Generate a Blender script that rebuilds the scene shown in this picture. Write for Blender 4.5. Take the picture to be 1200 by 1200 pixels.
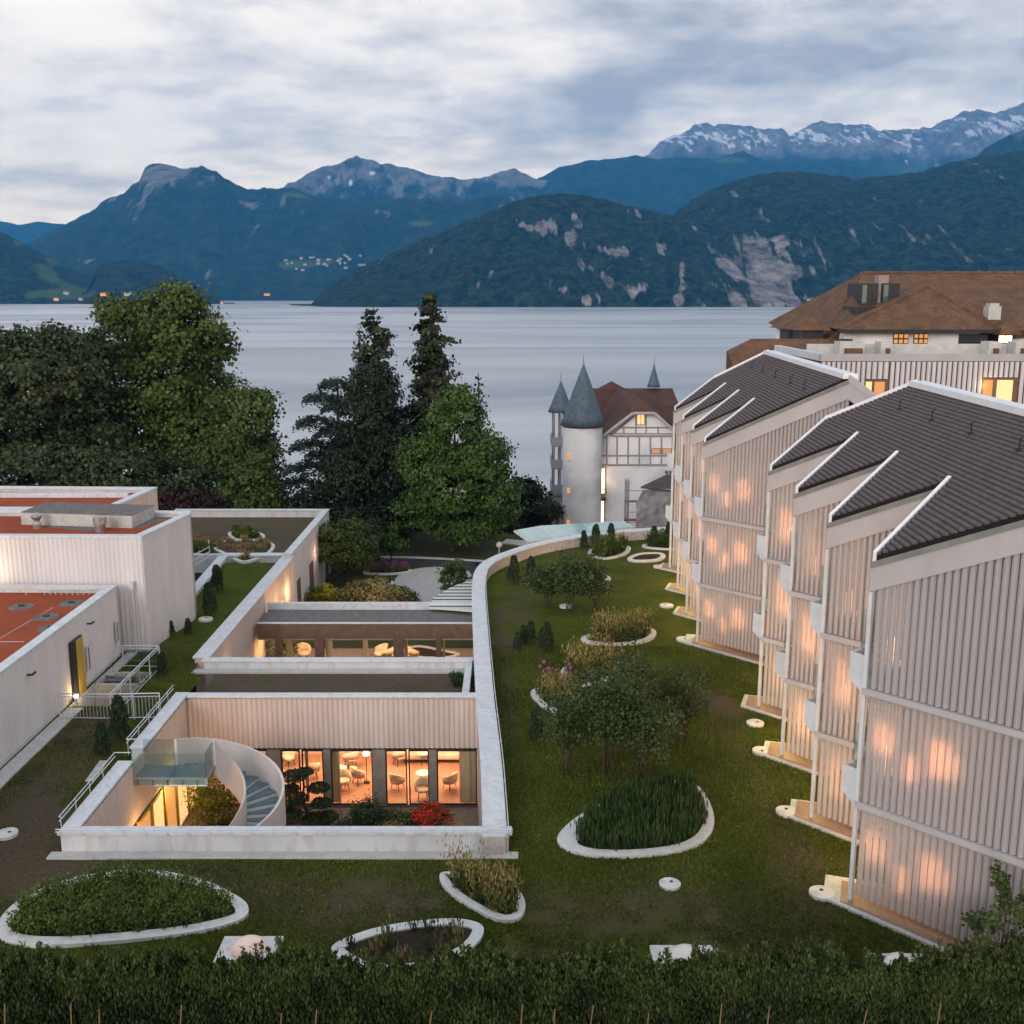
import bpy, bmesh, math, random
import numpy as np
from mathutils import Vector, Matrix
R = math.radians
random.seed(7); rng = np.random.default_rng(7)
S = bpy.context.scene
for o in list(bpy.data.objects): bpy.data.objects.remove(o)
COL = S.collection

# ------------------------------------------------------------ camera, sky, sun, exposure
HC, FP = 16.0, 1250.0                     # camera height over the lawn, focal length in photo pixels (1200 wide)
TI = math.atan(255/1250)
cd = bpy.data.cameras.new('camera'); cam = bpy.data.objects.new('camera', cd); COL.objects.link(cam)
cd.sensor_width = 36; cd.lens = 36*FP/1200; cd.clip_start = .5; cd.clip_end = 60000
cam.location = (0, 0, HC); cam.rotation_euler = (R(90)-TI, 0, 0); S.camera = cam
S.render.engine = 'CYCLES'
S.cycles.use_denoising = True
S.cycles.max_bounces = 7; S.cycles.diffuse_bounces = 3; S.cycles.glossy_bounces = 3; S.cycles.transparent_max_bounces = 12
S.cycles.sample_clamp_indirect = 4
S.view_settings.view_transform = 'Standard'; S.view_settings.look = 'None'
S.view_settings.exposure = 0.85; S.view_settings.gamma = 1.0

SUN_EL, SUN_AZ = R(16), R(202)            # azimuth from +Y clockwise: behind the camera and a little left
w = bpy.data.worlds.new('World'); S.world = w; w.use_nodes = True
nt = w.node_tree; nt.nodes.clear(); N = nt.nodes.new; L = nt.links.new
out = N('ShaderNodeOutputWorld'); bg = N('ShaderNodeBackground'); L(bg.outputs[0], out.inputs[0])
sky = N('ShaderNodeTexSky'); sky.sky_type = 'NISHITA'; sky.sun_disc = False
sky.sun_elevation = SUN_EL; sky.sun_rotation = SUN_AZ
tc = N('ShaderNodeTexCoord'); sep = N('ShaderNodeSeparateXYZ'); L(tc.outputs['Generated'], sep.inputs[0])
def wm(op, a, b=None, c=None):
    n = N('ShaderNodeMath'); n.operation = op
    for i, x in enumerate((a, b, c)):
        if x is None: continue
        if isinstance(x, (int, float)): n.inputs[i].default_value = x
        else: L(x, n.inputs[i])
    return n.outputs[0]
zz = wm('ADD', wm('MAXIMUM', sep.outputs[2], 0.0), 0.17)
cx = wm('DIVIDE', sep.outputs[0], zz); cy = wm('DIVIDE', sep.outputs[1], zz)
cmb = N('ShaderNodeCombineXYZ'); L(cx, cmb.inputs[0]); L(wm('MULTIPLY', cy, 1.0), cmb.inputs[1]); cmb.inputs[2].default_value = 3.1
def wnoise(scale, detail, rough, dist, off):
    m = N('ShaderNodeMapping'); m.inputs['Location'].default_value = off; L(cmb.outputs[0], m.inputs[0])
    n = N('ShaderNodeTexNoise'); n.inputs['Scale'].default_value = scale; n.inputs['Detail'].default_value = detail
    n.inputs['Roughness'].default_value = rough; n.inputs['Distortion'].default_value = dist; L(m.outputs[0], n.inputs[0]); return n.outputs[0]
n1 = wnoise(1.35, 12, .60, .15, (2.3, 5.1, 0)); n2 = wnoise(.22, 5, .5, .2, (7.7, .4, 2)); n3 = wnoise(3.4, 9, .62, .2, (1, 9, 4))
cl = wm('ADD', wm('ADD', wm('MULTIPLY', n1, .56), wm('MULTIPLY', n2, .20)), wm('MULTIPLY', n3, .24))
cr = N('ShaderNodeValToRGB'); L(cl, cr.inputs[0]); e = cr.color_ramp.elements
e[0].position = .415; e[0].color = (.94, .925, .92, 1)
e[1].position = .60; e[1].color = (.33, .335, .39, 1)
for p, c in ((.455, (.86, .845, .855, 1)), (.485, (.72, .71, .74, 1)), (.53, (.55, .55, .61, 1))):
    x = cr.color_ramp.elements.new(p); x.color = c
skm = N('ShaderNodeVectorMath'); skm.operation = 'SCALE'; L(sky.outputs[0], skm.inputs[0]); skm.inputs[3].default_value = .10
mx = N('ShaderNodeMixRGB'); mx.inputs[0].default_value = .93; L(skm.outputs[0], mx.inputs[1]); L(cr.outputs[0], mx.inputs[2])
# the cloud deck is brighter over the lake than overhead and behind the camera
lowh = wm('MAXIMUM', wm('SUBTRACT', 1.0, wm('MULTIPLY', sep.outputs[2], 2.0)), 0.0)      # 1 at the horizon, 0 half way up
lowh = wm('MINIMUM', lowh, 1.0)
gl_ = N('ShaderNodeCombineXYZ'); L(wm('MULTIPLY_ADD', lowh, .62, .84), gl_.inputs[0]); L(wm('MULTIPLY_ADD', lowh, .34, .86), gl_.inputs[1]); L(wm('MULTIPLY_ADD', lowh, .02, .84), gl_.inputs[2])
vm_ = N('ShaderNodeVectorMath'); vm_.operation = 'MULTIPLY'; L(mx.outputs[0], vm_.inputs[0]); L(gl_.outputs[0], vm_.inputs[1])
L(vm_.outputs[0], bg.inputs[0]); bg.inputs[1].default_value = 1.0
sl = bpy.data.lights.new('sun', 'SUN'); sl.energy = 0.8; sl.angle = R(25); sl.color = (1, .90, .86)
so = bpy.data.objects.new('sun', sl); COL.objects.link(so); so.location = (-40, -60, 60)
sd = Vector((math.sin(SUN_AZ)*math.cos(SUN_EL), math.cos(SUN_AZ)*math.cos(SUN_EL), math.sin(SUN_EL)))
so.rotation_euler = sd.to_track_quat('Z', 'Y').to_euler()

# ------------------------------------------------------------ helpers
def P(u, v, z=0.0):
    "point of the plane at height z seen at photo pixel u, v"
    up = -(v-600)/FP; x = (u-600)/FP
    dy = math.cos(TI)+math.sin(TI)*up; dz = -math.sin(TI)+math.cos(TI)*up
    t = (z-HC)/dz; return Vector((x*t, dy*t, z))
def at(u, v, y):
    "point at distance y seen at photo pixel u, v"
    up = -(v-600)/FP; x = (u-600)/FP
    dy = math.cos(TI)+math.sin(TI)*up; dz = -math.sin(TI)+math.cos(TI)*up
    t = y/dy; return Vector((x*t, y, HC+dz*t))
def tag(o, label=None, cat=None, group=None, kind=None):
    if label: o['label'] = label
    if cat: o['category'] = cat
    if group: o['group'] = group
    if kind: o['kind'] = kind
    return o
def empty(name, loc=(0, 0, 0), label=None, cat=None, group=None, rz=0):
    o = bpy.data.objects.new(name, None); COL.objects.link(o); o.location = loc; o.rotation_euler[2] = rz
    o.empty_display_size = .3; return tag(o, label, cat, group)
def rootloc(p):
    v = Vector((0, 0, 0))
    while p is not None: v = v+p.location; p = p.parent
    return v
def copy_tree(o, parent=None):
    c = o.copy(); COL.objects.link(c); c.parent = parent
    for ch in list(o.children): copy_tree(ch, c)
    return c
def place(proto, used, loc, label, rz=0, s=1.0, group=None):
    "the first call moves the prototype itself, later calls copy it with its parts"
    o = proto if not used else copy_tree(proto); used.append(1)
    o.location = loc; o.rotation_euler[2] = rz
    o.scale = (s, s, s) if isinstance(s, (int, float)) else s
    o['label'] = label
    if group: o['group'] = group
    return o
class MB:
    def __init__(s): s.v = []; s.f = []
    def add(s, vs, fs):
        k = len(s.v); s.v += [tuple(v) for v in vs]; s.f += [tuple(i+k for i in f) for f in fs]; return s
    def box(s, x0, x1, y0, y1, z0, z1):
        return s.add([(x, y, z) for z in (z0, z1) for y in (y0, y1) for x in (x0, x1)],
                     [(0, 2, 3, 1), (4, 5, 7, 6), (0, 1, 5, 4), (2, 6, 7, 3), (0, 4, 6, 2), (1, 3, 7, 5)])
    def obox(s, p, d, l, n, wd, z0, z1):
        "box from p along d by l, across n by wd (signed)"
        p = Vector(p[:2]).to_3d(); d = Vector(d).normalized(); n = Vector(n).normalized()
        q = [p, p+d*l, p+d*l+n*wd, p+n*wd]
        return s.prism([(a.x, a.y) for a in q], z0, z1)
    def prism(s, poly, z0, z1):
        n = len(poly); a = sum(poly[i][0]*poly[(i+1) % n][1]-poly[(i+1) % n][0]*poly[i][1] for i in range(n))
        if a < 0: poly = poly[::-1]
        vs = [(p[0], p[1], z0 if not callable(z0) else z0(p)) for p in poly]+[(p[0], p[1], z1 if not callable(z1) else z1(p)) for p in poly]
        fs = [tuple(range(n-1, -1, -1)), tuple(range(n, 2*n))]+[(i, (i+1) % n, n+(i+1) % n, n+i) for i in range(n)]
        return s.add(vs, fs)
    def poly(s, pts): return s.add(pts, [tuple(range(len(pts)))])
    def tube(s, a, b, r, r2=None, k=8, caps=True):
        a = Vector(a); b = Vector(b); r2 = r if r2 is None else r2; d = (b-a)
        if d.length < 1e-6: return s
        q = d.to_track_quat('Z', 'Y'); vs = []
        for c, rr in ((a, r), (b, r2)):
            for i in range(k):
                t = 2*math.pi*i/k; vs.append(c+q @ Vector((math.cos(t)*rr, math.sin(t)*rr, 0)))
        fs = [(i, (i+1) % k, k+(i+1) % k, k+i) for i in range(k)]
        if caps: fs += [tuple(range(k-1, -1, -1)), tuple(range(k, 2*k))]
        return s.add(vs, fs)
    def path(s, pts, r, k=6):
        for a, b in zip(pts, pts[1:]): s.tube(a, b, r, k=k)
        return s
    def lathe(s, c, prof, k=24, cap=True):
        vs = []; fs = []
        for (r, z) in prof:
            for i in range(k):
                t = 2*math.pi*i/k; vs.append((c[0]+r*math.cos(t), c[1]+r*math.sin(t), c[2]+z))
        for j in range(len(prof)-1):
            for i in range(k): fs.append((j*k+i, j*k+(i+1) % k, (j+1)*k+(i+1) % k, (j+1)*k+i))
        if cap: fs += [tuple(range(k-1, -1, -1)), tuple(range((len(prof)-1)*k, len(prof)*k))]
        return s.add(vs, fs)
    def strip(s, a, b, z0, z1, za=None):
        "closed-section band between two polylines a (left) and b (right)"
        n = len(a); vs = []
        for i in range(n):
            vs += [(a[i][0], a[i][1], z0), (a[i][0], a[i][1], z1), (b[i][0], b[i][1], z1), (b[i][0], b[i][1], z0)]
        fs = []
        for i in range(n-1):
            for j in range(4): fs.append((4*i+j, 4*i+(j+1) % 4, 4*(i+1)+(j+1) % 4, 4*(i+1)+j))
        fs += [(3, 2, 1, 0), (4*n-4, 4*n-3, 4*n-2, 4*n-1)]
        return s.add(vs, fs)
    def build(s, name, m, parent=None, origin=None, smooth=False, fix=True):
        me = bpy.data.meshes.new(name)
        off = rootloc(parent) if parent is not None else (Vector(origin) if origin is not None else Vector((0, 0, 0)))
        vs = np.array(s.v, dtype=float)-np.array(off)
        me.from_pydata(vs.tolist(), [], s.f)
        if fix:
            bm = bmesh.new(); bm.from_mesh(me); bmesh.ops.recalc_face_normals(bm, faces=bm.faces); bm.to_mesh(me); bm.free()
        me.materials.append(m)
        if smooth: me.polygons.foreach_set('use_smooth', [True]*len(me.polygons))
        me.update()
        o = bpy.data.objects.new(name, me); COL.objects.link(o)
        if parent is not None: o.parent = parent
        elif origin is not None: o.location = origin
        return o
def bevel(o, wd=.02, seg=1):
    m = o.modifiers.new('bevel', 'BEVEL'); m.width = wd; m.segments = seg; m.limit_method = 'ANGLE'; return o
def inpoly(x, y, poly):
    x = np.asarray(x); y = np.asarray(y); r = np.zeros(x.shape, bool); n = len(poly)
    for i in range(n):
        x0, y0 = poly[i][0], poly[i][1]; x1, y1 = poly[(i+1) % n][0], poly[(i+1) % n][1]
        if y0 == y1: continue
        r ^= ((y0 > y) != (y1 > y)) & (x < (x1-x0)*(y-y0)/(y1-y0)+x0)
    return r
def smoothline(pts, k=6, closed=False):
    pts = [Vector(p) for p in pts]; n = len(pts); o = []
    for i in range(n if closed else n-1):
        g = lambda j: pts[j % n] if closed else pts[max(0, min(n-1, j))]
        p0, p1, p2, p3 = g(i-1), g(i), g(i+1), g(i+2)
        for j in range(k):
            t = j/k; o.append(.5*((2*p1)+(-p0+p2)*t+(2*p0-5*p1+4*p2-p3)*t*t+(-p0+3*p1-3*p2+p3)*t**3))
    if not closed: o.append(pts[-1])
    return o
def offset(line, d, closed=False):
    o = []; n = len(line)
    for i in range(n):
        a = line[(i-1) % n] if closed else line[max(0, i-1)]; b = line[(i+1) % n] if closed else line[min(n-1, i+1)]
        t = (b-a); t = Vector((t.x, t.y)).normalized(); o.append(Vector((line[i].x-t.y*d, line[i].y+t.x*d, line[i].z if len(line[i]) > 2 else 0)))
    return o

# value noise in numpy
def _h(ix, iy, iz, seed):
    n = (ix.astype(np.int64)*374761393+iy.astype(np.int64)*668265263+iz.astype(np.int64)*2147483647+seed*1274126177) & 0x7fffffff
    n = (n ^ (n >> 13))*1274126177 & 0x7fffffff; n = (n ^ (n >> 16)) & 0xffff
    return n/65535.0
def vnoise(x, y, z=0, seed=0):
    x = np.asarray(x, float); y = np.asarray(y, float); z = np.zeros_like(x)+z
    ix, iy, iz = np.floor(x), np.floor(y), np.floor(z); fx, fy, fz = x-ix, y-iy, z-iz
    fx, fy, fz = [f*f*(3-2*f) for f in (fx, fy, fz)]; r = 0
    for a in (0, 1):
        for b in (0, 1):
            for c in (0, 1):
                r = r+_h(ix+a, iy+b, iz+c, seed)*(fx if a else 1-fx)*(fy if b else 1-fy)*(fz if c else 1-fz)
    return r*2-1
def fbm(x, y, z=0, oct=5, seed=0, ridged=False):
    a = 1; r = 0; t = 0
    for i in range(oct):
        n = vnoise(x*2**i, y*2**i, z*2**i if not np.isscalar(z) else z, seed+i)
        r = r+a*((1-2*np.abs(n)) if ridged else n); t += a; a *= .5
    return r/t

# ------------------------------------------------------------ materials
MATS = {}
def nodes(name):
    m = bpy.data.materials.new(name); m.use_nodes = True; t = m.node_tree
    return m, t, t.nodes['Principled BSDF']
def mat(name, c1, c2=None, sc=3., rough=.7, bump=0., bsc=None, metal=0., spec=.3, det=5, lo=.35, hi=.65, stretch=None, emit=None, es=0, c3=None, sc3=30.):
    if name in MATS: return MATS[name]
    m, t, b = nodes(name); n, l = t.nodes.new, t.links.new
    b.inputs['Roughness'].default_value = rough; b.inputs['Metallic'].default_value = metal; b.inputs['Specular IOR Level'].default_value = spec
    tcn = n('ShaderNodeTexCoord'); src = tcn.outputs['Object']
    if stretch:
        mp = n('ShaderNodeMapping'); mp.inputs['Scale'].default_value = stretch; l(src, mp.inputs[0]); src = mp.outputs[0]
    if c2 is None: c2 = tuple(x*.85 for x in c1)
    no = n('ShaderNodeTexNoise'); no.inputs['Scale'].default_value = sc; no.inputs['Detail'].default_value = det; l(src, no.inputs[0])
    mr = n('ShaderNodeMapRange'); mr.inputs[1].default_value = lo; mr.inputs[2].default_value = hi; l(no.outputs[0], mr.inputs[0])
    mi = n('ShaderNodeMixRGB'); mi.inputs[1].default_value = (*c1, 1); mi.inputs[2].default_value = (*c2, 1); l(mr.outputs[0], mi.inputs[0])
    colr = mi.outputs[0]
    if c3:
        n3 = n('ShaderNodeTexNoise'); n3.inputs['Scale'].default_value = sc3; n3.inputs['Detail'].default_value = 3; l(src, n3.inputs[0])
        m3 = n('ShaderNodeMapRange'); m3.inputs[1].default_value = .5; m3.inputs[2].default_value = .66; l(n3.outputs[0], m3.inputs[0])
        x3 = n('ShaderNodeMixRGB'); l(m3.outputs[0], x3.inputs[0]); l(colr, x3.inputs[1]); x3.inputs[2].default_value = (*c3, 1); colr = x3.outputs[0]
    l(colr, b.inputs['Base Color'])
    if bump:
        nb = n('ShaderNodeTexNoise'); nb.inputs['Scale'].default_value = bsc or sc*6; nb.inputs['Detail'].default_value = 4; l(src, nb.inputs[0])
        bn = n('ShaderNodeBump'); bn.inputs['Strength'].default_value = bump; bn.inputs['Distance'].default_value = .05; l(nb.outputs[0], bn.inputs['Height']); l(bn.outputs[0], b.inputs['Normal'])
    if emit:
        b.inputs['Emission Color'].default_value = (*emit, 1); b.inputs['Emission Strength'].default_value = es
    MATS[name] = m; return m
def slatmat(name, c, tr):
    m, t, b = nodes(name); n, l = t.nodes.new, t.links.new
    b.inputs['Roughness'].default_value = .65
    tcn = n('ShaderNodeTexCoord'); mp = n('ShaderNodeMapping'); mp.inputs['Scale'].default_value = (1, 1, .12); l(tcn.outputs['Object'], mp.inputs[0])
    no = n('ShaderNodeTexNoise'); no.inputs['Scale'].default_value = 5; no.inputs['Detail'].default_value = 6; l(mp.outputs[0], no.inputs[0])
    mi = n('ShaderNodeMixRGB'); mi.inputs[1].default_value = (*[x*.86 for x in c], 1); mi.inputs[2].default_value = (*[min(1, x*1.08) for x in c], 1); l(no.outputs[0], mi.inputs[0])
    l(mi.outputs[0], b.inputs['Base Color'])
    tl = n('ShaderNodeBsdfTranslucent'); tl.inputs[0].default_value = (.9, .72, .58, 1)
    ms = n('ShaderNodeMixShader'); ms.inputs[0].default_value = tr; l(b.outputs[0], ms.inputs[1]); l(tl.outputs[0], ms.inputs[2])
    l(ms.outputs[0], t.nodes['Material Output'].inputs[0]); MATS[name] = m; return m
def glassmat(name, tint, refl=.12):
    m = bpy.data.materials.new(name); m.use_nodes = True; t = m.node_tree; t.nodes.clear(); n, l = t.nodes.new, t.links.new
    o = n('ShaderNodeOutputMaterial'); a = n('ShaderNodeBsdfTransparent'); a.inputs[0].default_value = (*tint, 1)
    g = n('ShaderNodeBsdfGlossy'); g.inputs['Roughness'].default_value = .03; g.inputs[0].default_value = (.9, .9, .9, 1)
    fr = n('ShaderNodeFresnel'); fr.inputs[0].default_value = 1.5
    mm = n('ShaderNodeMath'); mm.operation = 'MULTIPLY_ADD'; mm.inputs[1].default_value = .8; mm.inputs[2].default_value = refl*.3; l(fr.outputs[0], mm.inputs[0])
    x = n('ShaderNodeMixShader'); l(mm.outputs[0], x.inputs[0]); l(a.outputs[0], x.inputs[1]); l(g.outputs[0], x.inputs[2]); l(x.outputs[0], o.inputs[0])
    MATS[name] = m; return m
def leafmat(name, c1, c2, sc=1.2, tr=.25, c3=None):
    m, t, b = nodes(name); n, l = t.nodes.new, t.links.new
    b.inputs['Roughness'].default_value = .55; b.inputs['Specular IOR Level'].default_value = .25
    tcn = n('ShaderNodeTexCoord'); no = n('ShaderNodeTexNoise'); no.inputs['Scale'].default_value = sc; no.inputs['Detail'].default_value = 6; no.inputs['Roughness'].default_value = .7
    l(tcn.outputs['Object'], no.inputs[0])
    at_ = n('ShaderNodeAttribute'); at_.attribute_name = 'tint'
    ad = n('ShaderNodeMath'); ad.operation = 'ADD'; l(no.outputs[0], ad.inputs[0]); l(at_.outputs['Fac'], ad.inputs[1])
    mr = n('ShaderNodeMapRange'); mr.inputs[1].default_value = .62; mr.inputs[2].default_value = 1.38; l(ad.outputs[0], mr.inputs[0])
    mi = n('ShaderNodeMixRGB'); mi.inputs[1].default_value = (*c1, 1); mi.inputs[2].default_value = (*c2, 1); l(mr.outputs[0], mi.inputs[0])
    cc = mi.outputs[0]
    l(cc, b.inputs['Base Color'])
    tl = n('ShaderNodeBsdfTranslucent'); l(cc, tl.inputs[0])
    ms = n('ShaderNodeMixShader'); ms.inputs[0].default_value = tr; l(b.outputs[0], ms.inputs[1]); l(tl.outputs[0], ms.inputs[2])
    l(ms.outputs[0], t.nodes['Material Output'].inputs[0]); MATS[name] = m; return m
M_cap = mat('zinc_coping', (.60, .63, .67), (.52, .55, .59), 1.5, .5, .05, spec=.4, c3=(.47, .49, .52), sc3=5)
M_white = mat('white_render', (.60, .61, .63), (.52, .53, .55), 1.2, .8, .15, 40, stretch=(1, 1, .25), c3=(.47, .475, .48), sc3=3)
M_pink = mat('pink_cladding', (.60, .50, .46), (.53, .435, .395), 1.5, .7, stretch=(1, 1, .2))
M_pinkgrey = mat('grey_cladding', (.62, .595, .615), (.555, .53, .55), 1.5, .7, stretch=(1, 1, .2))
M_cream = mat('cream_cladding', (.62, .56, .47), (.56, .50, .42), 1.5, .7, stretch=(1, 1, .2))
M_slat = slatmat('slat_screen', (.365, .350, .368), .13)
M_fascia = mat('fascia_board', (.41, .395, .41), (.36, .345, .36), .8, .7, stretch=(1, 1, .4))
M_post = mat('white_metal', (.56, .59, .64), (.48, .51, .55), 2, .45)
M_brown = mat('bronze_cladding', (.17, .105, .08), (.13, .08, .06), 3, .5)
M_dark = mat('dark_metal', (.035, .032, .035), (.025, .022, .025), 4, .5)
M_conc = mat('pale_concrete', (.52, .52, .50), (.42, .42, .41), 2.2, .85, .3, 60, c3=(.36, .36, .35), sc3=14)
M_gravelroof = mat('grey_gravel', (.20, .185, .18), (.13, .12, .118), 3, .95, .8, 30, c3=(.10, .09, .09), sc3=14)
M_gravel = mat('light_gravel', (.46, .45, .44), (.36, .35, .34), 6, .95, .6, 40)
M_soil = mat('dark_soil', (.045, .03, .02), (.025, .017, .012), 6, 1, 1., 30)
M_sedum = mat('brown_sedum', (.085, .052, .038), (.050, .052, .018), .8, 1, 1., 25, c3=(.12, .085, .065), sc3=12)
M_orange = mat('orange_brick_chippings', (.36, .070, .022), (.27, .050, .017), 1.2, .95, .9, 30, c3=(.20, .05, .025), sc3=16)
M_roof = mat('brown_roof_slat', (.095, .076, .080), (.070, .056, .060), 2.5, .8, c3=(.12, .09, .085), sc3=8)
M_roofb = mat('roof_underlay', (.012, .009, .009), None, 3, .9)
M_tile = mat('red_brown_tile', (.105, .046, .034), (.062, .032, .026), .8, .85, .8, 14, c3=(.045, .028, .024), sc3=5)
M_tile2 = mat('orange_brown_tile', (.165, .078, .038), (.090, .048, .028), .9, .85, .8, 12, c3=(.060, .040, .030), sc3=5)
M_slate = mat('blue_slate', (.085, .125, .16), (.055, .085, .115), 3, .55, .5, 14)
M_wood = mat('timber_floor', (.30, .20, .15), (.23, .15, .115), 2, .5, stretch=(8, 1, 1))
M_floor = mat('salmon_floor', (.44, .25, .19), (.38, .21, .15), 1, .5)
M_cream2 = mat('cream_upholstery', (.66, .56, .50), (.60, .50, .44), 6, .9)
M_curt = mat('pale_curtain', (.68, .55, .42), (.6, .48, .36), 3, .9)
M_timber = mat('grey_purple_timber', (.33, .285, .30), (.27, .23, .245), 3, .8)
M_villa = mat('white_plaster', (.80, .81, .83), (.72, .74, .77), .5, .9, .1, 30, c3=(.55, .58, .64), sc3=.25)
M_yellow = mat('ochre_paint', (.44, .31, .06), (.36, .25, .05), 2, .6)
M_teal = mat('teal_tread', (.13, .20, .23), (.10, .16, .185), 6, .6, .3, 40)
M_asph = mat('asphalt', (.05, .05, .058), (.036, .036, .042), 1.5, .9, .6, 30)
M_bark = mat('bark', (.07, .05, .035), (.04, .03, .02), 5, .95, .8, 20)
M_stake = mat('bamboo_cane', (.24, .145, .07), (.17, .10, .05), 5, .7)
M_fabric = mat('scaffold_sheet', (.34, .33, .34), (.22, .21, .23), 1.6, .6, .6, 3)
M_verge = mat('bright_zinc', (.78, .79, .82), (.70, .71, .75), 2, .4)
M_glass = glassmat('window_glass', (.93, .95, .92), .15)
M_rail = glassmat('rail_glass', (.84, .93, .92), .3)
M_tealglass = mat('frosted_teal_glass', (.36, .52, .50), (.27, .43, .41), .5, .12, spec=.7)
M_domeg = mat('opal_dome', (.78, .72, .70), (.70, .64, .62), 2, .3)
WARM = (1., .53, .22)
M_lit = mat('lit_window', (.4, .3, .2), None, 3, .4, emit=(1, .44, .17), es=.8)
M_spill = mat('bright_side_window', (.4, .3, .2), None, 3, .4, emit=(1, .52, .24), es=5.5)
M_litdim = mat('dim_lit_window', (.12, .07, .04), None, 3, .3, emit=(1, .42, .12), es=.42)
M_litw = mat('bright_lit_window', (.5, .4, .3), None, 3, .4, emit=(1, .62, .33), es=1.7)
M_lamp = mat('lamp_face', (.8, .7, .5), None, 3, .4, emit=(1, .72, .42), es=7)
M_winb = mat('dark_pane', (.03, .035, .045), None, 3, .08, spec=.8)
M_flower = mat('red_flower', (.62, .035, .02), (.55, .10, .02), 8, .7)
M_purple = mat('purple_flower', (.22, .04, .17), (.30, .08, .22), 8, .7)

def lamp(name, loc, watts, parent=None, color=WARM, r=.12):
    l = bpy.data.lights.new(name, 'POINT'); l.energy = watts; l.color = color; l.shadow_soft_size = r
    o = bpy.data.objects.new(name, l); COL.objects.link(o)
    if parent is not None: o.parent = parent; o.location = Vector(loc)-rootloc(parent)
    else: o.location = loc
    return o
def arealamp(name, loc, sx, sy, watts, parent, rot=(0, 0, 0), color=WARM):
    l = bpy.data.lights.new(name, 'AREA'); l.shape = 'RECTANGLE'; l.size = sx; l.size_y = sy; l.energy = watts; l.color = color
    o = bpy.data.objects.new(name, l); COL.objects.link(o); o.parent = parent; o.location = Vector(loc)-rootloc(parent); o.rotation_euler = rot
    return o
def pleats(mb, a, b, z0, z1, pitch=.19, depth=.05, out=None, gap=0.0, seg=4):
    "vertical half-round ribs on the line a-b, bulging towards out"
    a = Vector((a[0], a[1], 0)); b = Vector((b[0], b[1], 0)); d = b-a; Ln = d.length; d.normalize()
    n = Vector((d.y, -d.x, 0)) if out is None else Vector((out[0], out[1], 0)).normalized()
    k = max(1, round(Ln/pitch)); p = Ln/k
    for i in range(k):
        t0 = i*p+gap/2; t1 = (i+1)*p-gap/2; vs = []
        for j in range(seg+1):
            f = j/seg; q = a+d*(t0+(t1-t0)*f)+n*(depth*math.sin(math.pi*f)**.7)
            tt = t0+(t1-t0)*f
            vs.append((q.x, q.y, z0(tt) if callable(z0) else z0)); vs.append((q.x, q.y, z1(tt) if callable(z1) else z1))
        mb.add(vs, [(2*j, 2*j+2, 2*j+3, 2*j+1) for j in range(seg)])
    return mb
def grid_mesh(name, X, Y, Z, keep=None, m=None, attrs=None, smooth=True, parent=None):
    ny, nx = X.shape; idx = np.arange(nx*ny).reshape(ny, nx)
    q = np.stack([idx[:-1, :-1], idx[:-1, 1:], idx[1:, 1:], idx[1:, :-1]], -1).reshape(-1, 4)
    if keep is not None: q = q[keep.reshape(-1)]
    me = bpy.data.meshes.new(name); co = np.stack([X, Y, Z], -1).reshape(-1, 3).astype(np.float32)
    used = np.unique(q); remap = -np.ones(len(co), int); remap[used] = np.arange(len(used)); co = co[used]; q = remap[q]
    me.vertices.add(len(co)); me.vertices.foreach_set('co', co.ravel())
    me.loops.add(q.size); me.loops.foreach_set('vertex_index', q.ravel().astype(np.int32))
    me.polygons.add(len(q)); me.polygons.foreach_set('loop_start', (np.arange(len(q))*4).astype(np.int32)); me.polygons.foreach_set('loop_total', np.full(len(q), 4, np.int32))
    me.update(calc_edges=True)
    if smooth: me.polygons.foreach_set('use_smooth', np.ones(len(q), bool))
    for k, a in (attrs or {}).items():
        at_ = me.attributes.new(k, 'FLOAT', 'POINT'); at_.data.foreach_set('value', a.reshape(-1)[used].astype(np.float32))
    if m: me.materials.append(m)
    o = bpy.data.objects.new(name, me); COL.objects.link(o)
    if parent: o.parent = parent
    return o
def leafmesh(name, C, size, m, parent=None, up=None, aspect=1.0, tint=None, seed=1, droop=0., outn=None):
    "one quad leaf or leaf spray per row of C; up > 0 stands the blades upright; outn leans normals outward"
    g = np.random.default_rng(seed); n = len(C); sz = size*(.6+.8*g.random(n))[:, None]
    a = g.normal(size=(n, 3)); b = g.normal(size=(n, 3))
    if up is not None:
        a = a*np.array([1, 1, .25])*(1-up)+np.array([0, 0, 1.])*up*2
    if outn is not None:
        nn = outn+g.normal(size=(n, 3))*.55; nn /= np.linalg.norm(nn, axis=1)[:, None]+1e-9
        a = np.cross(nn, a); a /= np.linalg.norm(a, axis=1)[:, None]+1e-9; b = np.cross(nn, a)
    a[:, 2] -= droop
    a /= np.linalg.norm(a, axis=1)[:, None]; b -= (a*b).sum(1)[:, None]*a; b /= np.linalg.norm(b, axis=1)[:, None]
    a *= sz*aspect*.5; b *= sz*.5
    V = np.stack([C-a, C+b*.8, C+a, C-b*.8], 1).reshape(-1, 3).astype(np.float32)
    me = bpy.data.meshes.new(name); me.vertices.add(4*n); me.vertices.foreach_set('co', V.ravel())
    me.loops.add(4*n); me.loops.foreach_set('vertex_index', np.arange(4*n, dtype=np.int32))
    me.polygons.add(n); me.polygons.foreach_set('loop_start', (np.arange(n)*4).astype(np.int32)); me.polygons.foreach_set('loop_total', np.full(n, 4, np.int32))
    me.update(calc_edges=True)
    t = (g.random(n) if tint is None else tint); at_ = me.attributes.new('tint', 'FLOAT', 'POINT'); at_.data.foreach_set('value', np.repeat(t, 4).astype(np.float32))
    me.materials.append(m); o = bpy.data.objects.new(name, me); COL.objects.link(o)
    if parent is not None: o.parent = parent
    return o
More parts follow.
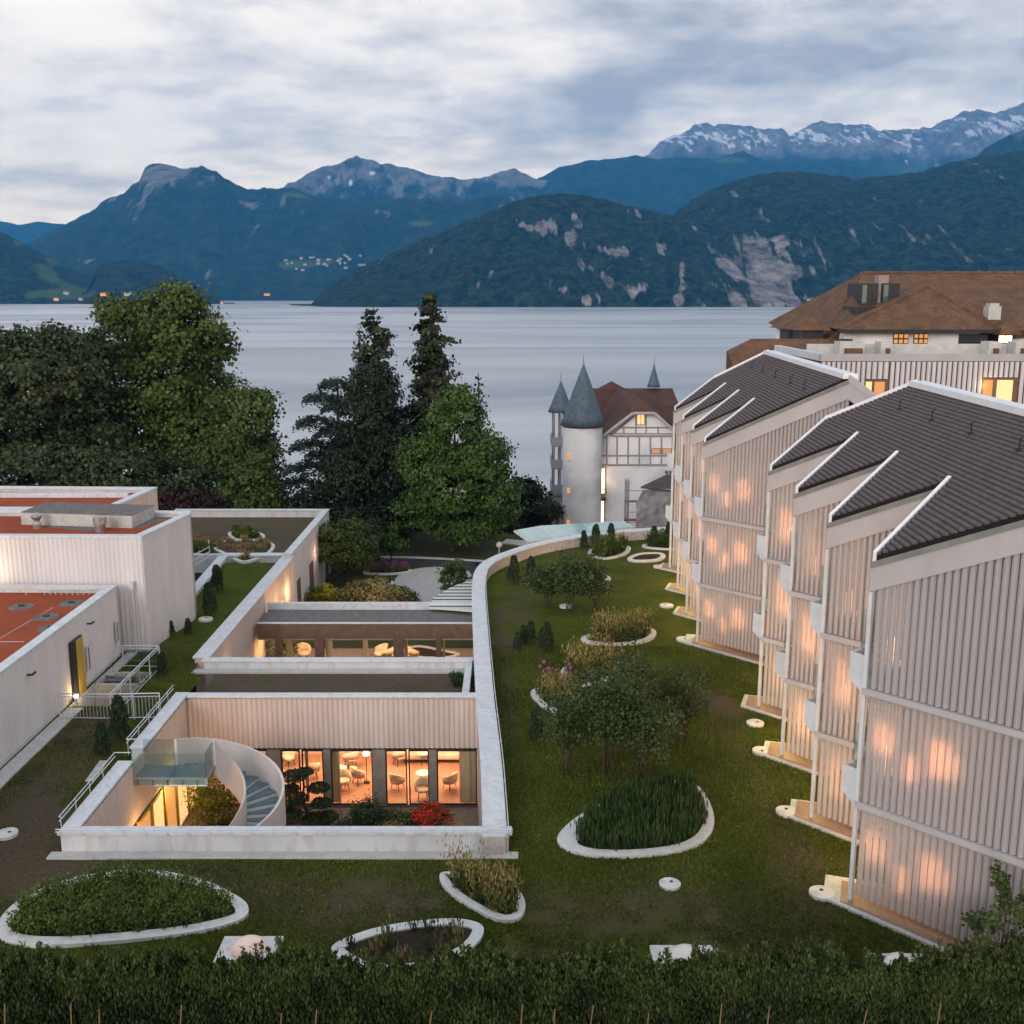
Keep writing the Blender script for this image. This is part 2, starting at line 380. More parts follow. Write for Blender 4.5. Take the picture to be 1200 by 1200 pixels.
# ------------------------------------------------------------ terrain, lake, mountains
capc = [(580, 979), (576, 900), (571.5, 850), (568.5, 820), (565, 770), (562.5, 730), (561, 700), (561, 683), (563, 671), (570, 661), (582, 653.5), (600, 646.5), (625, 638.5), (660, 631), (700, 625), (745, 621), (800, 618), (860, 616)]
CAPL = smoothline([P(u, v, .65) for u, v in capc], 5)
capc_in = offset(CAPL, .36); capc_out = offset(CAPL, -.36)      # left side = courtyards, right side = lawn

def lawnmat():
    m, t, b = nodes('mown_grass'); n, l = t.nodes.new, t.links.new
    b.inputs['Roughness'].default_value = .9; b.inputs['Specular IOR Level'].default_value = .1
    tcn = n('ShaderNodeTexCoord'); src = tcn.outputs['Object']
    def nz(s, d, r=.6):
        x = n('ShaderNodeTexNoise'); x.inputs['Scale'].default_value = s; x.inputs['Detail'].default_value = d; x.inputs['Roughness'].default_value = r; l(src, x.inputs[0]); return x.outputs[0]
    def mth(op, a, c):
        x = n('ShaderNodeMath'); x.operation = op
        for i, k in enumerate((a, c)):
            if isinstance(k, (int, float)): x.inputs[i].default_value = k
            else: l(k, x.inputs[i])
        return x.outputs[0]
    def mr(a, lo, hi):
        x = n('ShaderNodeMapRange'); x.inputs[1].default_value = lo; x.inputs[2].default_value = hi; l(a, x.inputs[0]); return x.outputs[0]
    def mix(f, a, c):
        x = n('ShaderNodeMixRGB'); l(f, x.inputs[0])
        for i, k in ((1, a), (2, c)):
            if isinstance(k, tuple): x.inputs[i].default_value = (*k, 1)
            else: l(k, x.inputs[i])
        return x.outputs[0]
    green = mix(mr(nz(.55, 5), .35, .65), (.056, .078, .006), (.098, .122, .012))
    green = mix(mr(nz(7, 9, .85), .46, .64), green, (.026, .036, .006))
    brown = mix(mr(nz(7, 9, .85), .4, .62), (.062, .048, .028), (.125, .100, .066))
    wa = n('ShaderNodeAttribute'); wa.attribute_name = 'worn'
    f = mth('ADD', mth('MULTIPLY', nz(.33, 4, .55), .70), mth('MULTIPLY', nz(5.5, 9, .85), .80))
    f = mth('ADD', f, wa.outputs['Fac'])
    cc = mix(mr(f, .75, 1.00), green, brown)
    l(cc, b.inputs['Base Color'])
    bn = n('ShaderNodeBump'); bn.inputs['Strength'].default_value = 1; bn.inputs['Distance'].default_value = .06; l(nz(26, 4, .8), bn.inputs['Height']); l(bn.outputs[0], b.inputs['Normal'])
    return m
M_lawn = lawnmat()
# courtyard rings (midlines of the parapets)
c1 = [P(72, 972, .65), P(594, 982, .65)]
HOLE1 = [(-13.15, 28.75), (-.35, 28.5), (-1.1, 39.3), (-1.1, 45), (-13.3, 45), (-13.3, 39.3)]
HOLE2 = [(-13.6, 43.8), (-1.3, 43.8), (-1.9, 57), (-13.5, 57), (-13.9, 64)]
far = [(p.x, p.y) for p in CAPL if p.y > 43]
# lawn = everything right of the capping line, plus the strip in front and to the left
xs = np.arange(-46, 46, .22); ys = np.arange(6, 76, .22); X, Y = np.meshgrid(xs, ys); xs_l, ys_l = xs, ys
xc = (X[:-1, :-1]+X[1:, 1:])/2; yc = (Y[:-1, :-1]+Y[1:, 1:])/2
right = [(p.x, p.y) for p in CAPL]+[(46, 71), (46, 28.4)]
right = [(-.35, 28.45)]+right
keep = (yc < 28.6) | inpoly(xc, yc, right) | ((xc < -13.15) & (yc < 43.3)) | ((xc < -13.9) & (yc < 63) & (xc > -17.9)) | ((yc < 52) & (xc < -15))
keep &= ~((xc > -17.4) & (xc < -15.6) & (yc > 39.8) & (yc < 43.6))   # sunken light well beside the steps
def near(px, py, line, s):
    d = np.full(px.shape, 1e9)
    for a, b in zip(line, line[1:]):
        ax, ay, bx, by = a[0], a[1], b[0], b[1]; L2 = (bx-ax)**2+(by-ay)**2+1e-9
        t = np.clip(((px-ax)*(bx-ax)+(py-ay)*(by-ay))/L2, 0, 1); d = np.minimum(d, np.hypot(px-ax-t*(bx-ax), py-ay-t*(by-ay)))
    return np.exp(-(d/s)**2)
worn = np.zeros_like(X)
worn += .20*near(X, Y, [(1.1, 28), (.1, 36), (-.2, 44), (-.7, 54)], .40)
worn += .45*near(X, Y, [P(-10, 1035), P(35, 940), P(110, 850)], 1.15)
worn += .5*near(X, Y, [P(40, 1030), P(20, 1000)], 2.0)
worn += .30*near(X, Y, [P(60, 1015), P(300, 1050), P(480, 1060)], 1.3)
worn += .34*near(X, Y, [P(830, 810), P(870, 880), P(930, 985), P(960, 1080)], .75)
worn += .34*near(X, Y, [P(845, 830), P(800, 812)], .8)
worn += .20*near(X, Y, [P(640, 1060), P(800, 1070), P(860, 1110)], 1.4)
worn += .10*near(X, Y, [P(600, 830), P(615, 700), P(650, 670)], .8)
worn -= .22*near(X, Y, [P(640, 1000), P(640, 900), P(650, 760), P(690, 690)], 1.5)
worn -= .3*near(X, Y, [P(700, 790), P(860, 730), P(760, 700)], 3.2)
worn -= .22*near(X, Y, [P(880, 860), P(940, 960)], 1.6)
worn -= .3*near(X, Y, [(-15.5, 50), (-15.5, 60)], 2.2)
Zl = .03*fbm(X*.35, Y*.35, 0, 3, 5)+.012*fbm(X*2, Y*2, 0, 2, 9)
lawn = grid_mesh('lawn', X, Y, Zl, keep, M_lawn, {'worn': worn}); tag(lawn, kind='structure')

# the ground sheet below and beyond the terrace, sloping down to the lake
M_ground = mat('park_grass', (.030, .042, .010), (.045, .055, .016), .25, .95, .8, 8, c3=(.05, .04, .025), sc3=.9)
gx = np.concatenate([np.arange(-420, -60, 12.), np.arange(-60, 60, 1.5), np.arange(60, 421, 12.)]); gy = np.concatenate([np.arange(-160, 20, 10.), np.arange(20, 230, 1.5)])
GX, GY = np.meshgrid(gx, gy)
sm = lambda t: t*t*(3-2*t)
def ground_z(x, y):
    x = np.asarray(x, float); y = np.asarray(y, float)
    a = sm(np.clip((y-88)/20, 0, 1)); b = sm(np.clip((y-118)/40, 0, 1)); return -4.12-3.4*a-13.5*b-2*sm(np.clip((y-150)/60, 0, 1))
GZ = ground_z(GX, GY)+.25*fbm(GX*.06, GY*.06, 0, 3, 3)*(GY > 95)
ground = grid_mesh('ground', GX, GY, GZ, None, M_ground); tag(ground, kind='structure')
LZ = -20.0
def lakemat():
    m, t, b = nodes('lake_water'); n, l = t.nodes.new, t.links.new
    b.inputs['Base Color'].default_value = (.085, .115, .16, 1); b.inputs['IOR'].default_value = 1.6; b.inputs['Specular IOR Level'].default_value = .5
    tcn = n('ShaderNodeTexCoord')
    def nz(stretch, s, d, r=.5, dist=0):
        mp = n('ShaderNodeMapping'); mp.inputs['Scale'].default_value = stretch; l(tcn.outputs['Object'], mp.inputs[0])
        x = n('ShaderNodeTexNoise'); x.inputs['Scale'].default_value = s; x.inputs['Detail'].default_value = d; x.inputs['Roughness'].default_value = r; x.inputs['Distortion'].default_value = dist; l(mp.outputs[0], x.inputs[0]); return x.outputs[0]
    calm = n('ShaderNodeMapRange'); calm.inputs[1].default_value = .43; calm.inputs[2].default_value = .66; l(nz((.30, .75, 1), .0042, 9, .62, .9), calm.inputs[0])
    mr = n('ShaderNodeMapRange'); mr.inputs[3].default_value = .30; mr.inputs[4].default_value = .42; l(calm.outputs[0], mr.inputs[0]); l(mr.outputs[0], b.inputs['Roughness'])
    mc = n('ShaderNodeMixRGB'); mc.inputs[1].default_value = (.44, .45, .47, 1); mc.inputs[2].default_value = (.15, .18, .225, 1); l(calm.outputs[0], mc.inputs[0]); l(mc.outputs[0], b.inputs['Base Color'])  # pale base colour stands in for reflected sky, dark patches for rippled reflection
    ms = n('ShaderNodeMapRange'); ms.inputs[3].default_value = .9; ms.inputs[4].default_value = .42; l(calm.outputs[0], ms.inputs[0]); l(ms.outputs[0], b.inputs['Specular IOR Level'])
    bn = n('ShaderNodeBump'); bn.inputs['Strength'].default_value = .35; bn.inputs['Distance'].default_value = .6; l(nz((.5, 1.6, 1), .55, 5, .6), bn.inputs['Height']); l(bn.outputs[0], b.inputs['Normal'])
    return m
mb = MB(); mb.poly([(-14000, 60, LZ), (14000, 60, LZ), (14000, 15500, LZ), (-14000, 15500, LZ)])
lake = mb.build('lake', lakemat()); tag(lake, kind='structure')

def mountmat(name, forest, forest2, rock, rock2, meadow, treesc):
    m, t, b = nodes(name); n, l = t.nodes.new, t.links.new
    b.inputs['Roughness'].default_value = .95; b.inputs['Specular IOR Level'].default_value = .05
    tcn = n('ShaderNodeTexCoord')
    def nz(s, d=4, r=.6, st=None):
        src = tcn.outputs['Object']
        if st: mp = n('ShaderNodeMapping'); mp.inputs['Scale'].default_value = st; l(src, mp.inputs[0]); src = mp.outputs[0]
        x = n('ShaderNodeTexNoise'); x.inputs['Scale'].default_value = s; x.inputs['Detail'].default_value = d; x.inputs['Roughness'].default_value = r; l(src, x.inputs[0]); return x.outputs[0]
    def mr(a, lo, hi):
        x = n('ShaderNodeMapRange'); x.inputs[1].default_value = lo; x.inputs[2].default_value = hi; l(a, x.inputs[0]); return x.outputs[0]
    def mix(f, a, c):
        x = n('ShaderNodeMixRGB'); l(f, x.inputs[0])
        for i, k in ((1, a), (2, c)):
            if isinstance(k, tuple): x.inputs[i].default_value = (*k, 1)
            else: l(k, x.inputs[i])
        return x.outputs[0]
    def attr(nm):
        a = n('ShaderNodeAttribute'); a.attribute_name = nm; return a.outputs['Fac']
    fo = mix(mr(nz(treesc*.6, 8, .85), .44, .62), forest, forest2)
    ro = mix(mr(nz(treesc*.35, 7, .7, (1, 1, .25)), .36, .64), rock, rock2)
    c = mix(attr('meadow'), fo, meadow); c = mix(attr('rock'), c, ro); c = mix(attr('snow'), c, (.80, .82, .86))
    l(c, b.inputs['Base Color'])
    bn = n('ShaderNodeBump'); bn.inputs['Strength'].default_value = 1; bn.inputs['Distance'].default_value = .5/treesc; l(nz(treesc, 5, .75), bn.inputs['Height']); l(bn.outputs[0], b.inputs['Normal'])
    return m
def step(x, lo, hi): return np.clip((x-lo)/(hi-lo), 0, 1)
def mountain(name, prof, Db, Dr, mt, mask, seed, nu=420, nv=110, pw=1.0, amp=.12, gs=1.0, baseD=None, sil=1.2, backw=1.35):
    "profile = ridge as (azimuth pixel, elevation pixel); base at distance Db, ridge at Dr; both on real terrain"
    us = np.linspace(prof[0][0], prof[-1][0], nu); pv = np.interp(us, [p[0] for p in prof], [p[1] for p in prof])
    pv = pv+sil*fbm(us*.11, us*0, 0, 6, seed+50)
    az = np.arctan((us-600)/FP/math.cos(TI*.9))                                # azimuth of each column
    el = TI*0+np.arctan(-(pv-600)/FP)-TI                                      # elevation of the ridge
    cosr = np.cos(az)
    Drr = (Dr(us) if callable(Dr) else Dr+us*0); Dbb = (Db(us) if callable(Db) else Db+us*0)
    up = -(pv-600)/FP; dy = math.cos(TI)+math.sin(TI)*up; dz = -math.sin(TI)+math.cos(TI)*up
    Hr = HC+dz/dy*Drr
    t = np.concatenate([np.linspace(0, 1, nv), np.linspace(1.02, backw, 12)])
    Uu, Tt = np.meshgrid(us, t); Hh = np.maximum(Hr[None, :], LZ+2)-(LZ-6); D = Dbb[None, :]+(Drr-Dbb)[None, :]*Tt
    Tc = np.clip(Tt, 0, 1)
    wob = fbm(Uu*.02*gs, Tt*2.2, 0, 4, seed)*.10*np.sin(math.pi*Tc)
    D = D*(1+wob*.35)
    s_ = (Uu-600)/FP; depth = D*math.cos(TI)                                   # x from azimuth pixel at horizon depth
    Xx = s_*D/(math.cos(TI)+math.sin(TI)*np.tan(TI))*1.0
    # x = s * t, y = dy * t with dy evaluated at the elevation of the point
    f = Tc**pw
    ridg = fbm(Xx/900*gs, D/900*gs, 0, 6, seed+7, True)
    f = f+amp*ridg*np.sin(math.pi*np.clip(Tc, 0, 1))**.8*(.4+.6*Tc)
    Z = (LZ-6)+Hh*f
    Z = np.where(Tt > 1, (LZ-6)+Hh*np.clip(1-(Tt-1)*2.2, 0, 1), Z)
    Z = Z+fbm(Xx/120, D/120, 0, 3, seed+9)*6*np.sin(math.pi*np.clip(Tt, 0, 1))
    dyp = math.cos(TI)+math.sin(TI)*np.interp(Uu, us, up); Xx = s_*D/dyp
    # pixel row of each vertex, to lay out cliffs and meadows where the place has them
    dzz = (Z-HC)/D; upv = (dzz*math.cos(TI)+math.sin(TI))/(math.cos(TI)-dzz*math.sin(TI)); Vp = 600-upv*FP
    A = mask(Uu, Vp, Xx, D, Z, ridg)
    for k in ('rock', 'meadow', 'snow'): A.setdefault(k, np.zeros_like(Z))
    o = grid_mesh(name, Xx, D, Z, None, mt, A); return tag(o, kind='structure')
def gauss(U, V, u, v, su, sv, rot=0):
    c, s = math.cos(R(rot)), math.sin(R(rot)); a = (U-u)*c+(V-v)*s; b = -(U-u)*s+(V-v)*c
    return np.exp(-(a/su)**2-(b/sv)**2)
M_near = mountmat('forest_cliff', (.002, .007, .006), (.040, .064, .034), (.34, .31, .29), (.05, .045, .055), (.07, .10, .03), .05)
M_far = mountmat('alpine_slope', (.008, .020, .014), (.045, .065, .028), (.32, .30, .29), (.09, .085, .09), (.10, .14, .04), .016)
def mk_near(U, V, X, Y, Z, r):
    n = fbm(X/70, Z/50, 0, 4, 31); n2 = fbm(X/35, Z/90, 0, 4, 77)
    g = 0
    for (u, v, su, sv, ro, k) in ((628, 268, 16, 5, 20, 1), (672, 272, 15, 13, -45, 1), (640, 262, 8, 5, 0, .8), (722, 295, 26, 6, 10, 1.1), (683, 309, 14, 5, 35, .9), (714, 326, 18, 6, 35, .9),
                                  (655, 335, 13, 6, 40, 1), (688, 352, 6, 5, 0, .8), (773, 292, 7, 6, 0, 1), (747, 340, 10, 9, 0, .55), (801, 333, 3, 8, 0, .6), (802, 310, 3, 7, 0, .7),
                                  (840, 247, 6, 4, 0, .7), (862, 228, 3, 8, 0, .4), (855, 308, 9, 9, 20, .9), (895, 330, 40, 26, 0, .8), (888, 290, 20, 10, 30, .9), (925, 320, 12, 20, -20, .8), (943, 210, 12, 4, 0, .4), (893, 352, 42, 10, 0, .5), (1165, 262, 8, 3, 0, .3)):
        g = g+k*gauss(U, V, u, v, su*1.35, sv*1.35, ro)
    n3 = fbm(X/16, Z/40, 0, 3, 99); rock = step(g*1.2+.6*n+.7*n2+.8*n3, .70, 1.0)
    return {'rock': rock}
near_prof = [(340, 366), (360, 359), (378, 344), (400, 325), (430, 310), (470, 291), (520, 271), (560, 254), (600, 237), (630, 229), (655, 226), (690, 229), (730, 239), (770, 249), (800, 256), (850, 268), (900, 290), (930, 320), (960, 345), (990, 362)]
mountain('wooded_headland', near_prof, lambda u: 3150+u*0, 3900, M_near, mk_near, 3, 760, 160, .8, .20, sil=2.0)
mass_prof = [(740, 330), (760, 290), (780, 262), (795, 246), (812, 233), (850, 214), (885, 205), (930, 200), (960, 203), (1000, 209), (1040, 207), (1080, 201), (1110, 191), (1150, 183), (1200, 176), (1300, 165), (1420, 165)]
mountain('wooded_mountain', mass_prof, 3300, 4600, M_near, mk_near, 11, 760, 160, .75, .20, sil=2.0)
def mk_left(U, V, X, Y, Z, r):
    n = fbm(X/110, Y/110, 0, 4, 12)
    g = gauss(U, V, 55, 322, 30, 12, 25)+gauss(U, V, 20, 285, 10, 6, 30)*.8+gauss(U, V, 75, 345, 60, 7)*.95+gauss(U, V, 150, 344, 12, 6)*.8+gauss(U, V, 60, 306, 16, 5, 20)*.9
    k = gauss(U, V, 205, 338, 14, 6, 20)
    return {'meadow': step(g+.5*n, .5, .75), 'rock': step(k+.5*n, .62, .8)}
mountain('farmland_hill', [(-260, 215), (-80, 245), (-20, 262), (0, 271), (20, 281), (42, 293), (72, 310), (100, 322), (125, 338), (150, 352), (170, 362)], 4150, 5000, M_near, mk_left, 21, 300, 90, .8, .08)
mountain('wooded_knoll', [(92, 362), (100, 340), (108, 318), (120, 308), (150, 304), (185, 311), (220, 328), (245, 344), (264, 358), (275, 363)], 4100, 4550, M_near, mk_left, 24, 200, 70, .6, .05)
def mk_mid(U, V, X, Y, Z, r):
    n = fbm(X/260, Z/160, 0, 5, 41); n2 = fbm(X/90, Z/220, 0, 4, 43); nn = fbm(X/200, Y/200, 0, 4, 45)
    top = step(245-V, 0, 40)*.75
    g = gauss(U, V, 190, 208, 34, 16)*1.0+gauss(U, V, 130, 240, 20, 8, -20)*.5+gauss(U, V, 448, 249, 18, 5)*1.1+gauss(U, V, 95, 306, 16, 5)*.9+gauss(U, V, 285, 238, 20, 7, 30)*.5+gauss(U, V, 200, 306, 6, 3)*.8
    n3 = fbm(X/38, Z/60, 0, 4, 49); rock = step(g+top*.75+.8*n+.7*n2+.8*n3, .62, 1.0)*.9
    me = gauss(U, V, 345, 229, 26, 4, 8)*.9+gauss(U, V, 490, 262, 22, 5)+gauss(U, V, 285, 290, 14, 4, -30)*.9+gauss(U, V, 390, 306, 60, 7)*.9+gauss(U, V, 345, 311, 25, 4)*.8
    return {'rock': rock, 'meadow': step(me+.55*nn, .55, .85)*.8}
mid_prof = [(-260, 320), (0, 300), (40, 281), (75, 263), (112, 245), (118, 237), (145, 226), (163, 213), (170, 197), (180, 192), (200, 194), (212, 198), (235, 197), (252, 204), (270, 215), (288, 222), (310, 221), (335, 219), (370, 230), (420, 236), (480, 232), (540, 236), (580, 228), (620, 232), (680, 245), (760, 262), (860, 290)]
mountain('shoulder_mountain', mid_prof, lambda u: 6350+np.abs(u-300)*0, lambda u: 8600-500*step(u, 300, 600), M_far, mk_mid, 31, 700, 150, .85, .24, sil=2.6)
def mk_back(U, V, X, Y, Z, r):
    n = fbm(X/300, Z/140, 0, 5, 61); n2 = fbm(X/120, Z/400, 0, 4, 63); nn = fbm(X/240, Y/240, 0, 4, 65)
    n3 = fbm(X/50, Z/70, 0, 4, 69); rock = step(step(242-V, 0, 34)*1.0+.6*n+.6*n2+.7*n3, .45, .9)*.9
    sn = gauss(U, V, 436, 203, 5, 3)*1.0+gauss(U, V, 410, 214, 3, 5)*.9+gauss(U, V, 385, 208, 2, 4)*.8
    me = gauss(U, V, 355, 224, 22, 5, 20)+gauss(U, V, 640, 225, 40, 10)*.3
    return {'rock': rock, 'snow': step(sn+.4*n2, .5, .7), 'meadow': step(me+.5*nn, .5, .8)*.7}
mountain('rocky_ridge', [(300, 260), (325, 226), (338, 214), (352, 210), (362, 203), (372, 197), (398, 191), (410, 184), (418, 182), (432, 188), (452, 192), (470, 196), (485, 199), (505, 206), (530, 207), (545, 210), (575, 206), (590, 200), (602, 198), (620, 207), (660, 215), (720, 235)], 9200, 10800, M_far, mk_back, 37, 520, 110, .8, .2, sil=3.0)
def mk_green(U, V, X, Y, Z, r):
    n = fbm(X/260, Z/160, 0, 5, 71); nn = fbm(X/230, Y/230, 0, 4, 75)
    me = gauss(U, V, 700, 212, 40, 8)*.6+gauss(U, V, 775, 228, 30, 8)*.5+gauss(U, V, 850, 188, 30, 6)*.8+gauss(U, V, 1020, 190, 60, 10)*.6
    return {'rock': step(step(205-V, 0, 30)*.4+.6*n, .5, .9)*.7, 'meadow': step(me+.5*nn, .45, .8)*.7}
mountain('green_foothills', [(480, 290), (540, 250), (600, 222), (640, 206), (660, 196), (690, 188), (720, 186), (745, 182), (770, 187), (800, 184), (840, 186), (870, 177), (890, 186), (920, 195), (960, 188), (990, 186), (1010, 196), (1060, 205), (1120, 212), (1200, 225)], 9000, 11200, M_far, mk_green, 47, 480, 90, .8, .2)
def mk_snow(U, V, X, Y, Z, r):
    n = fbm(X/330, Z/150, 0, 5, 81); n2 = fbm(X/110+Z/160, Z/190, 0, 5, 83); n3 = fbm(X/160, Z/330, 0, 4, 88)
    band = np.interp(U, [760, 800, 850, 900, 940, 1000, 1060, 1120, 1200, 1420], [160, 162, 163, 163, 160, 160, 160, 152, 145, 140])
    n4 = fbm(X/45+Z/70, Z/60, 0, 4, 89); sn = np.exp(-((V-band)/14)**2)*.55+.55*n2+.2*n3+.75*n4
    me = step(V, 172, 195)*.7
    return {'rock': step(1.0-me+.4*n, .45, .8), 'snow': step(sn, .62, .72), 'meadow': step(me+.5*n, .6, .9)*.7}
mountain('snowy_range', [(720, 215), (745, 192), (762, 177), (775, 165), (790, 157), (808, 152), (813, 146), (830, 145), (855, 147), (880, 148), (900, 152), (915, 150), (925, 160), (940, 152), (953, 145), (962, 143), (975, 146), (1000, 147), (1015, 146), (1030, 152), (1060, 150), (1085, 151), (1098, 146), (1115, 138), (1128, 131), (1145, 129), (1165, 132), (1180, 130), (1200, 121), (1260, 112), (1420, 118)], 11000, 14000, M_far, mk_snow, 57, 700, 130, .8, .16, sil=3.6)
mountain('wooded_spur', [(1090, 215), (1120, 195), (1145, 182), (1160, 170), (1180, 160), (1200, 152), (1260, 140), (1420, 132)], 6500, 7600, M_far, lambda U, V, X, Y, Z, r: {'rock': step(fbm(X/120, Z/120, 0, 4, 91), .2, .5)*.7}, 67, 240, 60, .8, .1)
mountain('distant_hills', [(-300, 245), (-60, 250), (0, 259), (20, 263), (45, 260), (75, 263), (110, 268), (160, 280)], 13000, 14500, M_far, mk_back, 77, 240, 50, .8, .1)

# haze: an even, pale air box round the whole place
mh = bpy.data.materials.new('haze_air'); mh.use_nodes = True; t = mh.node_tree; t.nodes.clear()
ho = t.nodes.new('ShaderNodeOutputMaterial'); pv = t.nodes.new('ShaderNodeVolumePrincipled'); t.links.new(pv.outputs[0], ho.inputs['Volume'])
pv.inputs['Color'].default_value = (.07, .42, 1.0, 1); pv.inputs['Density'].default_value = 6.0e-5; pv.inputs['Anisotropy'].default_value = 0
mb = MB(); mb.box(-15000, 15000, -400, 16500, -60, 2700)
hz = mb.build('haze', mh); tag(hz, 'thin bluish evening haze in the air over the lake', 'haze', kind='stuff')
mh.cycles.homogeneous_volume = True

# far lakeshore villages: small houses
M_fw = mat('far_white_wall', (.55, .52, .50), None, 1, .8); M_fr = mat('far_roof', (.20, .12, .09), None, 1, .8)
M_farlit = mat('far_lit_wall', (.3, .15, .08), None, 1, .8, emit=(1, .35, .14), es=.5)
def far_house(name, sx, sy, h, lit):
    r = empty(name); mb = MB(); mb.box(-sx/2, sx/2, -sy/2, sy/2, -3, h); mb.build('wall', M_farlit if lit else M_fw, r)
    mb = MB(); mb.add([(-sx/2-.5, -sy/2-.5, h+.002), (sx/2+.5, -sy/2-.5, h+.002), (sx/2+.5, sy/2+.5, h+.002), (-sx/2-.5, sy/2+.5, h+.002), (-sx/2-.5, 0, h+sy*.35), (sx/2+.5, 0, h+sy*.35)], [(0, 1, 5, 4), (2, 3, 4, 5), (0, 4, 3), (1, 2, 5), (0, 3, 2, 1)]); mb.build('roof', M_fr, r); return r
DG = bpy.context.evaluated_depsgraph_get
def place_far(items, grp):
    deps = DG(); deps.update(); hz.hide_viewport = True
    for (u, v, sx, sy, h, lit, lab) in items:
        up = -(v-600)/FP; d = Vector(((u-600)/FP, math.cos(TI)+math.sin(TI)*up, -math.sin(TI)+math.cos(TI)*up)).normalized()
        ok, loc, nrm, idx, ob, mtx = S.ray_cast(DG(), Vector((0, 0, HC))+d*2000, d)
        if not ok or ob.name.startswith('haze'): continue
        h_ = far_house('lakeside_house', sx, sy, h, lit); h_.location = loc; tag(h_, lab, 'house', grp)
    hz.hide_viewport = False
place_far([(123, 346, 30, 16, 7, True, 'long lit orange lakeside house at the foot of the farmland hill'),
           (150, 346, 26, 14, 9, False, 'white house right of the lit one on the left shore'),
           (78, 345, 20, 14, 9, False, 'small pale house on the left meadow under the slope'),
           (66, 352, 16, 12, 8, True, 'tiny lit house at the water left of the meadow'),
           (95, 352, 16, 12, 8, False, 'tiny pale house at the water below the left meadow'),
           (260, 356, 9, 8, 7, True, 'tiny lit boathouse at the tip of the wooded knoll'),
           (952, 354, 34, 12, 8, False, 'white building on the water below the right cliff')], 'houses on the near shores')
vill = []
nm_w = ['left end', 'upper edge', 'middle', 'lower edge', 'right end']
for i in range(26):
    u = 338+i*3.6+random.uniform(-9, 9); v = 311-(i*.25)+random.uniform(-8, 8)
    vill.append((u, v, random.uniform(13, 26), 14, random.uniform(6, 10), False, 'tiny pale house of the distant village on the far slope'))
place_far(vill, 'houses of the distant village across the lake')
place_far([(313, 346, 34, 18, 9, True, 'lit building at the waterline of the far shore')], 'houses on the far shore')
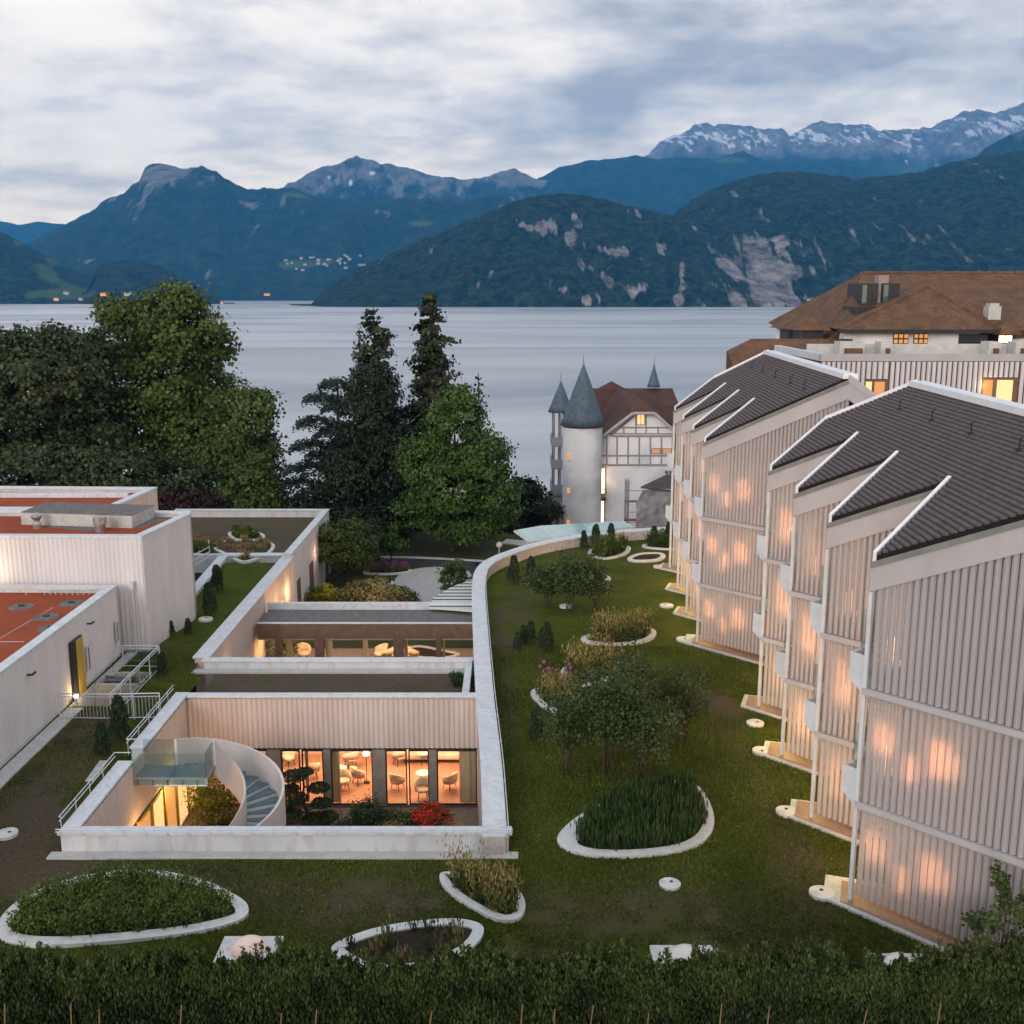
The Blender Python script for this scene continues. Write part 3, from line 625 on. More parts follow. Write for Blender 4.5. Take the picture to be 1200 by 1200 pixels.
# ------------------------------------------------------------ guest houses (sawtooth plan, slatted screens)
WD = Vector((.70, -.714, 0)).normalized()        # along every screen
SD = Vector((2.6, 2.13, 0)).normalized()         # along the side walls, going back
SL = 3.36                                        # length of a side wall
WN = Vector((-WD.y, WD.x, 0))*-1                 # outward from the screens (towards the camera)
if WN.y > 0: WN = -WN
SN = Vector((-SD.y, SD.x, 0))                    # outward from the side walls (towards the lawn and back)
def guest_house(C, a, b, c0, first_len, nteeth, label, glow):
    root = empty('guest_house', (C[0].x, C[0].y, 0), label, 'guest house')
    zr = lambda p: a*p[0]+b*p[1]+c0
    Nn = [C[i]+SD*SL for i in range(nteeth)]
    RX = lambda y: (12.82-c0-b*y)/a              # ridge line
    # plan of the visible roof half, corner by corner
    front = C[0]+WD*first_len
    def ridge_hit(p, d):
        k = (12.82-zr(p))/(a*d.x+b*d.y); return p+d*k
    rf = ridge_hit(C[0], WD); rb = ridge_hit(Nn[-1], WD)
    plan = [rf, C[0]]
    for i in range(nteeth):
        plan.append(Nn[i])
        if i+1 < nteeth: plan.append(C[i+1])
    plan.append(rb)
    # underlay slab
    mb = MB(); pl = [(p.x, p.y) for p in plan]
    mb.prism(pl, lambda p: zr(p)-.16, lambda p: zr(p)-.02); roof = mb.build('roof', M_roofb, root)
    # slats: rows across the fall line, cut out of the plan
    g = Vector((a, b, 0)).normalized(); tmin = min(g.dot(p) for p in plan); tmax = max(g.dot(p) for p in plan)
    bm = bmesh.new(); f = bm.faces.new([bm.verts.new((p.x, p.y, 0)) for p in plan]); pitch = .135; rows = []
    k = int((tmax-tmin)/pitch)+1
    for i in range(k+1):
        for off in (0, .035):
            t_ = tmin+i*pitch+off; geom = bm.verts[:]+bm.edges[:]+bm.faces[:]
            bmesh.ops.bisect_plane(bm, geom=geom, plane_co=g*t_, plane_no=g)
    mb = MB()
    for f in bm.faces:
        cc = f.calc_center_median(); ph = ((g.dot(cc)-tmin) % pitch)
        if ph < .035 or f.calc_area() < .002: continue
        pts = []
        for v in f.verts:
            fr = ((g.dot(v.co)-tmin) % pitch)/pitch
            if abs(g.dot(v.co)-tmin-round((g.dot(v.co)-tmin)/pitch)*pitch) < 1e-3: fr = 1 if g.dot(v.co) > g.dot(cc) else 0
            pts.append((v.co.x, v.co.y, zr(v.co)+.055-.03*fr))
        n_ = len(pts); mb.add(pts+[(p[0], p[1], p[2]-.05) for p in pts], [tuple(range(n_))]+[(j, (j+1) % n_, n_+(j+1) % n_, n_+j) for j in range(n_)])
    bm.free(); mb.build('roof_slats', M_roof, roof)
    # the far roof half, ridge cap, verge caps
    def mirror(p):
        k = (12.82-zr(p)); t_ = k/a; return Vector((p.x+2*t_, p.y, p.z))
    mb = MB(); e = WD*5.2
    q = [rf, rf+e, rb+e, rb]; dz = 3.2
    mb.add([(rf.x, rf.y, 12.80), (rf.x+e.x, rf.y+e.y, 12.80-dz), (rb.x+e.x, rb.y+e.y, 12.80-dz), (rb.x, rb.y, 12.80)]+[(rf.x, rf.y, 12.64), (rf.x+e.x, rf.y+e.y, 12.64-dz), (rb.x+e.x, rb.y+e.y, 12.64-dz), (rb.x, rb.y, 12.64)],
           [(0, 1, 2, 3), (7, 6, 5, 4), (0, 4, 5, 1), (1, 5, 6, 2), (2, 6, 7, 3)])
    mb.build('rear_roof', M_roof, root)
    mb = MB(); d = (rb-rf).normalized(); nr = Vector((d.y, -d.x, 0))
    for s_ in (1,):
        A = [rf-nr*.28, rf+nr*.28, rb+nr*.28, rb-nr*.28]
        mb.prism([(p.x, p.y) for p in A], 12.70, lambda p: 12.90)
    mb.build('ridge_cap', M_verge, root)
    vc = MB()
    def slopebar(mb, p, q_, w0, out, zt, zb, lift=0.):
        "bar on the roof edge from p to q_, following the roof slope"
        A = [p, q_, q_-out*w0, p-out*w0]; vs = [(x.x, x.y, zr(x if i < 2 else (p if i == 3 else q_))+zb+lift) for i, x in enumerate(A)]+[(x.x, x.y, zr(x if i < 2 else (p if i == 3 else q_))+zt+lift) for i, x in enumerate(A)]
        mb.add(vs, [(3, 2, 1, 0), (4, 5, 6, 7), (0, 1, 5, 4), (1, 2, 6, 5), (2, 3, 7, 6), (3, 0, 4, 7)])
    for i in range(nteeth):
        v_ = MB(); slopebar(v_, C[i]+SN*.03, Nn[i]+SN*.03, .10, SN, .12, -.20); v_.build('verge_cap', M_verge, root)
    v_ = MB(); o_ = WN*.16; A_ = [rf, rf+e, rf+e+o_, rf+o_]; zz_ = [0, -dz, -dz, 0]
    v_.add([(p.x, p.y, 12.86+z) for p, z in zip(A_, zz_)]+[(p.x, p.y, 12.60+z) for p, z in zip(A_, zz_)], [(0, 1, 2, 3), (7, 6, 5, 4), (0, 4, 5, 1), (1, 5, 6, 2), (2, 6, 7, 3), (3, 7, 4, 0)]); v_.build('verge_cap', M_fascia, root)
    slopebar(vc, Nn[-1]-WN*.03+SN*0, rb-WN*.03, .1, -WN, .12, -.22)
    vc.build('verge_cap', M_verge, root)
    # screens, floor by floor
    bandz = [2.84, 5.97]; SL2 = 3.4
    for i in range(nteeth):
        c = C[i]; Lw = first_len*2 if i == 0 else SL2
        if i == 0: Lw = first_len
        top = lambda t_, c=c: zr(c+WD*t_)-.89
        fb = MB()     # fascia: board under the slats of the roof edge
        A = c+WN*.10; q_ = c+WD*Lw+WN*.10
        vs = []
        for x, zt in ((c, zr(c)), (c+WD*Lw, zr(c+WD*Lw))):
            for o_, h_ in ((WN*.12, -.24), (WN*.12, -.92), (WN*0., -.92), (WN*0., -.24)): vs.append((x.x+o_.x, x.y+o_.y, zt+h_))
        fb.add(vs, [(0, 4, 5, 1), (1, 5, 6, 2), (2, 6, 7, 3), (3, 7, 4, 0), (0, 1, 2, 3), (7, 6, 5, 4)])
        if i == 0 and first_len > 6.5:          # right half of the gable
            pk = c+WD*Lw; en = pk+WD*5.2; vs = []
            for x, zt in ((pk, 12.82), (en, 12.82-3.2)):
                for o_, h_ in ((WN*.12, -.24), (WN*.12, -.92), (WN*0., -.92), (WN*0., -.24)): vs.append((x.x+o_.x, x.y+o_.y, zt+h_))
            fb.add(vs, [(0, 4, 5, 1), (1, 5, 6, 2), (2, 6, 7, 3), (3, 7, 4, 0), (0, 1, 2, 3), (7, 6, 5, 4)])
        fb.build('fascia', M_fascia, root)
        gt = MB(); slopebar(gt, c+WN*.16, c+WD*Lw+WN*.16, .14, WN, -.08, -.23); gt.build('gutter', mat('gutter_grey', (.20, .21, .20), (.15, .16, .155), 3, .5), root)
        for fl in range(3):
            z0 = .30 if fl == 0 else bandz[fl-1]+.16; z1 = bandz[fl]-.03 if fl < 2 else top
            sm_ = MB(); pitch = .185
            pleats(sm_, c+WD*.14, c+WD*Lw, z0, (lambda t_, top=top: top(t_+.14)) if fl == 2 else z1, pitch, .07, WN, .017, 5)
            s_o = sm_.build('slat_screen', M_slat, root, fix=False)
            if fl < 2:
                bd = MB(); bd.obox(c+WN*.02, WD, Lw, WN, .13, bandz[fl]-.02, bandz[fl]+.14); bd.build('floor_band', M_fascia, root)
                fs = MB(); p0 = c+WD*.05; fs.obox(p0, WD, Lw, -WN, 1.55, bandz[fl]-.14, bandz[fl]-.03); fs.build('balcony_floor', M_conc, root)
        ps = MB(); ps.obox(c-WD*.02, WD, .10, WN, .10, 0, zr(c)-.92); ps.build('corner_post', M_post, root)
        # inner wall behind the screen, and side wall with its lit window
        iw = MB(); q0 = c-WN*1.6+WD*.3; iw.obox(q0, WD, Lw, -WN, .2, 0, 9.2); iw.build('inner_wall', M_fascia, root)
        sp = [c+SD*.0, c+SD*SL]
        if i == 0 or True:
            sw = MB(); sw.obox(c-SN*.55+SD*1.45, SD, SL-1.45, -SN, .2, 0, 8.3); sw.build('side_wall', M_fascia, root)
            for fl in range(3):
                zb = (0.35, 3.15, 6.3)[fl]; wn = MB(); wn.obox(c-SN*.54+SD*1.7, SD, 1.3, SN, .04, zb, zb+2.0)
                wn.build('window', M_spill, root)
        # balcony front, seen end on past the corner, and its glass
        for fl in (0, 1):
            zb = bandz[fl]; x0 = c-SD*.03
            bf = MB(); o_ = SN
            sec = [(.0, -.1), (.48, .25), (.48, .98), (.42, .98), (.42, .3), (0, .3)]
            vs = []
            for kk in (0, 2.2):
                for (r_, h_) in sec: q_ = x0+SD*kk+SN*(r_-.03); vs.append((q_.x, q_.y, zb+h_))
            n_ = len(sec); bf.add(vs, [tuple(range(n_-1, -1, -1)), tuple(range(n_, 2*n_))]+[(j, (j+1) % n_, n_+(j+1) % n_, n_+j) for j in range(n_)])
            bf.obox(x0+SD*.004, SD, .05, SN, .44, zb+.2, zb+.97)
            bf.build('balcony_front', M_post, root)
            gl = MB(); gl.obox(x0+SD*.3, SD, .02, SN, .36, zb+.99, zb+2.1); gl.build('glass_divider', M_rail, root)
        # paved apron round the foot, timber deck on it
        ap = MB(); q_ = [c+WN*.45-WD*.55, c+WD*(Lw if i == 0 else 1.9)+WN*.45, c+WD*(Lw if i == 0 else 1.9)-WN*1.6, c+SD*1.3-WD*.0, c+SN*1.15+SD*.55]
        if i == 0: q_[1] = c+WD*(Lw if first_len > 6.5 else 3.6)+WN*.45; q_[2] = c+WD*Lw-WN*1.6
        ap.prism([(x.x, x.y) for x in q_], .0, .095); bevel(ap.build('paving_apron', M_conc, root), .01)
        dk = MB(); cen = sum(q_, Vector((0, 0, 0)))/len(q_); dk.prism([((x.x-cen.x)*.86+cen.x, (x.y-cen.y)*.86+cen.y) for x in q_], .097, .12); dk.build('timber_deck', M_wood, root)
        # lamps: two low glows behind each screen
        for fl in range(3):
            zb = (1.25, 4.3, 7.1)[fl]
            e_ = glow[i][fl] if i < len(glow) else 1
            if e_ <= 0: continue
            spots = ((.50, .25, .12, .8), (.74, .2, .10, .7), (1.35, -.35, .14, .7), (1.95, .1, .12, .95), (2.2, .15, .12, .9), (2.45, .05, .08, .6)) if i == 0 else ((.65, .1, .12, 1.25), (.92, .0, .12, 1.1), (1.75, -.1, .16, 1.1))
            for kk, dzz, sx_, sz_ in spots:
                q_ = c+WD*kk-WN*.13+Vector((0, 0, zb+.35+dzz)); al_ = arealamp('balcony_lamp', q_, sx_, sz_, 10.5*e_*(sx_*sz_/.4), root, color=(1, .46, .21))
                al_.rotation_euler = (-WN).to_track_quat('Z', 'Y').to_euler()
            lamp('ceiling_lamp', c+WD*1.5-WN*.9+Vector((0, 0, zb+.9)), 9*e_, root, WARM, .1)
    for i in range(nteeth):
        lamp('terrace_light', C[i]+SD*1.1+SN*.75+Vector((0, 0, 1.3)), 85*(glow[i][0] if i else .45), root, (1, .68, .18), .1)  # added light, imitates window light spilling over the lawn
    # fixings on the roof
    for j, fr in enumerate((.12, .3, .5, .7, .86) if first_len < 6.95 else (.12, .30, .48, .66)):
        p = rb.lerp(rf, fr)-g*1.25; z = zr(p)
        hk = MB(); hk.path([(p.x, p.y, z), (p.x, p.y, z+.34), (p.x+.1, p.y, z+.40)], .025); hk.box(p.x-.07, p.x+.07, p.y-.07, p.y+.07, z, z+.09); hk.build('roof_hook', M_dark, root)
    # closing gable panels at the rear right and lightning wire
    if first_len > 6.5:
        pn = MB(); pk = C[0]+WD*(first_len); pn.obox(pk-WD*.55+WN*.01, WD, 5.6, -WN, .1, 0, 9.6); pn.build('plain_panel', M_fascia, root)
        pn = MB(); q0 = C[0]+WD*(first_len-.35)+WN*.10
        vs = [(q0.x, q0.y, 9), ((q0+WD*4.5).x, (q0+WD*4.5).y, 9), ((q0+WD*4.5).x, (q0+WD*4.5).y, 9.3), ((q0+WD*.5).x, (q0+WD*.5).y, 11.5), (q0.x, q0.y, 11.5)]
        pn.poly(vs); pn.build('plain_gable', M_white, root)
    mb = MB(); cA = C[0]+WD*first_len
    body = [Nn[-1]-WN*.6+WD*.6, Nn[-1]+WD*9, C[0]+WD*(first_len+5), C[0]+WD*1.2-WN*1.85, C[0]+WD*1.2-WN*1.85]
    mb.prism([(p.x, p.y) for p in [C[0]+WD*2.2-WN*1.9, C[0]+WD*(first_len+4.6)-WN*1.9, Nn[-1]+WD*8.0+WN*.5, Nn[-1]+WD*1.2+WN*.5]], 0, 9.4); mb.build('wall', M_fascia, root)
    return root
C1 = [Vector((9.08+.22*i, 26.0+4.57*i, 0)) for i in range(4)]
C2 = [Vector((8.66+.24*i, 47.6+4.6*i, 0)) for i in range(4)]
guest_house(C1, .625, -.0275, 4.622, 7.05, 4, 'slatted guest house nearest the camera with a brown sawtooth roof cut by the right edge', [(.9, 1.2, 0), (.5, .8, .0), (.9, 1., .25), (.4, .9, .9)])
guest_house(C2, .629, -.0356, 5.862, 6.9, 4, 'slatted guest house farther back with its whole gable peak in view beside the old villa', [(1, 1.1, .9), (.7, .9, .7), (.9, .8, .5), (.2, .5, .4)])

# ------------------------------------------------------------ sunken courtyards
FL = -4.1
cy = empty('courtyard_building', (-6, 39, FL), 'pink pleated courtyard building sunk in the lawn round the spiral stair', 'courtyard building')
def ring(name, a, b, z0, z1, parent, m=M_cap):
    return None
def wall_bar(pts, thick, z0, z1, name, m, parent, side=1):
    l = [Vector((p[0], p[1], 0)) for p in pts]; o_ = offset(l, thick*side); mb = MB(); mb.strip(l, o_, z0, z1); return mb.build(name, m, parent)
# long curved coping and its wall (garden side / lawn side)
mb = MB(); i28 = 0
mb.strip(offset(CAPL, .36), offset(CAPL, -.36), .57, .66); cap = bevel(mb.build('coping', M_cap, cy), .012)
mb = MB(); mb.strip(offset(CAPL, .30), offset(CAPL, -.30), -4.1, .565); mb.build('curved_wall', mat('pale_pink_render', (.52, .47, .455), (.46, .41, .40), 1.5, .85, .3, 30, c3=(.40, .36, .35), sc3=5), cy)
mb = MB(); mb.path([(p.x, p.y, .80) for p in offset(CAPL, -.40)][:60], .016, 5)
for k, p in enumerate(offset(CAPL, -.40)[:60:4]): mb.tube((p.x, p.y, .55), (p.x, p.y, .80), .012, k=5)
mb.build('edge_rail', M_post, cy)
for k, p in enumerate(CAPL[2::3]):                        # joints of the coping
    pass
# front parapet of the first courtyard
fy0, fy1 = 28.55, 28.92
FX0, FX1 = -13.22, -.10
mb = MB(); mb.box(FX0-.02, FX1+.1, 28.52, 28.95, .565, .655); bevel(mb.build('coping', M_cap, cy), .012)
mb = MB(); mb.box(FX0+.06, FX1, 28.58, 28.9, FL, .56); mb.build('front_parapet', M_white, cy)
mb = MB(); mb.box(FX0-.25, FX1+.28, 28.2, 28.578, -.05, .04); bevel(mb.build('gravel_board', M_conc, cy), .01)
mb = MB()
for z in (.80, .72): mb.tube((FX0-.02, 28.46, z), (FX1+.12, 28.46, z), .018, k=6)
for x in np.arange(FX0+.1, FX1, .62): mb.tube((x, 28.46, .60), (x, 28.46, .80), .012, k=5)
mb.build('edge_rail', M_post, cy)
# left parapet, in two runs with the gap for the footbridge
def lpar(y0, y1, nm):
    mb = MB(); mb.box(-13.25, -12.72, y0, y1, .565, .655); bevel(mb.build('coping', M_cap, cy), .012)
    mb = MB(); mb.box(-13.18, -12.80, y0+.02, y1-.01, FL, .56); mb.build('side_parapet', M_white, cy)
    mb = MB()
    for z in (.80, .94): mb.tube((-13.33, y0, z), (-13.33, y1, z), .018, k=6)
    for y in np.arange(y0+.1, y1, 1.1): mb.tube((-13.33, y, .3), (-13.33, y, .94), .013, k=5)
    mb.tube((-13.33, y1 if y0 < 30 else y0, .94), (-12.8, y1 if y0 < 30 else y0, .94), .018, k=6)
    mb.build('edge_rail', M_post, cy)
lpar(28.955, 33.45, 0); lpar(34.55, 39.75, 1)
mb = MB(); mb.box(-13.18, -12.80, 33.45, 34.55, FL, -.10); mb.build('threshold', M_white, cy)
for y0, y1 in ((28.95, 34.0), (34.0, 39.4)):
    mb = MB(); pleats(mb, (-12.78, y0), (-12.78, y1), -1.5, .5, .19, .045, (1, 0)); mb.build('pleated_wall', M_pink, cy, fix=False)
# windows along the left side and their lit room behind
mb = MB(); mb.box(-12.86, -12.76, 29, 39.4, FL, -1.5); mb.build('glazing_wall', M_brown, cy)
for y in np.arange(29.4, 39.0, 1.35):
    f = MB(); f.box(-12.755, -12.70, y, y+1.2, FL+.05, -1.6); fo = f.build('window', M_yellow if int(y*2) % 3 == 0 else M_brown, cy)
    g_ = MB(); g_.box(-12.698, -12.69, y+.12, y+1.08, FL+.15, -1.7); g_.build('pane', M_lit if int(y*2) % 2 else M_litdim, fo)
lamp('courtyard_lamp', (-12.3, 36.5, -1.9), 40, cy, (1, .55, .16)); lamp('courtyard_lamp', (-12.3, 33.0, -1.9), 35, cy, (1, .5, .14))
# back wall
BYW = 39.45
mb = MB(); mb.box(-12.716, -1.0, BYW-.12, BYW+.26, .565, .655); bevel(mb.build('coping', M_cap, cy), .012)
mb = MB(); mb.box(-13.1, -1.2, BYW+.01, BYW+.25, -1.52, .56); mb.build('back_wall', M_pink, cy)
mb = MB(); pleats(mb, (-12.75, BYW), (-1.25, BYW), -1.56, .5, .20, .055, (0, -1)); mb.build('pleated_wall', M_pink, cy, fix=False)
mb = MB(); mb.box(-12.75, -1.2, BYW-.03, BYW+.10, -1.62, -1.565); mb.build('window_head', M_dark, cy)
# right inner wall under the coping
mb = MB(); pleats(mb, (-.62, 28.95), (-1.18, BYW), FL, .5, .2, .03, (-1, 0)); mb.build('pleated_wall', M_pink, cy, fix=False)
# room behind the glass
rx0, rx1, ry0, ry1 = -12.7, -1.25, BYW+.12, 44.55
mb = MB(); mb.box(rx0, rx1, BYW-.1, ry1, FL-.15, FL+.02); mb.build('room_floor', M_floor, cy)
mb = MB(); mb.box(rx0, rx1, ry1-.1, ry1, FL+.02, -1.6); mb.build('room_wall', M_cream2, cy)
mb = MB(); mb.box(rx0-.3, rx1+.2, BYW+.26, ry1+.1, -1.5, -1.2); mb.build('room_ceiling', M_cream2, cy)
for x in (-10.5, -7.6, -4.9, -2.6): arealamp('ceiling_lamp', (x, 42.0, -1.56), 1.6, 1.6, 112, cy, color=(1, .56, .30))
mb = MB(); mb.box(-12.8, -1.25, BYW+.27, 43.85, -.22, -.10); mb.build('roof_strip', M_sedum, cy)
# frames: positions of the posts across the window wall, from the photograph
U = lambda u, z=-2.8, y=BYW: at(u, 900, y).x
M_postg = mat('grey_brown_post', (.27, .23, .19), (.21, .18, .15), 3, .6)
posts = [(314, 330, M_postg), (380, 388, M_postg), (437, 452, M_postg), (503, 512, M_postg)]
mb = MB(); mb.box(-12.7, -1.2, BYW-.08, BYW+.06, FL+.02, FL+.10); mb.build('window_sill', M_brown, cy)
for u0, u1, m_ in posts:
    mb = MB(); mb.box(U(u0), U(u1), BYW-.1, BYW+.1, FL+.1, -1.62); mb.build('window_post', m_, cy)
panes = [(230, 262), (266, 290), (292, 314), (330, 352), (354, 379.5), (388, 437), (452, 477), (479, 503), (512, 559)]
for u0, u1 in panes:
    x0, x1 = U(u0), U(u1); f = MB()
    for a_, b_ in ((x0, x0+.05), (x1-.05, x1)): f.box(a_, b_, BYW-.03, BYW+.04, FL+.1, -1.63)
    f.box(x0+.05, x1-.05, BYW-.03, BYW+.04, -1.70, -1.63); f.box(x0+.05, x1-.05, BYW-.03, BYW+.04, FL+.10, FL+.16)
    fo = f.build('window_frame', M_dark, cy); g_ = MB(); g_.box(x0+.05, x1-.05, BYW, BYW+.012, FL+.16, -1.70); g_.build('pane', M_glass, fo)
def curtain(x0, x1, y, z0, z1, nm='curtain'):
    mb = MB(); n_ = max(6, int((x1-x0)/.07)); vs = []
    for i in range(n_+1):
        x = x0+(x1-x0)*i/n_; yy = y+.05*math.sin(i*2.1)+.02*math.sin(i*.9)
        vs += [(x, yy, z0), (x, yy, z1)]
    mb.add(vs, [(2*i, 2*i+2, 2*i+3, 2*i+1) for i in range(n_)]); return mb
for u0, u1 in ((538, 558), (388, 397), (356, 360), (270, 280)): curtain(U(u0), U(u1), BYW+.3, FL+.05, -1.6).build('curtain', M_curt, cy, smooth=True)
tag(cap, None)
# courtyard ground
mb = MB(); mb.box(-12.86, -.8, 28.9, BYW-.1, FL-.1, FL); cf = mb.build('courtyard_gravel', mat('brown_gravel', (.24, .19, .145), (.17, .13, .10), 3, .95, .8, 40, c3=(.32, .27, .22), sc3=25)); tag(cf, kind='structure')

# second courtyard and the low link building behind it
lk = empty('link_building', (-7.5, 54, FL), 'low bronze link building with a gravel roof and full width glazing', 'link building')
Y2 = 44.7
mb = MB(); mb.box(-13.62, -1.55, 44.42, 44.86, .22, .31); bevel(mb.build('coping', M_cap, cy), .012)
mb = MB(); mb.box(-13.5, -1.62, 44.48, 44.8, FL, .218); mb.build('front_parapet', M_white, cy)
mb = MB(); mb.box(-14.0, -1.7, 44.0, 44.478, -.16, -.08); mb.build('gravel_board', M_conc, cy)
mb = MB(); mb.box(-2.0, -1.72, 39.75, 44.4, -.2, .42); mb.build('side_upstand', M_white, cy)
# link block
lx0, lx1 = -13.2, -1.95
zg = -.78
mb = MB(); mb.box(lx0, lx1, 53.0, 55.7, zg-.5, zg); mb.build('gravel_roof', M_gravelroof, lk)
mb = MB(); mb.box(lx0, lx1, 52.9, 53.02, -1.5, -.70); mb.build('fascia', M_brown, lk)
mb = MB(); mb.box(lx0, lx1, 52.88, 53.1, -.698, -.66); mb.build('coping', M_cap, lk)
mb = MB(); mb.box(lx0-.1, lx1, 55.7, 56.0, -1.5, -.42); mb.build('rear_coping', M_cap, lk)
mb = MB(); mb.box(lx0, lx1, 53.03, 55.68, -1.62, -1.48); mb.build('ceiling', M_cream2, lk)
mb = MB(); mb.box(lx0, lx1, 52.9, 58.9, FL-.1, FL+.03); mb.build('terrace_floor', M_wood, lk)
V2 = lambda u: at(u, 760, 52.95).x
for u0, u1, m_ in ((287, 290.5, M_brown), (323, 331, M_brown), (369, 379.5, M_brown), (461, 473, M_brown), (511, 517, M_brown)):
    mb = MB(); mb.box(V2(u0), V2(u1), 52.92, 53.1, FL, -1.5); mb.build('window_post', m_, lk)
for u0, u1 in ((291, 296), (333, 341), (380, 388), (424, 430), (473, 477), (518, 521)):
    mb = MB(); curtain(V2(u0), V2(u1), 53.35, FL+.03, -1.55).build('curtain', M_curt, lk, smooth=True)
for u0, u1 in ((290.5, 323), (331, 369), (379.5, 461), (473, 511), (517, 553)):
    mb = MB(); mb.box(V2(u0), V2(u1), 52.98, 52.995, FL+.05, -1.5); mb.build('pane', M_glass, lk)
for x in (-12, -9.3, -6.6, -3.9): arealamp('ceiling_lamp', (x, 54.3, -1.64), 1.2, 1.2, 90, lk, color=(1, .56, .25))
for x in (-11, -7, -3.5): lamp('terrace_light', (x, 56.6, -1.4), 55, lk, (1, .5, .15))

# left side wall, grass strip and far garden wing
wg = empty('garden_wing', (-17, 66, FL), 'pale pink garden wing with a planted brown roof behind the grass strip', 'wing')
A0, A1 = Vector((-13.6, 43.9, 0)), Vector((-13.62, 63.6, 0))
mb = MB(); l = [Vector((-13.72, 44.865, 0)), Vector((-13.68, 63.59, 0))]; mb.strip(offset(l, .40), offset(l, -.36), .22, .31); bevel(mb.build('coping', M_cap, wg), .012)
mb = MB(); mb.strip(offset(l, .30), offset(l, -.26), FL, .215); mb.build('side_wall', M_pink, wg)
mb = MB(); mb.box(-17.7, -13.4, 63.6, 64.3, .22, .31); bevel(mb.build('coping', M_cap, wg), .012)
mb = MB(); mb.box(-17.6, -13.5, 63.66, 64.24, FL, .215); mb.build('end_wall', M_white, wg)
l = [Vector((-16.9, 49.6, 0)), Vector((-17.72, 63.58, 0))]
mb = MB(); mb.strip(offset(l, .28), offset(l, -.28), .22, .31); bevel(mb.build('coping', M_cap, wg), .012)
mb = MB(); mb.strip(offset(l, .2), offset(l, -.2), -3, .215); mb.build('side_wall', M_white, wg)
for y0, y1 in ((51.2, 52.9), ):
    pass
# wing roof
WX0, WX1, WY0, WY1, WZ = -24.6, -13.35, 62.6, 76.6, .62
mb = MB(); mb.box(WX0, WX1-.5, 64.35, WY1-.4, -.3, .06); mb.build('planted_roof', M_sedum, wg)
mb = MB(); mb.box(WX0, WX1, WY1-.42, WY1, WZ-.09, WZ); bevel(mb.build('coping', M_cap, wg), .012)
mb = MB(); mb.box(WX0, WX1-.06, WY1-.36, WY1-.06, FL, WZ-.095); mb.build('end_wall', M_white, wg)
mb = MB(); mb.box(WX1-.5, WX1, 63.0, WY1-.43, WZ-.09, WZ); bevel(mb.build('coping', M_cap, wg), .012)
mb = MB(); mb.box(WX1-.44, WX1-.05, 63.0, WY1-.37, FL, WZ-.095); mb.build('garden_wall', M_pinkgrey, wg)
mb = MB(); mb.box(WX1-.51, WX1-.46, 64.4, WY1-.5, .06, WZ-.1); mb.build('upstand', M_white, wg)
for y0, w0 in ((64.2, 1.1), (68.3, 1.4), (74.2, 1.2)):
    mb = MB(); mb.box(WX1-.06, WX1-.03, y0, y0+w0, FL+.02, FL+2.6); f = mb.build('window_frame', M_brown, wg); mb = MB(); mb.box(WX1-.028, WX1-.02, y0+.1, y0+w0-.1, FL+.15, FL+2.5); mb.build('pane', M_brown if y0 > 60 else M_lit, f)
mb = MB(); mb.box(-13.40, -13.38, 59.0, 60.1, FL+.1, FL+2.6); mb.build('lit_door', M_lit, wg)
lamp('wall_lamp', (-12.9, 61.5, -1.4), 40, wg, (1, .6, .28)); lamp('wall_lamp', (-12.9, 70.5, -1.2), 14, wg, (1, .6, .4)); lamp('wall_lamp', (-12.95, 47.5, -1.7), 30, wg, (1, .5, .22)); lamp('wall_lamp', (-12.8, 58.5, -1.4), 18, wg, (1, .6, .3))
# front edge of the wing roof, sunken green and its handrail
mb = MB(); mb.box(-24.6, -17.8, 64.0, 64.3, -.9, .25); mb.build('roof_edge', M_cap, wg)
mb = MB(); mb.box(-24.6, -17.8, 49.5, 64.0, -1.5, -1.3); lg = mb.build('lower_lawn', M_ground); tag(lg, kind='structure')
hr = MB()
for z in (.2, .5, .8): hr.tube((-22.2, 55.0, -1.3+z), (-18.6, 63.8, z), .025, k=5)
for t_ in (0, .25, .5, .75, 1): x = -22.2+3.6*t_; y = 55+8.8*t_; hr.tube((x, y, -1.35+1.3*t_), (x, y, -.45+1.3*t_), .025, k=5)
o = hr.build('handrail', M_post, origin=(-20.4, 59.4, -1.3)); tag(o, 'white sloping handrail in the sunken green strip behind the left block', 'handrail')

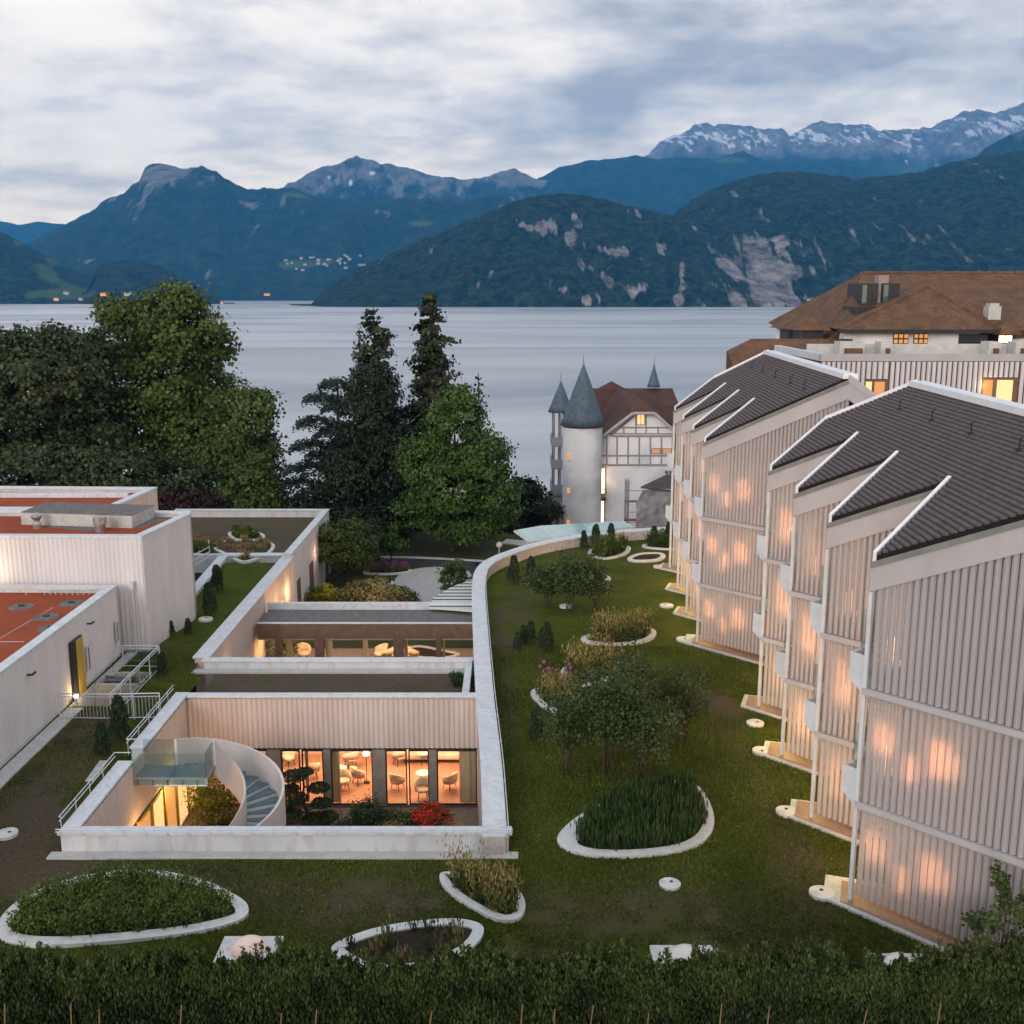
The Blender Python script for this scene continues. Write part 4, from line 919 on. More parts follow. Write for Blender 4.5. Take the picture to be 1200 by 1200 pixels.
# ------------------------------------------------------------ left blocks
def block(name, poly, ztop, wallm, label, roofm, inner=.42, z0=-.1, roof_drop=.27):
    root = empty(name, (sum(p[0] for p in poly)/len(poly), sum(p[1] for p in poly)/len(poly), 0), label, 'building')
    n = len(poly); pv = [Vector((p[0], p[1], 0)) for p in poly]
    a = sum(poly[i][0]*poly[(i+1) % n][1]-poly[(i+1) % n][0]*poly[i][1] for i in range(n))
    if a < 0: pv = pv[::-1]
    def inset(d):
        o = []
        for i in range(n):
            p, q, r = pv[i-1], pv[i], pv[(i+1) % n]; e1 = (q-p).normalized(); e2 = (r-q).normalized()
            n1 = Vector((-e1.y, e1.x, 0)); n2 = Vector((-e2.y, e2.x, 0)); m_ = (n1+n2).normalized(); o.append(q+m_*(d/max(.3, m_.dot(n1))))
        return o
    mb = MB(); mb.prism([(p.x, p.y) for p in inset(.06)], z0, ztop-.46 if roof_drop else ztop-.1); mb.build('wall', wallm, root)
    o_, i_ = pv, inset(inner)
    for (zz0, zz1, oo, ii, nm, mm) in ((ztop-.10, ztop, pv, i_, 'coping', M_cap), (ztop-.5, ztop-.102, inset(.05), inset(inner-.06), 'upstand', M_white)):
        vs = []; fs = []
        for i in range(n):
            vs += [(oo[i].x, oo[i].y, zz0), (oo[i].x, oo[i].y, zz1), (ii[i].x, ii[i].y, zz1), (ii[i].x, ii[i].y, zz0)]
        for i in range(n):
            j = (i+1) % n
            for k in range(4): fs.append((4*i+k, 4*i+(k+1) % 4, 4*j+(k+1) % 4, 4*j+k))
        mb = MB(); mb.add(vs, fs); mb.build(nm, mm, root)
    mb = MB(); mb.prism([(p.x, p.y) for p in inset(inner-.02)], ztop-.46, ztop-roof_drop); mb.build('roof', roofm, root)
    for i in range(n):
        p, q = pv[i], pv[(i+1) % n]; e = (q-p).normalized(); out_ = Vector((e.y, -e.x, 0))
        if (q-p).length < 1: continue
        mb = MB(); pleats(mb, p-out_*.06, q-out_*.06, z0+.25, ztop-.11, .21, .035, out_); mb.build('pleated_wall', wallm, root, fix=False)
    return root
zA = 3.3
A_near = [(-17.55, 32.0), (-17.62, 45.98), (-32, 46.3), (-32, 20), (-17.4, 20)]
ba = block('low_block', A_near, zA, M_pinkgrey, 'low grey clad block with an orange roof at the left edge nearest the lawn', M_orange)
zB = 5.42
B_poly = [(-16.55, 46.45), (-15.85, 51.4), (-16.0, 52.15), (-21.0, 52.5), (-34, 52.6), (-34, 46.75)]
bb = block('tall_block', B_poly, zB, M_pinkgrey, 'taller pale clad block with rooftop plant box behind the low block', M_orange, .42)
C_poly = [(-20.3, 52.65), (-19.85, 58.8), (-36, 59.4), (-36, 52.75)]
bc = block('rear_block', C_poly, zB+.02, M_pink, 'rear pink clad block with an orange roof in front of the big trees', M_orange, .45)
mb = MB(); mb.box(-36, -20.9, 57.0, 57.3, zB-.44, zB-.02); mb.build('inner_parapet', M_cap, bc)
mb = MB(); mb.box(-36, -20.9, 57.32, 58.7, zB-.42, zB-.36); mb.build('gravel_strip', M_gravelroof, bc)
# roof plant box with gravel top, two flue cowls
def Pz(u, v, z): p = P(u, v, z); return (p.x, p.y)
mb = MB(); zt = zB+.35; px = [Pz(24, 600, zt), Pz(154, 604, zt), Pz(181, 592, zt), Pz(55, 588, zt)]
mb.prism(px, zB-.41, zt-.03); pb = mb.build('roof_plant_box', M_conc, bb)
mb = MB(); mb.prism([((x-px[0][0])*1.0+px[0][0], y) for x, y in px], zt-.028, zt); mb.build('plant_box_top', M_gravelroof, pb)
mb = MB(); gp = [Pz(20, 613, zB-.26), Pz(105, 623, zB-.26), Pz(125, 617, zB-.26), Pz(165, 618, zB-.26), Pz(203, 606, zB-.26), Pz(182, 604, zB-.26)]
mb.prism(gp, zB-.40, zB-.262); mb.build('gravel_patch', M_gravelroof, bb)
mb = MB(); p = P(44, 619, zB-.27); mb.lathe((p.x, p.y, zB-.28), [(.20, 0), (.20, .22), (.13, .34), (.13, .40), (.26, .55), (.26, .62), (.14, .74)], 20); mb.build('flue_cowl', mat('galvanised', (.45, .44, .44), (.33, .31, .31), 3, .35, metal=.7), bb)
mb = MB(); p = P(118, 623, zB-.27); mb.lathe((p.x, p.y, zB-.28), [(.24, 0), (.26, .35), (.31, .36), (.31, .72), (.28, .74)], 20); mb.build('flue_cowl', MATS['galvanised'], bb)
# warm wash on the tall wall above the low roof
arealamp('roof_lamp', (-27.5, 45.6, zA+.25), 9, .3, 85, bb, rot=(R(90+55), 0, 0), color=(1, .72, .36))
mb = MB(); mb.box(-34, -23.2, 46.42, 46.5, zA+.1, zA+.14); mb.build('lamp_rail', mat('cream_lamp', (.7, .6, .4), None, 3, .5, emit=(1, .75, .4), es=1.5), bb)
# low block: door, slit windows, lamps, ladder, vents
def on_wall(u, v):       # point on the low block's right wall
    q = ((u-600)/FP); up = -(v-600)/FP; d = Vector((q, math.cos(TI)+math.sin(TI)*up, -math.sin(TI)+math.cos(TI)*up)); t_ = -17.58/d.x; return Vector((-17.56, d.y*t_, HC+d.z*t_))
p = on_wall(88, 800); y0 = on_wall(84, 795).y; y1 = on_wall(94, 765).y
mb = MB(); mb.box(-17.58, -17.50, y0, y1+.1, 0, 2.45); dr = mb.build('door', M_dark, ba)
mb = MB(); mb.box(-17.498, -17.47, y0+.45, y1+.1, .05, 2.4); mb.build('door_leaf', M_yellow, dr)
for (u, v0, v1) in ((100, 758, 788), (134, 728, 755)):
    a_, b_ = on_wall(u, v0), on_wall(u, v1); mb = MB(); mb.box(-17.56, -17.50, a_.y, a_.y+.22, b_.z, a_.z); f = mb.build('slit_window', M_white, ba); mb = MB(); mb.box(-17.498, -17.49, a_.y+.05, a_.y+.12, b_.z+.05, a_.z-.05); mb.build('pane', M_winb, f)
for (u, v) in ((31, 792), (101, 732), (106, 753)):
    a_ = on_wall(u, v); mb = MB(); mb.box(-17.56, -17.40, a_.y, a_.y+.06, a_.z, a_.z+.06); mb.box(-17.40, -17.34, a_.y-.02, a_.y+.3, a_.z+.01, a_.z+.07); mb.build('spout', M_dark if v != 753 else M_post, ba)
for (u, v) in ((25, 711), (54, 723), (60, 736), (84, 707)):
    p = P(u, v, zA-.26); mb = MB(); mb.lathe((p.x, p.y, zA-.27), [(.52, 0), (.5, .025), (.1, .03)], 20, ); vp = mb.build('gravel_ring', M_gravelroof, ba)
    mb = MB(); mb.tube((p.x, p.y, zA-.4), (p.x, p.y, zA-.18), .06, k=10); mb.tube((p.x-.12, p.y, zA-.2), (p.x+.12, p.y, zA-.2), .05, k=8); mb.build('vent_pipe', M_dark, vp)
for a_, b_ in (((0, 748), (62, 712)), ((0, 752), (28, 752)), ):
    p, q = P(*a_, zA-.265), P(*b_, zA-.265); mb = MB(); mb.tube(p, q, .012, k=4); mb.build('lightning_wire', M_post, ba)
mb = MB(); p, q = P(47, 697, zA-.2), P(102, 699, zA-.2)
lad = MB(); yb = 45.3
for zz in (zA-.36, zA-.02): lad.tube((p.x, yb, zz), (q.x, yb, zz), .022, k=6)
for x in np.linspace(p.x+.1, q.x-.1, 9): lad.tube((x, yb, zA-.36), (x, yb, zA-.02), .016, k=5)
o = lad.build('ladder', M_post, origin=(p.x, yb, zA-.4)); tag(o, 'aluminium ladder lying on edge against the low block roof parapet', 'ladder')
mb = MB(); p = P(31, 700, zA-.4); mb.tube((p.x, p.y, zA-.27), (p.x, p.y, zA+.35), .025, k=8); mb.tube((p.x-.02, p.y, zA+.35), (p.x+.02, p.y, zA+.35), .05, k=8)
o = mb.build('roof_mast', M_post, origin=(p.x, p.y, zA-.27)); tag(o, 'thin white mast standing on the orange roof left of the ladder', 'mast')
mb = MB(); mb.box(-17.5, -16.9, 20, 39.6, -.04, .06); bevel(mb.build('gravel_board', M_conc, ba), .01)
mb = MB(); mb.box(-17.50, -17.05, 43.4, 46.3, -.04, .05); mb.build('gravel_board', M_conc, ba)
mb = MB(); mb.tube((-17.1, 46.35, 0), (-17.1, 46.35, 3.3), .06, k=10); mb.tube((-17.1, 46.35, 3.0), (-17.1, 46.35, 3.35), .11, k=10); mb.build('downpipe', M_post, bb)
# sunken light well with its railings
well = empty('light_well', (-16.5, 41.7, -1.2), 'small sunken light well with soil beds beside the low block door', 'light well')
mb = MB(); mb.box(-17.4, -15.6, 39.8, 43.6, -1.3, -1.2); mb.build('soil_bed', M_soil, well)
mb = MB(); mb.box(-17.45, -15.55, 42.15, 42.32, -1.2, .05); mb.box(-17.45, -15.5, 43.55, 43.72, -1.2, .05); mb.box(-15.62, -15.48, 39.7, 43.54, -1.2, .05); mb.box(-17.5, -17.40, 39.7, 43.5, -1.2, .05); mb.build('kerb_wall', M_conc, well)
mb = MB(); mb.box(-17.3, -16.2, 43.0, 43.5, -.2, -.1); mb.build('gravel_pad', M_gravelroof, well)
def railing(name, pts, h, label, mesh_=False, step_=.13, grp=None):
    root = empty(name, pts[0], label, 'railing', grp); post = MB(); bars = MB(); rail = MB(); pn = MB()
    for a_, b_ in zip(pts, pts[1:]):
        a_, b_ = Vector(a_), Vector(b_); L_ = (b_-a_).length; n_ = max(1, round(L_/1.25))
        for i in range(n_+1):
            p = a_.lerp(b_, i/n_); post.tube(p, p+Vector((0, 0, h)), .026, k=8)
        for z in (.08, h-.12, h): rail.tube(a_+Vector((0, 0, z)), b_+Vector((0, 0, z)), .02 if z < h else .026, k=8)
        if mesh_:
            A_, B_ = a_+Vector((0, 0, .1)), b_+Vector((0, 0, .1)); d = (B_-A_).normalized(); n2 = Vector((d.y, -d.x, 0))*.006
            pn.add([A_+n2, B_+n2, B_+n2+Vector((0, 0, h-.25)), A_+n2+Vector((0, 0, h-.25))], [(0, 1, 2, 3)])
        else:
            k = int(L_/step_)
            for i in range(1, k): p = a_.lerp(b_, i/k); bars.tube(p+Vector((0, 0, .08)), p+Vector((0, 0, h-.12)), .010, k=5)
    post.build('post', M_post, root); rail.build('top_rail', M_post, root)
    if pn.v: pn.build('glass_panel', M_rail, root)
    if bars.v: bars.build('baluster', M_post, root)
    return root
railing('railing', [(-17.35, 38.55, 0), (-15.5, 38.5, 0), (-13.5, 38.6, 0)], 1.05, 'white baluster railing running from the ochre door to the courtyard parapet')
railing('railing', [(-15.35, 38.5, 0), (-15.35, 41.7, 0), (-15.35, 44.2, 0)], 1.05, 'white railing with glass infill running beside the sunken light well', True)
railing('railing', [(-15.35, 44.3, 0), (-17.0, 44.4, 0)], 1.0, 'short thin white railing at the foot of the tall block', True)
mb = MB(); p = P(90, 823, 0); mb.lathe((p.x, p.y, 0), [(.10, 0), (.10, .22)], 12); bl = mb.build('path_lamp', M_post, origin=(p.x, p.y, 0)); tag(bl, 'small lit lamp at the railing end beside the ochre door', 'lamp')
mb = MB(); mb.lathe((0, 0, 0), [(.09, .221), (.09, .30)], 12); o = mb.build('lamp_glass', M_lamp, None); o.parent = bl; o.location = (0, 0, 0)
lamp('door_lamp', (p.x+.3, p.y+.1, .4), 14, bl, (1, .62, .25))
mb = MB(); mb.poly([P(100, 917, .03), P(117, 893, .03), P(136, 893, .03), P(122, 917, .03)]); q = [P(100, 917, 0), P(117, 893, 0), P(127, 893, 0), P(110, 917, 0)]
mb = MB(); mb.prism([(x.x, x.y) for x in q], 0, .06); o = mb.build('paving_slab', M_conc, origin=(q[0].x, q[0].y, 0)); tag(o, 'plain grey paving slab in the grass left of the courtyard parapet', 'paving slab')
# ------------------------------------------------------------ spiral stair with its footbridge
SX, SY, RO, RI = -9.82, 34.5, 1.76, .50
st = empty('spiral_staircase', (SX, SY, FL), 'white curving spiral staircase with teal treads in the sunken courtyard', 'staircase')
NST = 24
def sp_(r, a, z): return (SX+r*math.cos(a), SY+r*math.sin(a), z)
dz = 4.1/NST; da = R(370)/NST
for i in range(NST):
    a0 = math.pi-i*da; a1 = a0-da-.03; z = -.0-(i+1)*dz+.0
    mb = MB(); vs = []
    for zz in (z-.045, z):
        for a_ in (a0, (a0+a1)/2, a1): vs += [sp_(RI+.03, a_, zz), sp_(RO-.03, a_, zz)]
    mb.add(vs, [(0, 1, 3, 2), (2, 3, 5, 4), (6, 8, 9, 7), (8, 10, 11, 9), (0, 6, 7, 1), (4, 5, 11, 10), (1, 7, 9, 3), (3, 9, 11, 5), (0, 2, 8, 6), (2, 4, 10, 8)])
    t_ = mb.build('tread', M_teal, st)
    mb = MB(); vs = []
    for zz in (z-.046, z+dz-.05):
        for e_ in (0, -.02): vs += [sp_(RI+.03, a0+e_, zz), sp_(RO-.03, a0+e_, zz)]
    mb.add(vs, [(0, 1, 3, 2), (4, 6, 7, 5), (0, 4, 5, 1), (2, 3, 7, 6), (0, 2, 6, 4), (1, 5, 7, 3)]); mb.build('riser', M_white, st)
def helix_wall(r0, r1, name, a_start, hh, below):
    mb = MB(); n_ = 72; vs = []
    for i in range(n_+1):
        f = i/n_; a_ = a_start-f*(R(370)-(math.pi-a_start)*-1 if 0 else R(370)); zc = -4.1*f
        zt = zc+hh; zb = max(FL, zc-below)
        vs += [sp_(r0, a_, zb), sp_(r0, a_, zt), sp_(r1, a_, zt), sp_(r1, a_, zb)]
    fs = []
    for i in range(n_):
        for j in range(4): fs.append((4*i+j, 4*i+(j+1) % 4, 4*(i+1)+(j+1) % 4, 4*(i+1)+j))
    fs += [(3, 2, 1, 0), (4*n_, 4*n_+1, 4*n_+2, 4*n_+3)]
    mb.add(vs, fs); return mb.build(name, mat('smooth_pale_plaster', (.62, .57, .55), (.57, .52, .50), 1.2, .7), st)
helix_wall(RO, RO+.09, 'outer_balustrade', math.pi, .95, .35)
helix_wall(RI-.05, RI+.03, 'inner_balustrade', math.pi, .95, .35)
mb = MB(); mb.box(-13.1, -10.3, 33.5, 34.5, -.12, 0); mb.build('bridge_deck', M_teal, st)
mb = MB(); mb.box(-12.8, -10.28, 33.40, 33.49, -.26, .02); mb.build('bridge_fascia', M_white, st)
mb = MB()
for x in np.arange(-12.6, -10.4, .5):
    for z in (-.07, -.17): mb.tube((x, 33.38, z), (x, 33.40, z), .03, k=8)
mb.build('glass_clamp', M_dark, st)
mb = MB(); mb.box(-12.75, -10.3, 33.35, 33.37, -.2, .95); mb.build('glass_balustrade', M_rail, st)
mb = MB(); mb.box(-12.75, -11.65, 34.53, 34.55, -.1, .95); mb.build('glass_balustrade', M_rail, st)
mb = MB(); mb.box(-10.3, -10.28, 33.4, 34.4, 0, .95); mb.build('glass_balustrade', M_rail, st)

# ------------------------------------------------------------ furniture behind the glass
def tub_chair():
    r = empty('tub_chair'); n_ = 14; mb = MB(); vs = []
    for i in range(n_+1):                        # curved back shell with arms dropping to the front
        a_ = R(-20)+R(220)*i/n_; f = abs(i/n_-.5)*2; top = .80-.22*f**1.5
        for (rr, z) in ((.30, .34), (.36, top), (.31, top+.01), (.26, .42)): vs.append((rr*math.cos(a_), rr*math.sin(a_), z))
    fs = []
    for i in range(n_):
        for j in range(4): fs.append((4*i+j, 4*i+(j+1) % 4, 4*(i+1)+(j+1) % 4, 4*(i+1)+j))
    fs += [(3, 2, 1, 0), (4*n_, 4*n_+1, 4*n_+2, 4*n_+3)]; mb.add(vs, fs); mb.build('backrest', M_cream2, r, smooth=True)
    mb = MB(); mb.lathe((0, .02, 0), [(.20, .33), (.29, .36), (.30, .44), (.26, .47)], 18); mb.build('seat', M_cream2, r, smooth=True)
    for a_ in (45, 135, 225, 315):
        c, s_ = math.cos(R(a_)), math.sin(R(a_)); mb = MB(); mb.tube((c*.2, s_*.2, .34), (c*.28, s_*.28, 0), .02, .013, 6); mb.build('leg', M_bark, r)
    return r
tc0 = tub_chair(); tag(tc0, cat='chair'); used = []
Zf = FL+.03
def fl(u, v): return P(u, v, Zf)
chs = [((366, 912), 200, 'cream tub chair behind the pane nearest the cloud pruned pine'),
       ((402, 926), 35, 'cream tub chair with its back to the glass left of the black post'),
       ((421, 918), 130, 'cream tub chair under the small white lamp in the widest pane'),
       ((411, 899), 210, 'cream tub chair at the rear of the widest pane'),
       ((466, 925), 150, 'cream tub chair with dark legs left of the round table in the double pane'),
       ((496, 936), 0, 'cream tub chair seen from behind at the foot of the double pane'),
       ((468, 896), 215, 'cream tub chair at the rear left of the double pane'),
       ((527, 925), 230, 'cream tub chair behind the single right pane beside the curtain'),
       ((338, 898), 60, 'cream tub chair at the rear behind the left narrow pane')]
for (u, v), rz, lab in chs: place(tc0, used, fl(u, v), lab, R(rz), 1.02, 'tub chairs in the courtyard room')
for (u, v), rz, lab in [((357, 771), 20, 'pale tub chair left of the first wide post of the link building'), ((447, 770), 300, 'pale tub chair right of the dwarf pine in the link building'), ((458, 771), 240, 'pale tub chair against the wide post in the link building'), ((485, 770), 120, 'pale tub chair just right of the wide post in the link building')]:
    q = P(u, v-14, -3.3); place(tc0, used, Vector((q.x, 56.6, Zf)), lab, R(rz), 1.25, 'tub chairs in the link building')
def side_table():
    r = empty('side_table'); mb = MB(); mb.lathe((0, 0, 0), [(.27, .50), (.28, .51), (.28, .535), (.26, .54)], 20); mb.build('tabletop', M_domeg, r)
    for k in range(3): a_ = k*2.1; mb = MB(); mb.tube((.1*math.cos(a_), .1*math.sin(a_), .5), (.2*math.cos(a_), .2*math.sin(a_), 0), .012, k=6); mb.build('leg', M_dark, r)
    return r
t0 = side_table(); tag(t0, cat='table'); used = []
for (u, v), lab in [((398, 915), 'small round white table beside the tub chairs in the widest pane'), ((496, 921), 'small round white table in the middle of the double pane'), ((497, 896), 'small round white table in front of the sofa')]: place(t0, used, fl(u, v), lab, 0, 1.1, 'side tables')
so_ = empty('sofa', fl(505, 890), 'rounded cream sofa at the back of the courtyard room', 'sofa'); b = so_.location
mb = MB(); mb.box(b.x-1.2, b.x+1.3, b.y-.45, b.y+.4, Zf+.15, Zf+.45); bevel(mb.build('seat', M_cream2, so_), .1, 3)
mb = MB(); mb.box(b.x-1.25, b.x+1.35, b.y+.42, b.y+.65, Zf+.15, Zf+.85); bevel(mb.build('backrest', M_cream2, so_), .1, 3)
for x in (-1.1, 1.2):
    mb = MB(); mb.tube((b.x+x, b.y-.3, Zf), (b.x+x, b.y-.3, Zf+.15), .03, k=6); mb.build('leg', M_bark, so_)
def table_lamp(p, lab):
    r = empty('floor_lamp', p, lab, 'lamp'); mb = MB(); mb.tube(p, p+Vector((0, 0, 1.25)), .015, k=6); mb.lathe(p, [(.14, 0), (.14, .02)], 12); mb.build('stand', M_dark, r)
    mb = MB(); mb.lathe(p+Vector((0, 0, 1.25)), [(.14, 0), (.1, .18)], 14); mb.build('lamp_shade', M_lamp, r)
table_lamp(fl(430, 917), 'slim floor lamp with a glowing shade in the widest pane')

# ------------------------------------------------------------ glass canopies
q = [P(602, 622.5, .35), P(619, 634.5, .35), P(675, 628.5, .35), P(742, 618, .35), P(730, 611, .35), P(632, 617, .35)]
cn = empty('glass_canopy', (q[0].x, q[0].y, -4), 'frosted teal glass canopy reaching out beyond the curved wall in front of the villa', 'canopy')
qs = [(p.x, p.y) for p in q]
mb = MB(); mb.prism(qs, .28, .40); mb.build('frame', M_white, cn)
ins = [( (x-sum(a[0] for a in qs)/6)*.96+sum(a[0] for a in qs)/6, (y-sum(a[1] for a in qs)/6)*.93+sum(a[1] for a in qs)/6) for x, y in qs]
mb = MB(); mb.prism(ins, .402, .43); mb.build('glass_roof', M_tealglass, cn)
mb = MB()
for f in (.2, .42, .64, .82):
    a_ = Vector(ins[0]).lerp(Vector(ins[4]), f); b_ = Vector(ins[1]).lerp(Vector(ins[3]), f); mb.tube((a_.x, a_.y, .44), (b_.x, b_.y, .44), .03, k=5)
mb.build('glazing_bar', M_post, cn)
for p in (q[0], q[5]): mb = MB(); mb.tube((p.x+1, p.y-.3 if p is q[5] else p.y-.1, -6), (p.x+1, p.y-.3 if p is q[5] else p.y-.1, .28), .08, k=8); mb.build('column', M_post, cn)
ctr = P(556, 716, -.55); arc = [P(503, 712, -.55), P(507, 703, -.55), P(516, 696, -.55), P(527, 690, -.55), P(540, 684.5, -.55), P(553, 682, -.55)]
cs = empty('curved_skylight', (ctr.x, ctr.y, -4), 'white fan shaped glass roof tucked against the curved coping', 'skylight')
pts = smoothline(arc, 4); n_ = len(pts)
mb = MB(); mb.prism([(ctr.x-.1, ctr.y)]+[(p.x, p.y) for p in pts], -.62, -.50); mb.build('glass_roof', mat('opal_glass', (.62, .66, .64), (.55, .60, .58), 1, .25, spec=.6), cs)
mb = MB()
for i in range(1, 9):
    y = ctr.y+(pts[-1].y-ctr.y)*i/9; xl = np.interp(y, [p.y for p in pts], [p.x for p in pts]); mb.box(xl, ctr.x-.1, y-.03, y+.03, -.50, -.46)
mb.build('glazing_bar', M_dark, cs)

# ------------------------------------------------------------ garden floor beyond the courtyards
def flat(name, pts, z0, z1, m, k=5):
    ln = smoothline([P(u, v, z1) for u, v in pts], k, True); mb = MB(); mb.prism([(p.x, p.y) for p in ln], z0, z1); o = mb.build(name, m); return tag(o, kind='structure')
flat('gravel_path', [(462, 684), (470, 672), (490, 666), (520, 664), (545, 667), (553, 676), (549, 690), (540, 705), (520, 712), (500, 706), (475, 698)], -4.15, -4.06, M_gravel)
def band(name, pts, wd, z, m): 
    ln = smoothline([P(u, v, z) for u, v in pts], 6); mb = MB(); mb.strip(offset(ln, wd/2), offset(ln, -wd/2), z-.1, z); return tag(mb.build(name, m), kind='structure')
band('road', [(430, 656.5), (480, 656.5), (530, 660), (556, 664), (575, 662), (600, 655)], 2.6, -4.05, M_asph)
band('kerb', [(430, 652.5), (480, 652.5), (530, 654.5), (570, 657)], .25, -3.95, M_conc)
band('path', [(590, 634), (612, 636), (630, 641)], 1.6, -4.05, M_conc)
band('garden_path', [(372, 676), (400, 676)], 1.6, -4.04, M_asph)

# ------------------------------------------------------------ long flat roofed building behind
lb = empty('flat_roof_building', (34, 69, 0), 'long pale slatted building with a flat planted roof behind the guest houses', 'building')
YL = 64.0; pA = at(963, 418, YL); ZT = at(963, 415, YL).z; XR = 60.0; XL = pA.x; YB = 75.5
mb = MB(); mb.box(XL+.1, XR, YL+.1, YB, -4, ZT-.5); mb.build('wall', M_brown, lb)  # backing coloured dark to stand in for shade between the slats
mb = MB(); mb.box(XL-.05, XR, YL-.02, YL+.35, ZT-.42, ZT); mb.build('parapet', M_fascia, lb)
mb = MB(); mb.box(XL-.05, XL+.3, YL+.36, YB, ZT-.42, ZT); mb.build('parapet', M_cap, lb)
mb = MB(); mb.box(XL+.31, XR, YL+.36, YB, ZT-.6, ZT-.3); mb.build('roof', M_gravel, lb)
mb = MB(); mb.box(XL+.6, XR, YL+5.5, YL+5.7, ZT-.28, ZT+.35); mb.build('upstand', M_conc, lb)
for k, (u0, u1) in enumerate(((981, 1010), (1029, 1042), (1154, 1168), (1186, 1203))):
    a_, b_ = at(u0, 412, YL+4.5).x, at(u1, 412, YL+4.5).x; mb = MB(); mb.box(a_, b_, YL+4, YL+5.2, ZT-.29, ZT+.55); bx = mb.build('chimney', M_conc, lb)
    mb = MB(); mb.box(a_+.3, b_-.2, YL+3.7, YL+3.99, ZT-.29, ZT+.15); mb.build('brick_base', M_tile2, bx)
WPX = [(1013, 1040, 445, 462), (1150, 1192, 443, 470)]
def gapz(x):
    return None
pitch = .31; mbp = MB(); xx = XL
segs = [(XL, at(1013, 460, YL).x), (at(1041, 460, YL).x, at(1150, 460, YL).x), (at(1193, 460, YL).x, XR)]
zt_ = ZT-.45
for a_, b_ in segs: pleats(mbp, (a_, YL), (b_, YL), 4, zt_, pitch, .13, (0, -1), .07)
mbp.build('slat_screen', M_pinkgrey, lb, fix=False)
for k, (u0, u1, v0, v1) in enumerate(WPX):
    a_, b_ = at(u0, 460, YL).x, at(u1, 460, YL).x; zt2 = at(u0, v0, YL).z
    mb = MB(); pleats(mb, (a_, YL), (b_, YL), zt2+.05, zt_, pitch, .13, (0, -1), .07); mb.build('slat_screen', M_pinkgrey, lb, fix=False)
    mb = MB(); mb.box(a_, b_, YL+.02, YL+.06, zt2-2.2, zt2); f = mb.build('window_frame', M_brown, lb)
    w_ = (b_-a_)
    for j, (s0, s1, m_) in enumerate(((.04, .30, M_litdim if k else M_lit), (.42, .86, M_lit if k else M_litdim))):
        mb = MB(); mb.box(a_+w_*s0, a_+w_*s1, YL+.0, YL+.015, zt2-2.1, zt2-.12); mb.build('pane', m_, f)
lamp('window_lamp', (at(1152, 455, YL).x, YL-.3, at(1152, 452, YL).z), 14, lb, (1, .6, .3))

# ------------------------------------------------------------ old hotel with tiled roof
oh = empty('old_hotel', (32, 92, -4), 'old white hotel with a big patched brown tiled roof and dark roof dormers', 'hotel')
def A(u, v, y): return at(u, v, y)
yr, ye = 96., 84.
rl, rr_ = A(1010, 322, yr), A(1330, 318, yr); rl.z = rr_.z = (rl.z+rr_.z)/2
el, er = A(985, 387, ye), A(1330, 387, ye)
ll = A(925, 404, 90)
mb = MB(); zE = el.z
fw = [Vector((rl.x, yr, rl.z)), Vector((rr_.x, yr, rl.z)), Vector((er.x, ye, zE)), Vector((el.x, ye, zE))]
lf = A(950, 408, ye); lf = A(958, 412, 85); lb_ = A(921, 392, 99)
bk = [Vector((er.x, 108, zE)), Vector((el.x, 108, zE))]
mb.add([fw[0], fw[1], fw[2], fw[3], lf, lb_, bk[0], bk[1]], [(0, 3, 2, 1), (0, 4, 3), (0, 5, 4), (0, 7, 5), (0, 1, 6, 7), (3, 4, 5, 7, 6, 2)])
rf_ = mb.build('roof', M_tile2, oh)
mb = MB(); mb.path([tuple(fw[0]), tuple(fw[1])], .16, 8); mb.path([tuple(fw[0]), tuple(lf)], .16, 8); mb.build('ridge_tile', M_tile2, rf_)
mb = MB(); mb.box(el.x+.6, er.x, ye+.7, 107, -4, zE-.02); mb.build('wall', M_villa, oh)
mb = MB(); mb.prism([(lf.x+.8, lf.y+.6), (el.x+.58, ye+.7), (el.x+.58, 106), (lb_.x+1.5, 98)], -4, min(lf.z, lb_.z)-.1); mb.build('side_wall', M_villa, oh)
# front cross gable (hipped)
ap_ = A(1087, 336, 88.5); g0, g1 = A(983, 386, 82.2), A(1172, 386, 82.2)
gz = g0.z
mb = MB(); apx = Vector((ap_.x, 88.5, ap_.z)); g0b, g1b = Vector((g0.x+1.0, 90, gz)), Vector((g1.x-.2, 90, gz)); top2 = Vector((ap_.x+.0, 93.5, ap_.z+.05))
mb.add([g0, g1, apx, g0b, g1b, top2], [(0, 1, 2), (0, 2, 5, 3), (1, 4, 5, 2), (0, 3, 4, 1)]); gr = mb.build('cross_gable', M_tile2, oh)
mb = MB(); mb.path([tuple(apx), tuple(g0)], .13, 8); mb.path([tuple(apx), tuple(g1)], .13, 8); mb.build('hip_tile', M_tile2, gr)
mb = MB(); mb.box(g0.x, g1.x, 82.1, 82.35, gz-.28, gz-.003); mb.build('gutter', M_dark, oh)
mb = MB(); mb.box(g0.x+.7, g1.x-1.2, 83.0, 84.6, -4, gz-.29); mb.build('front_wall', M_villa, oh)
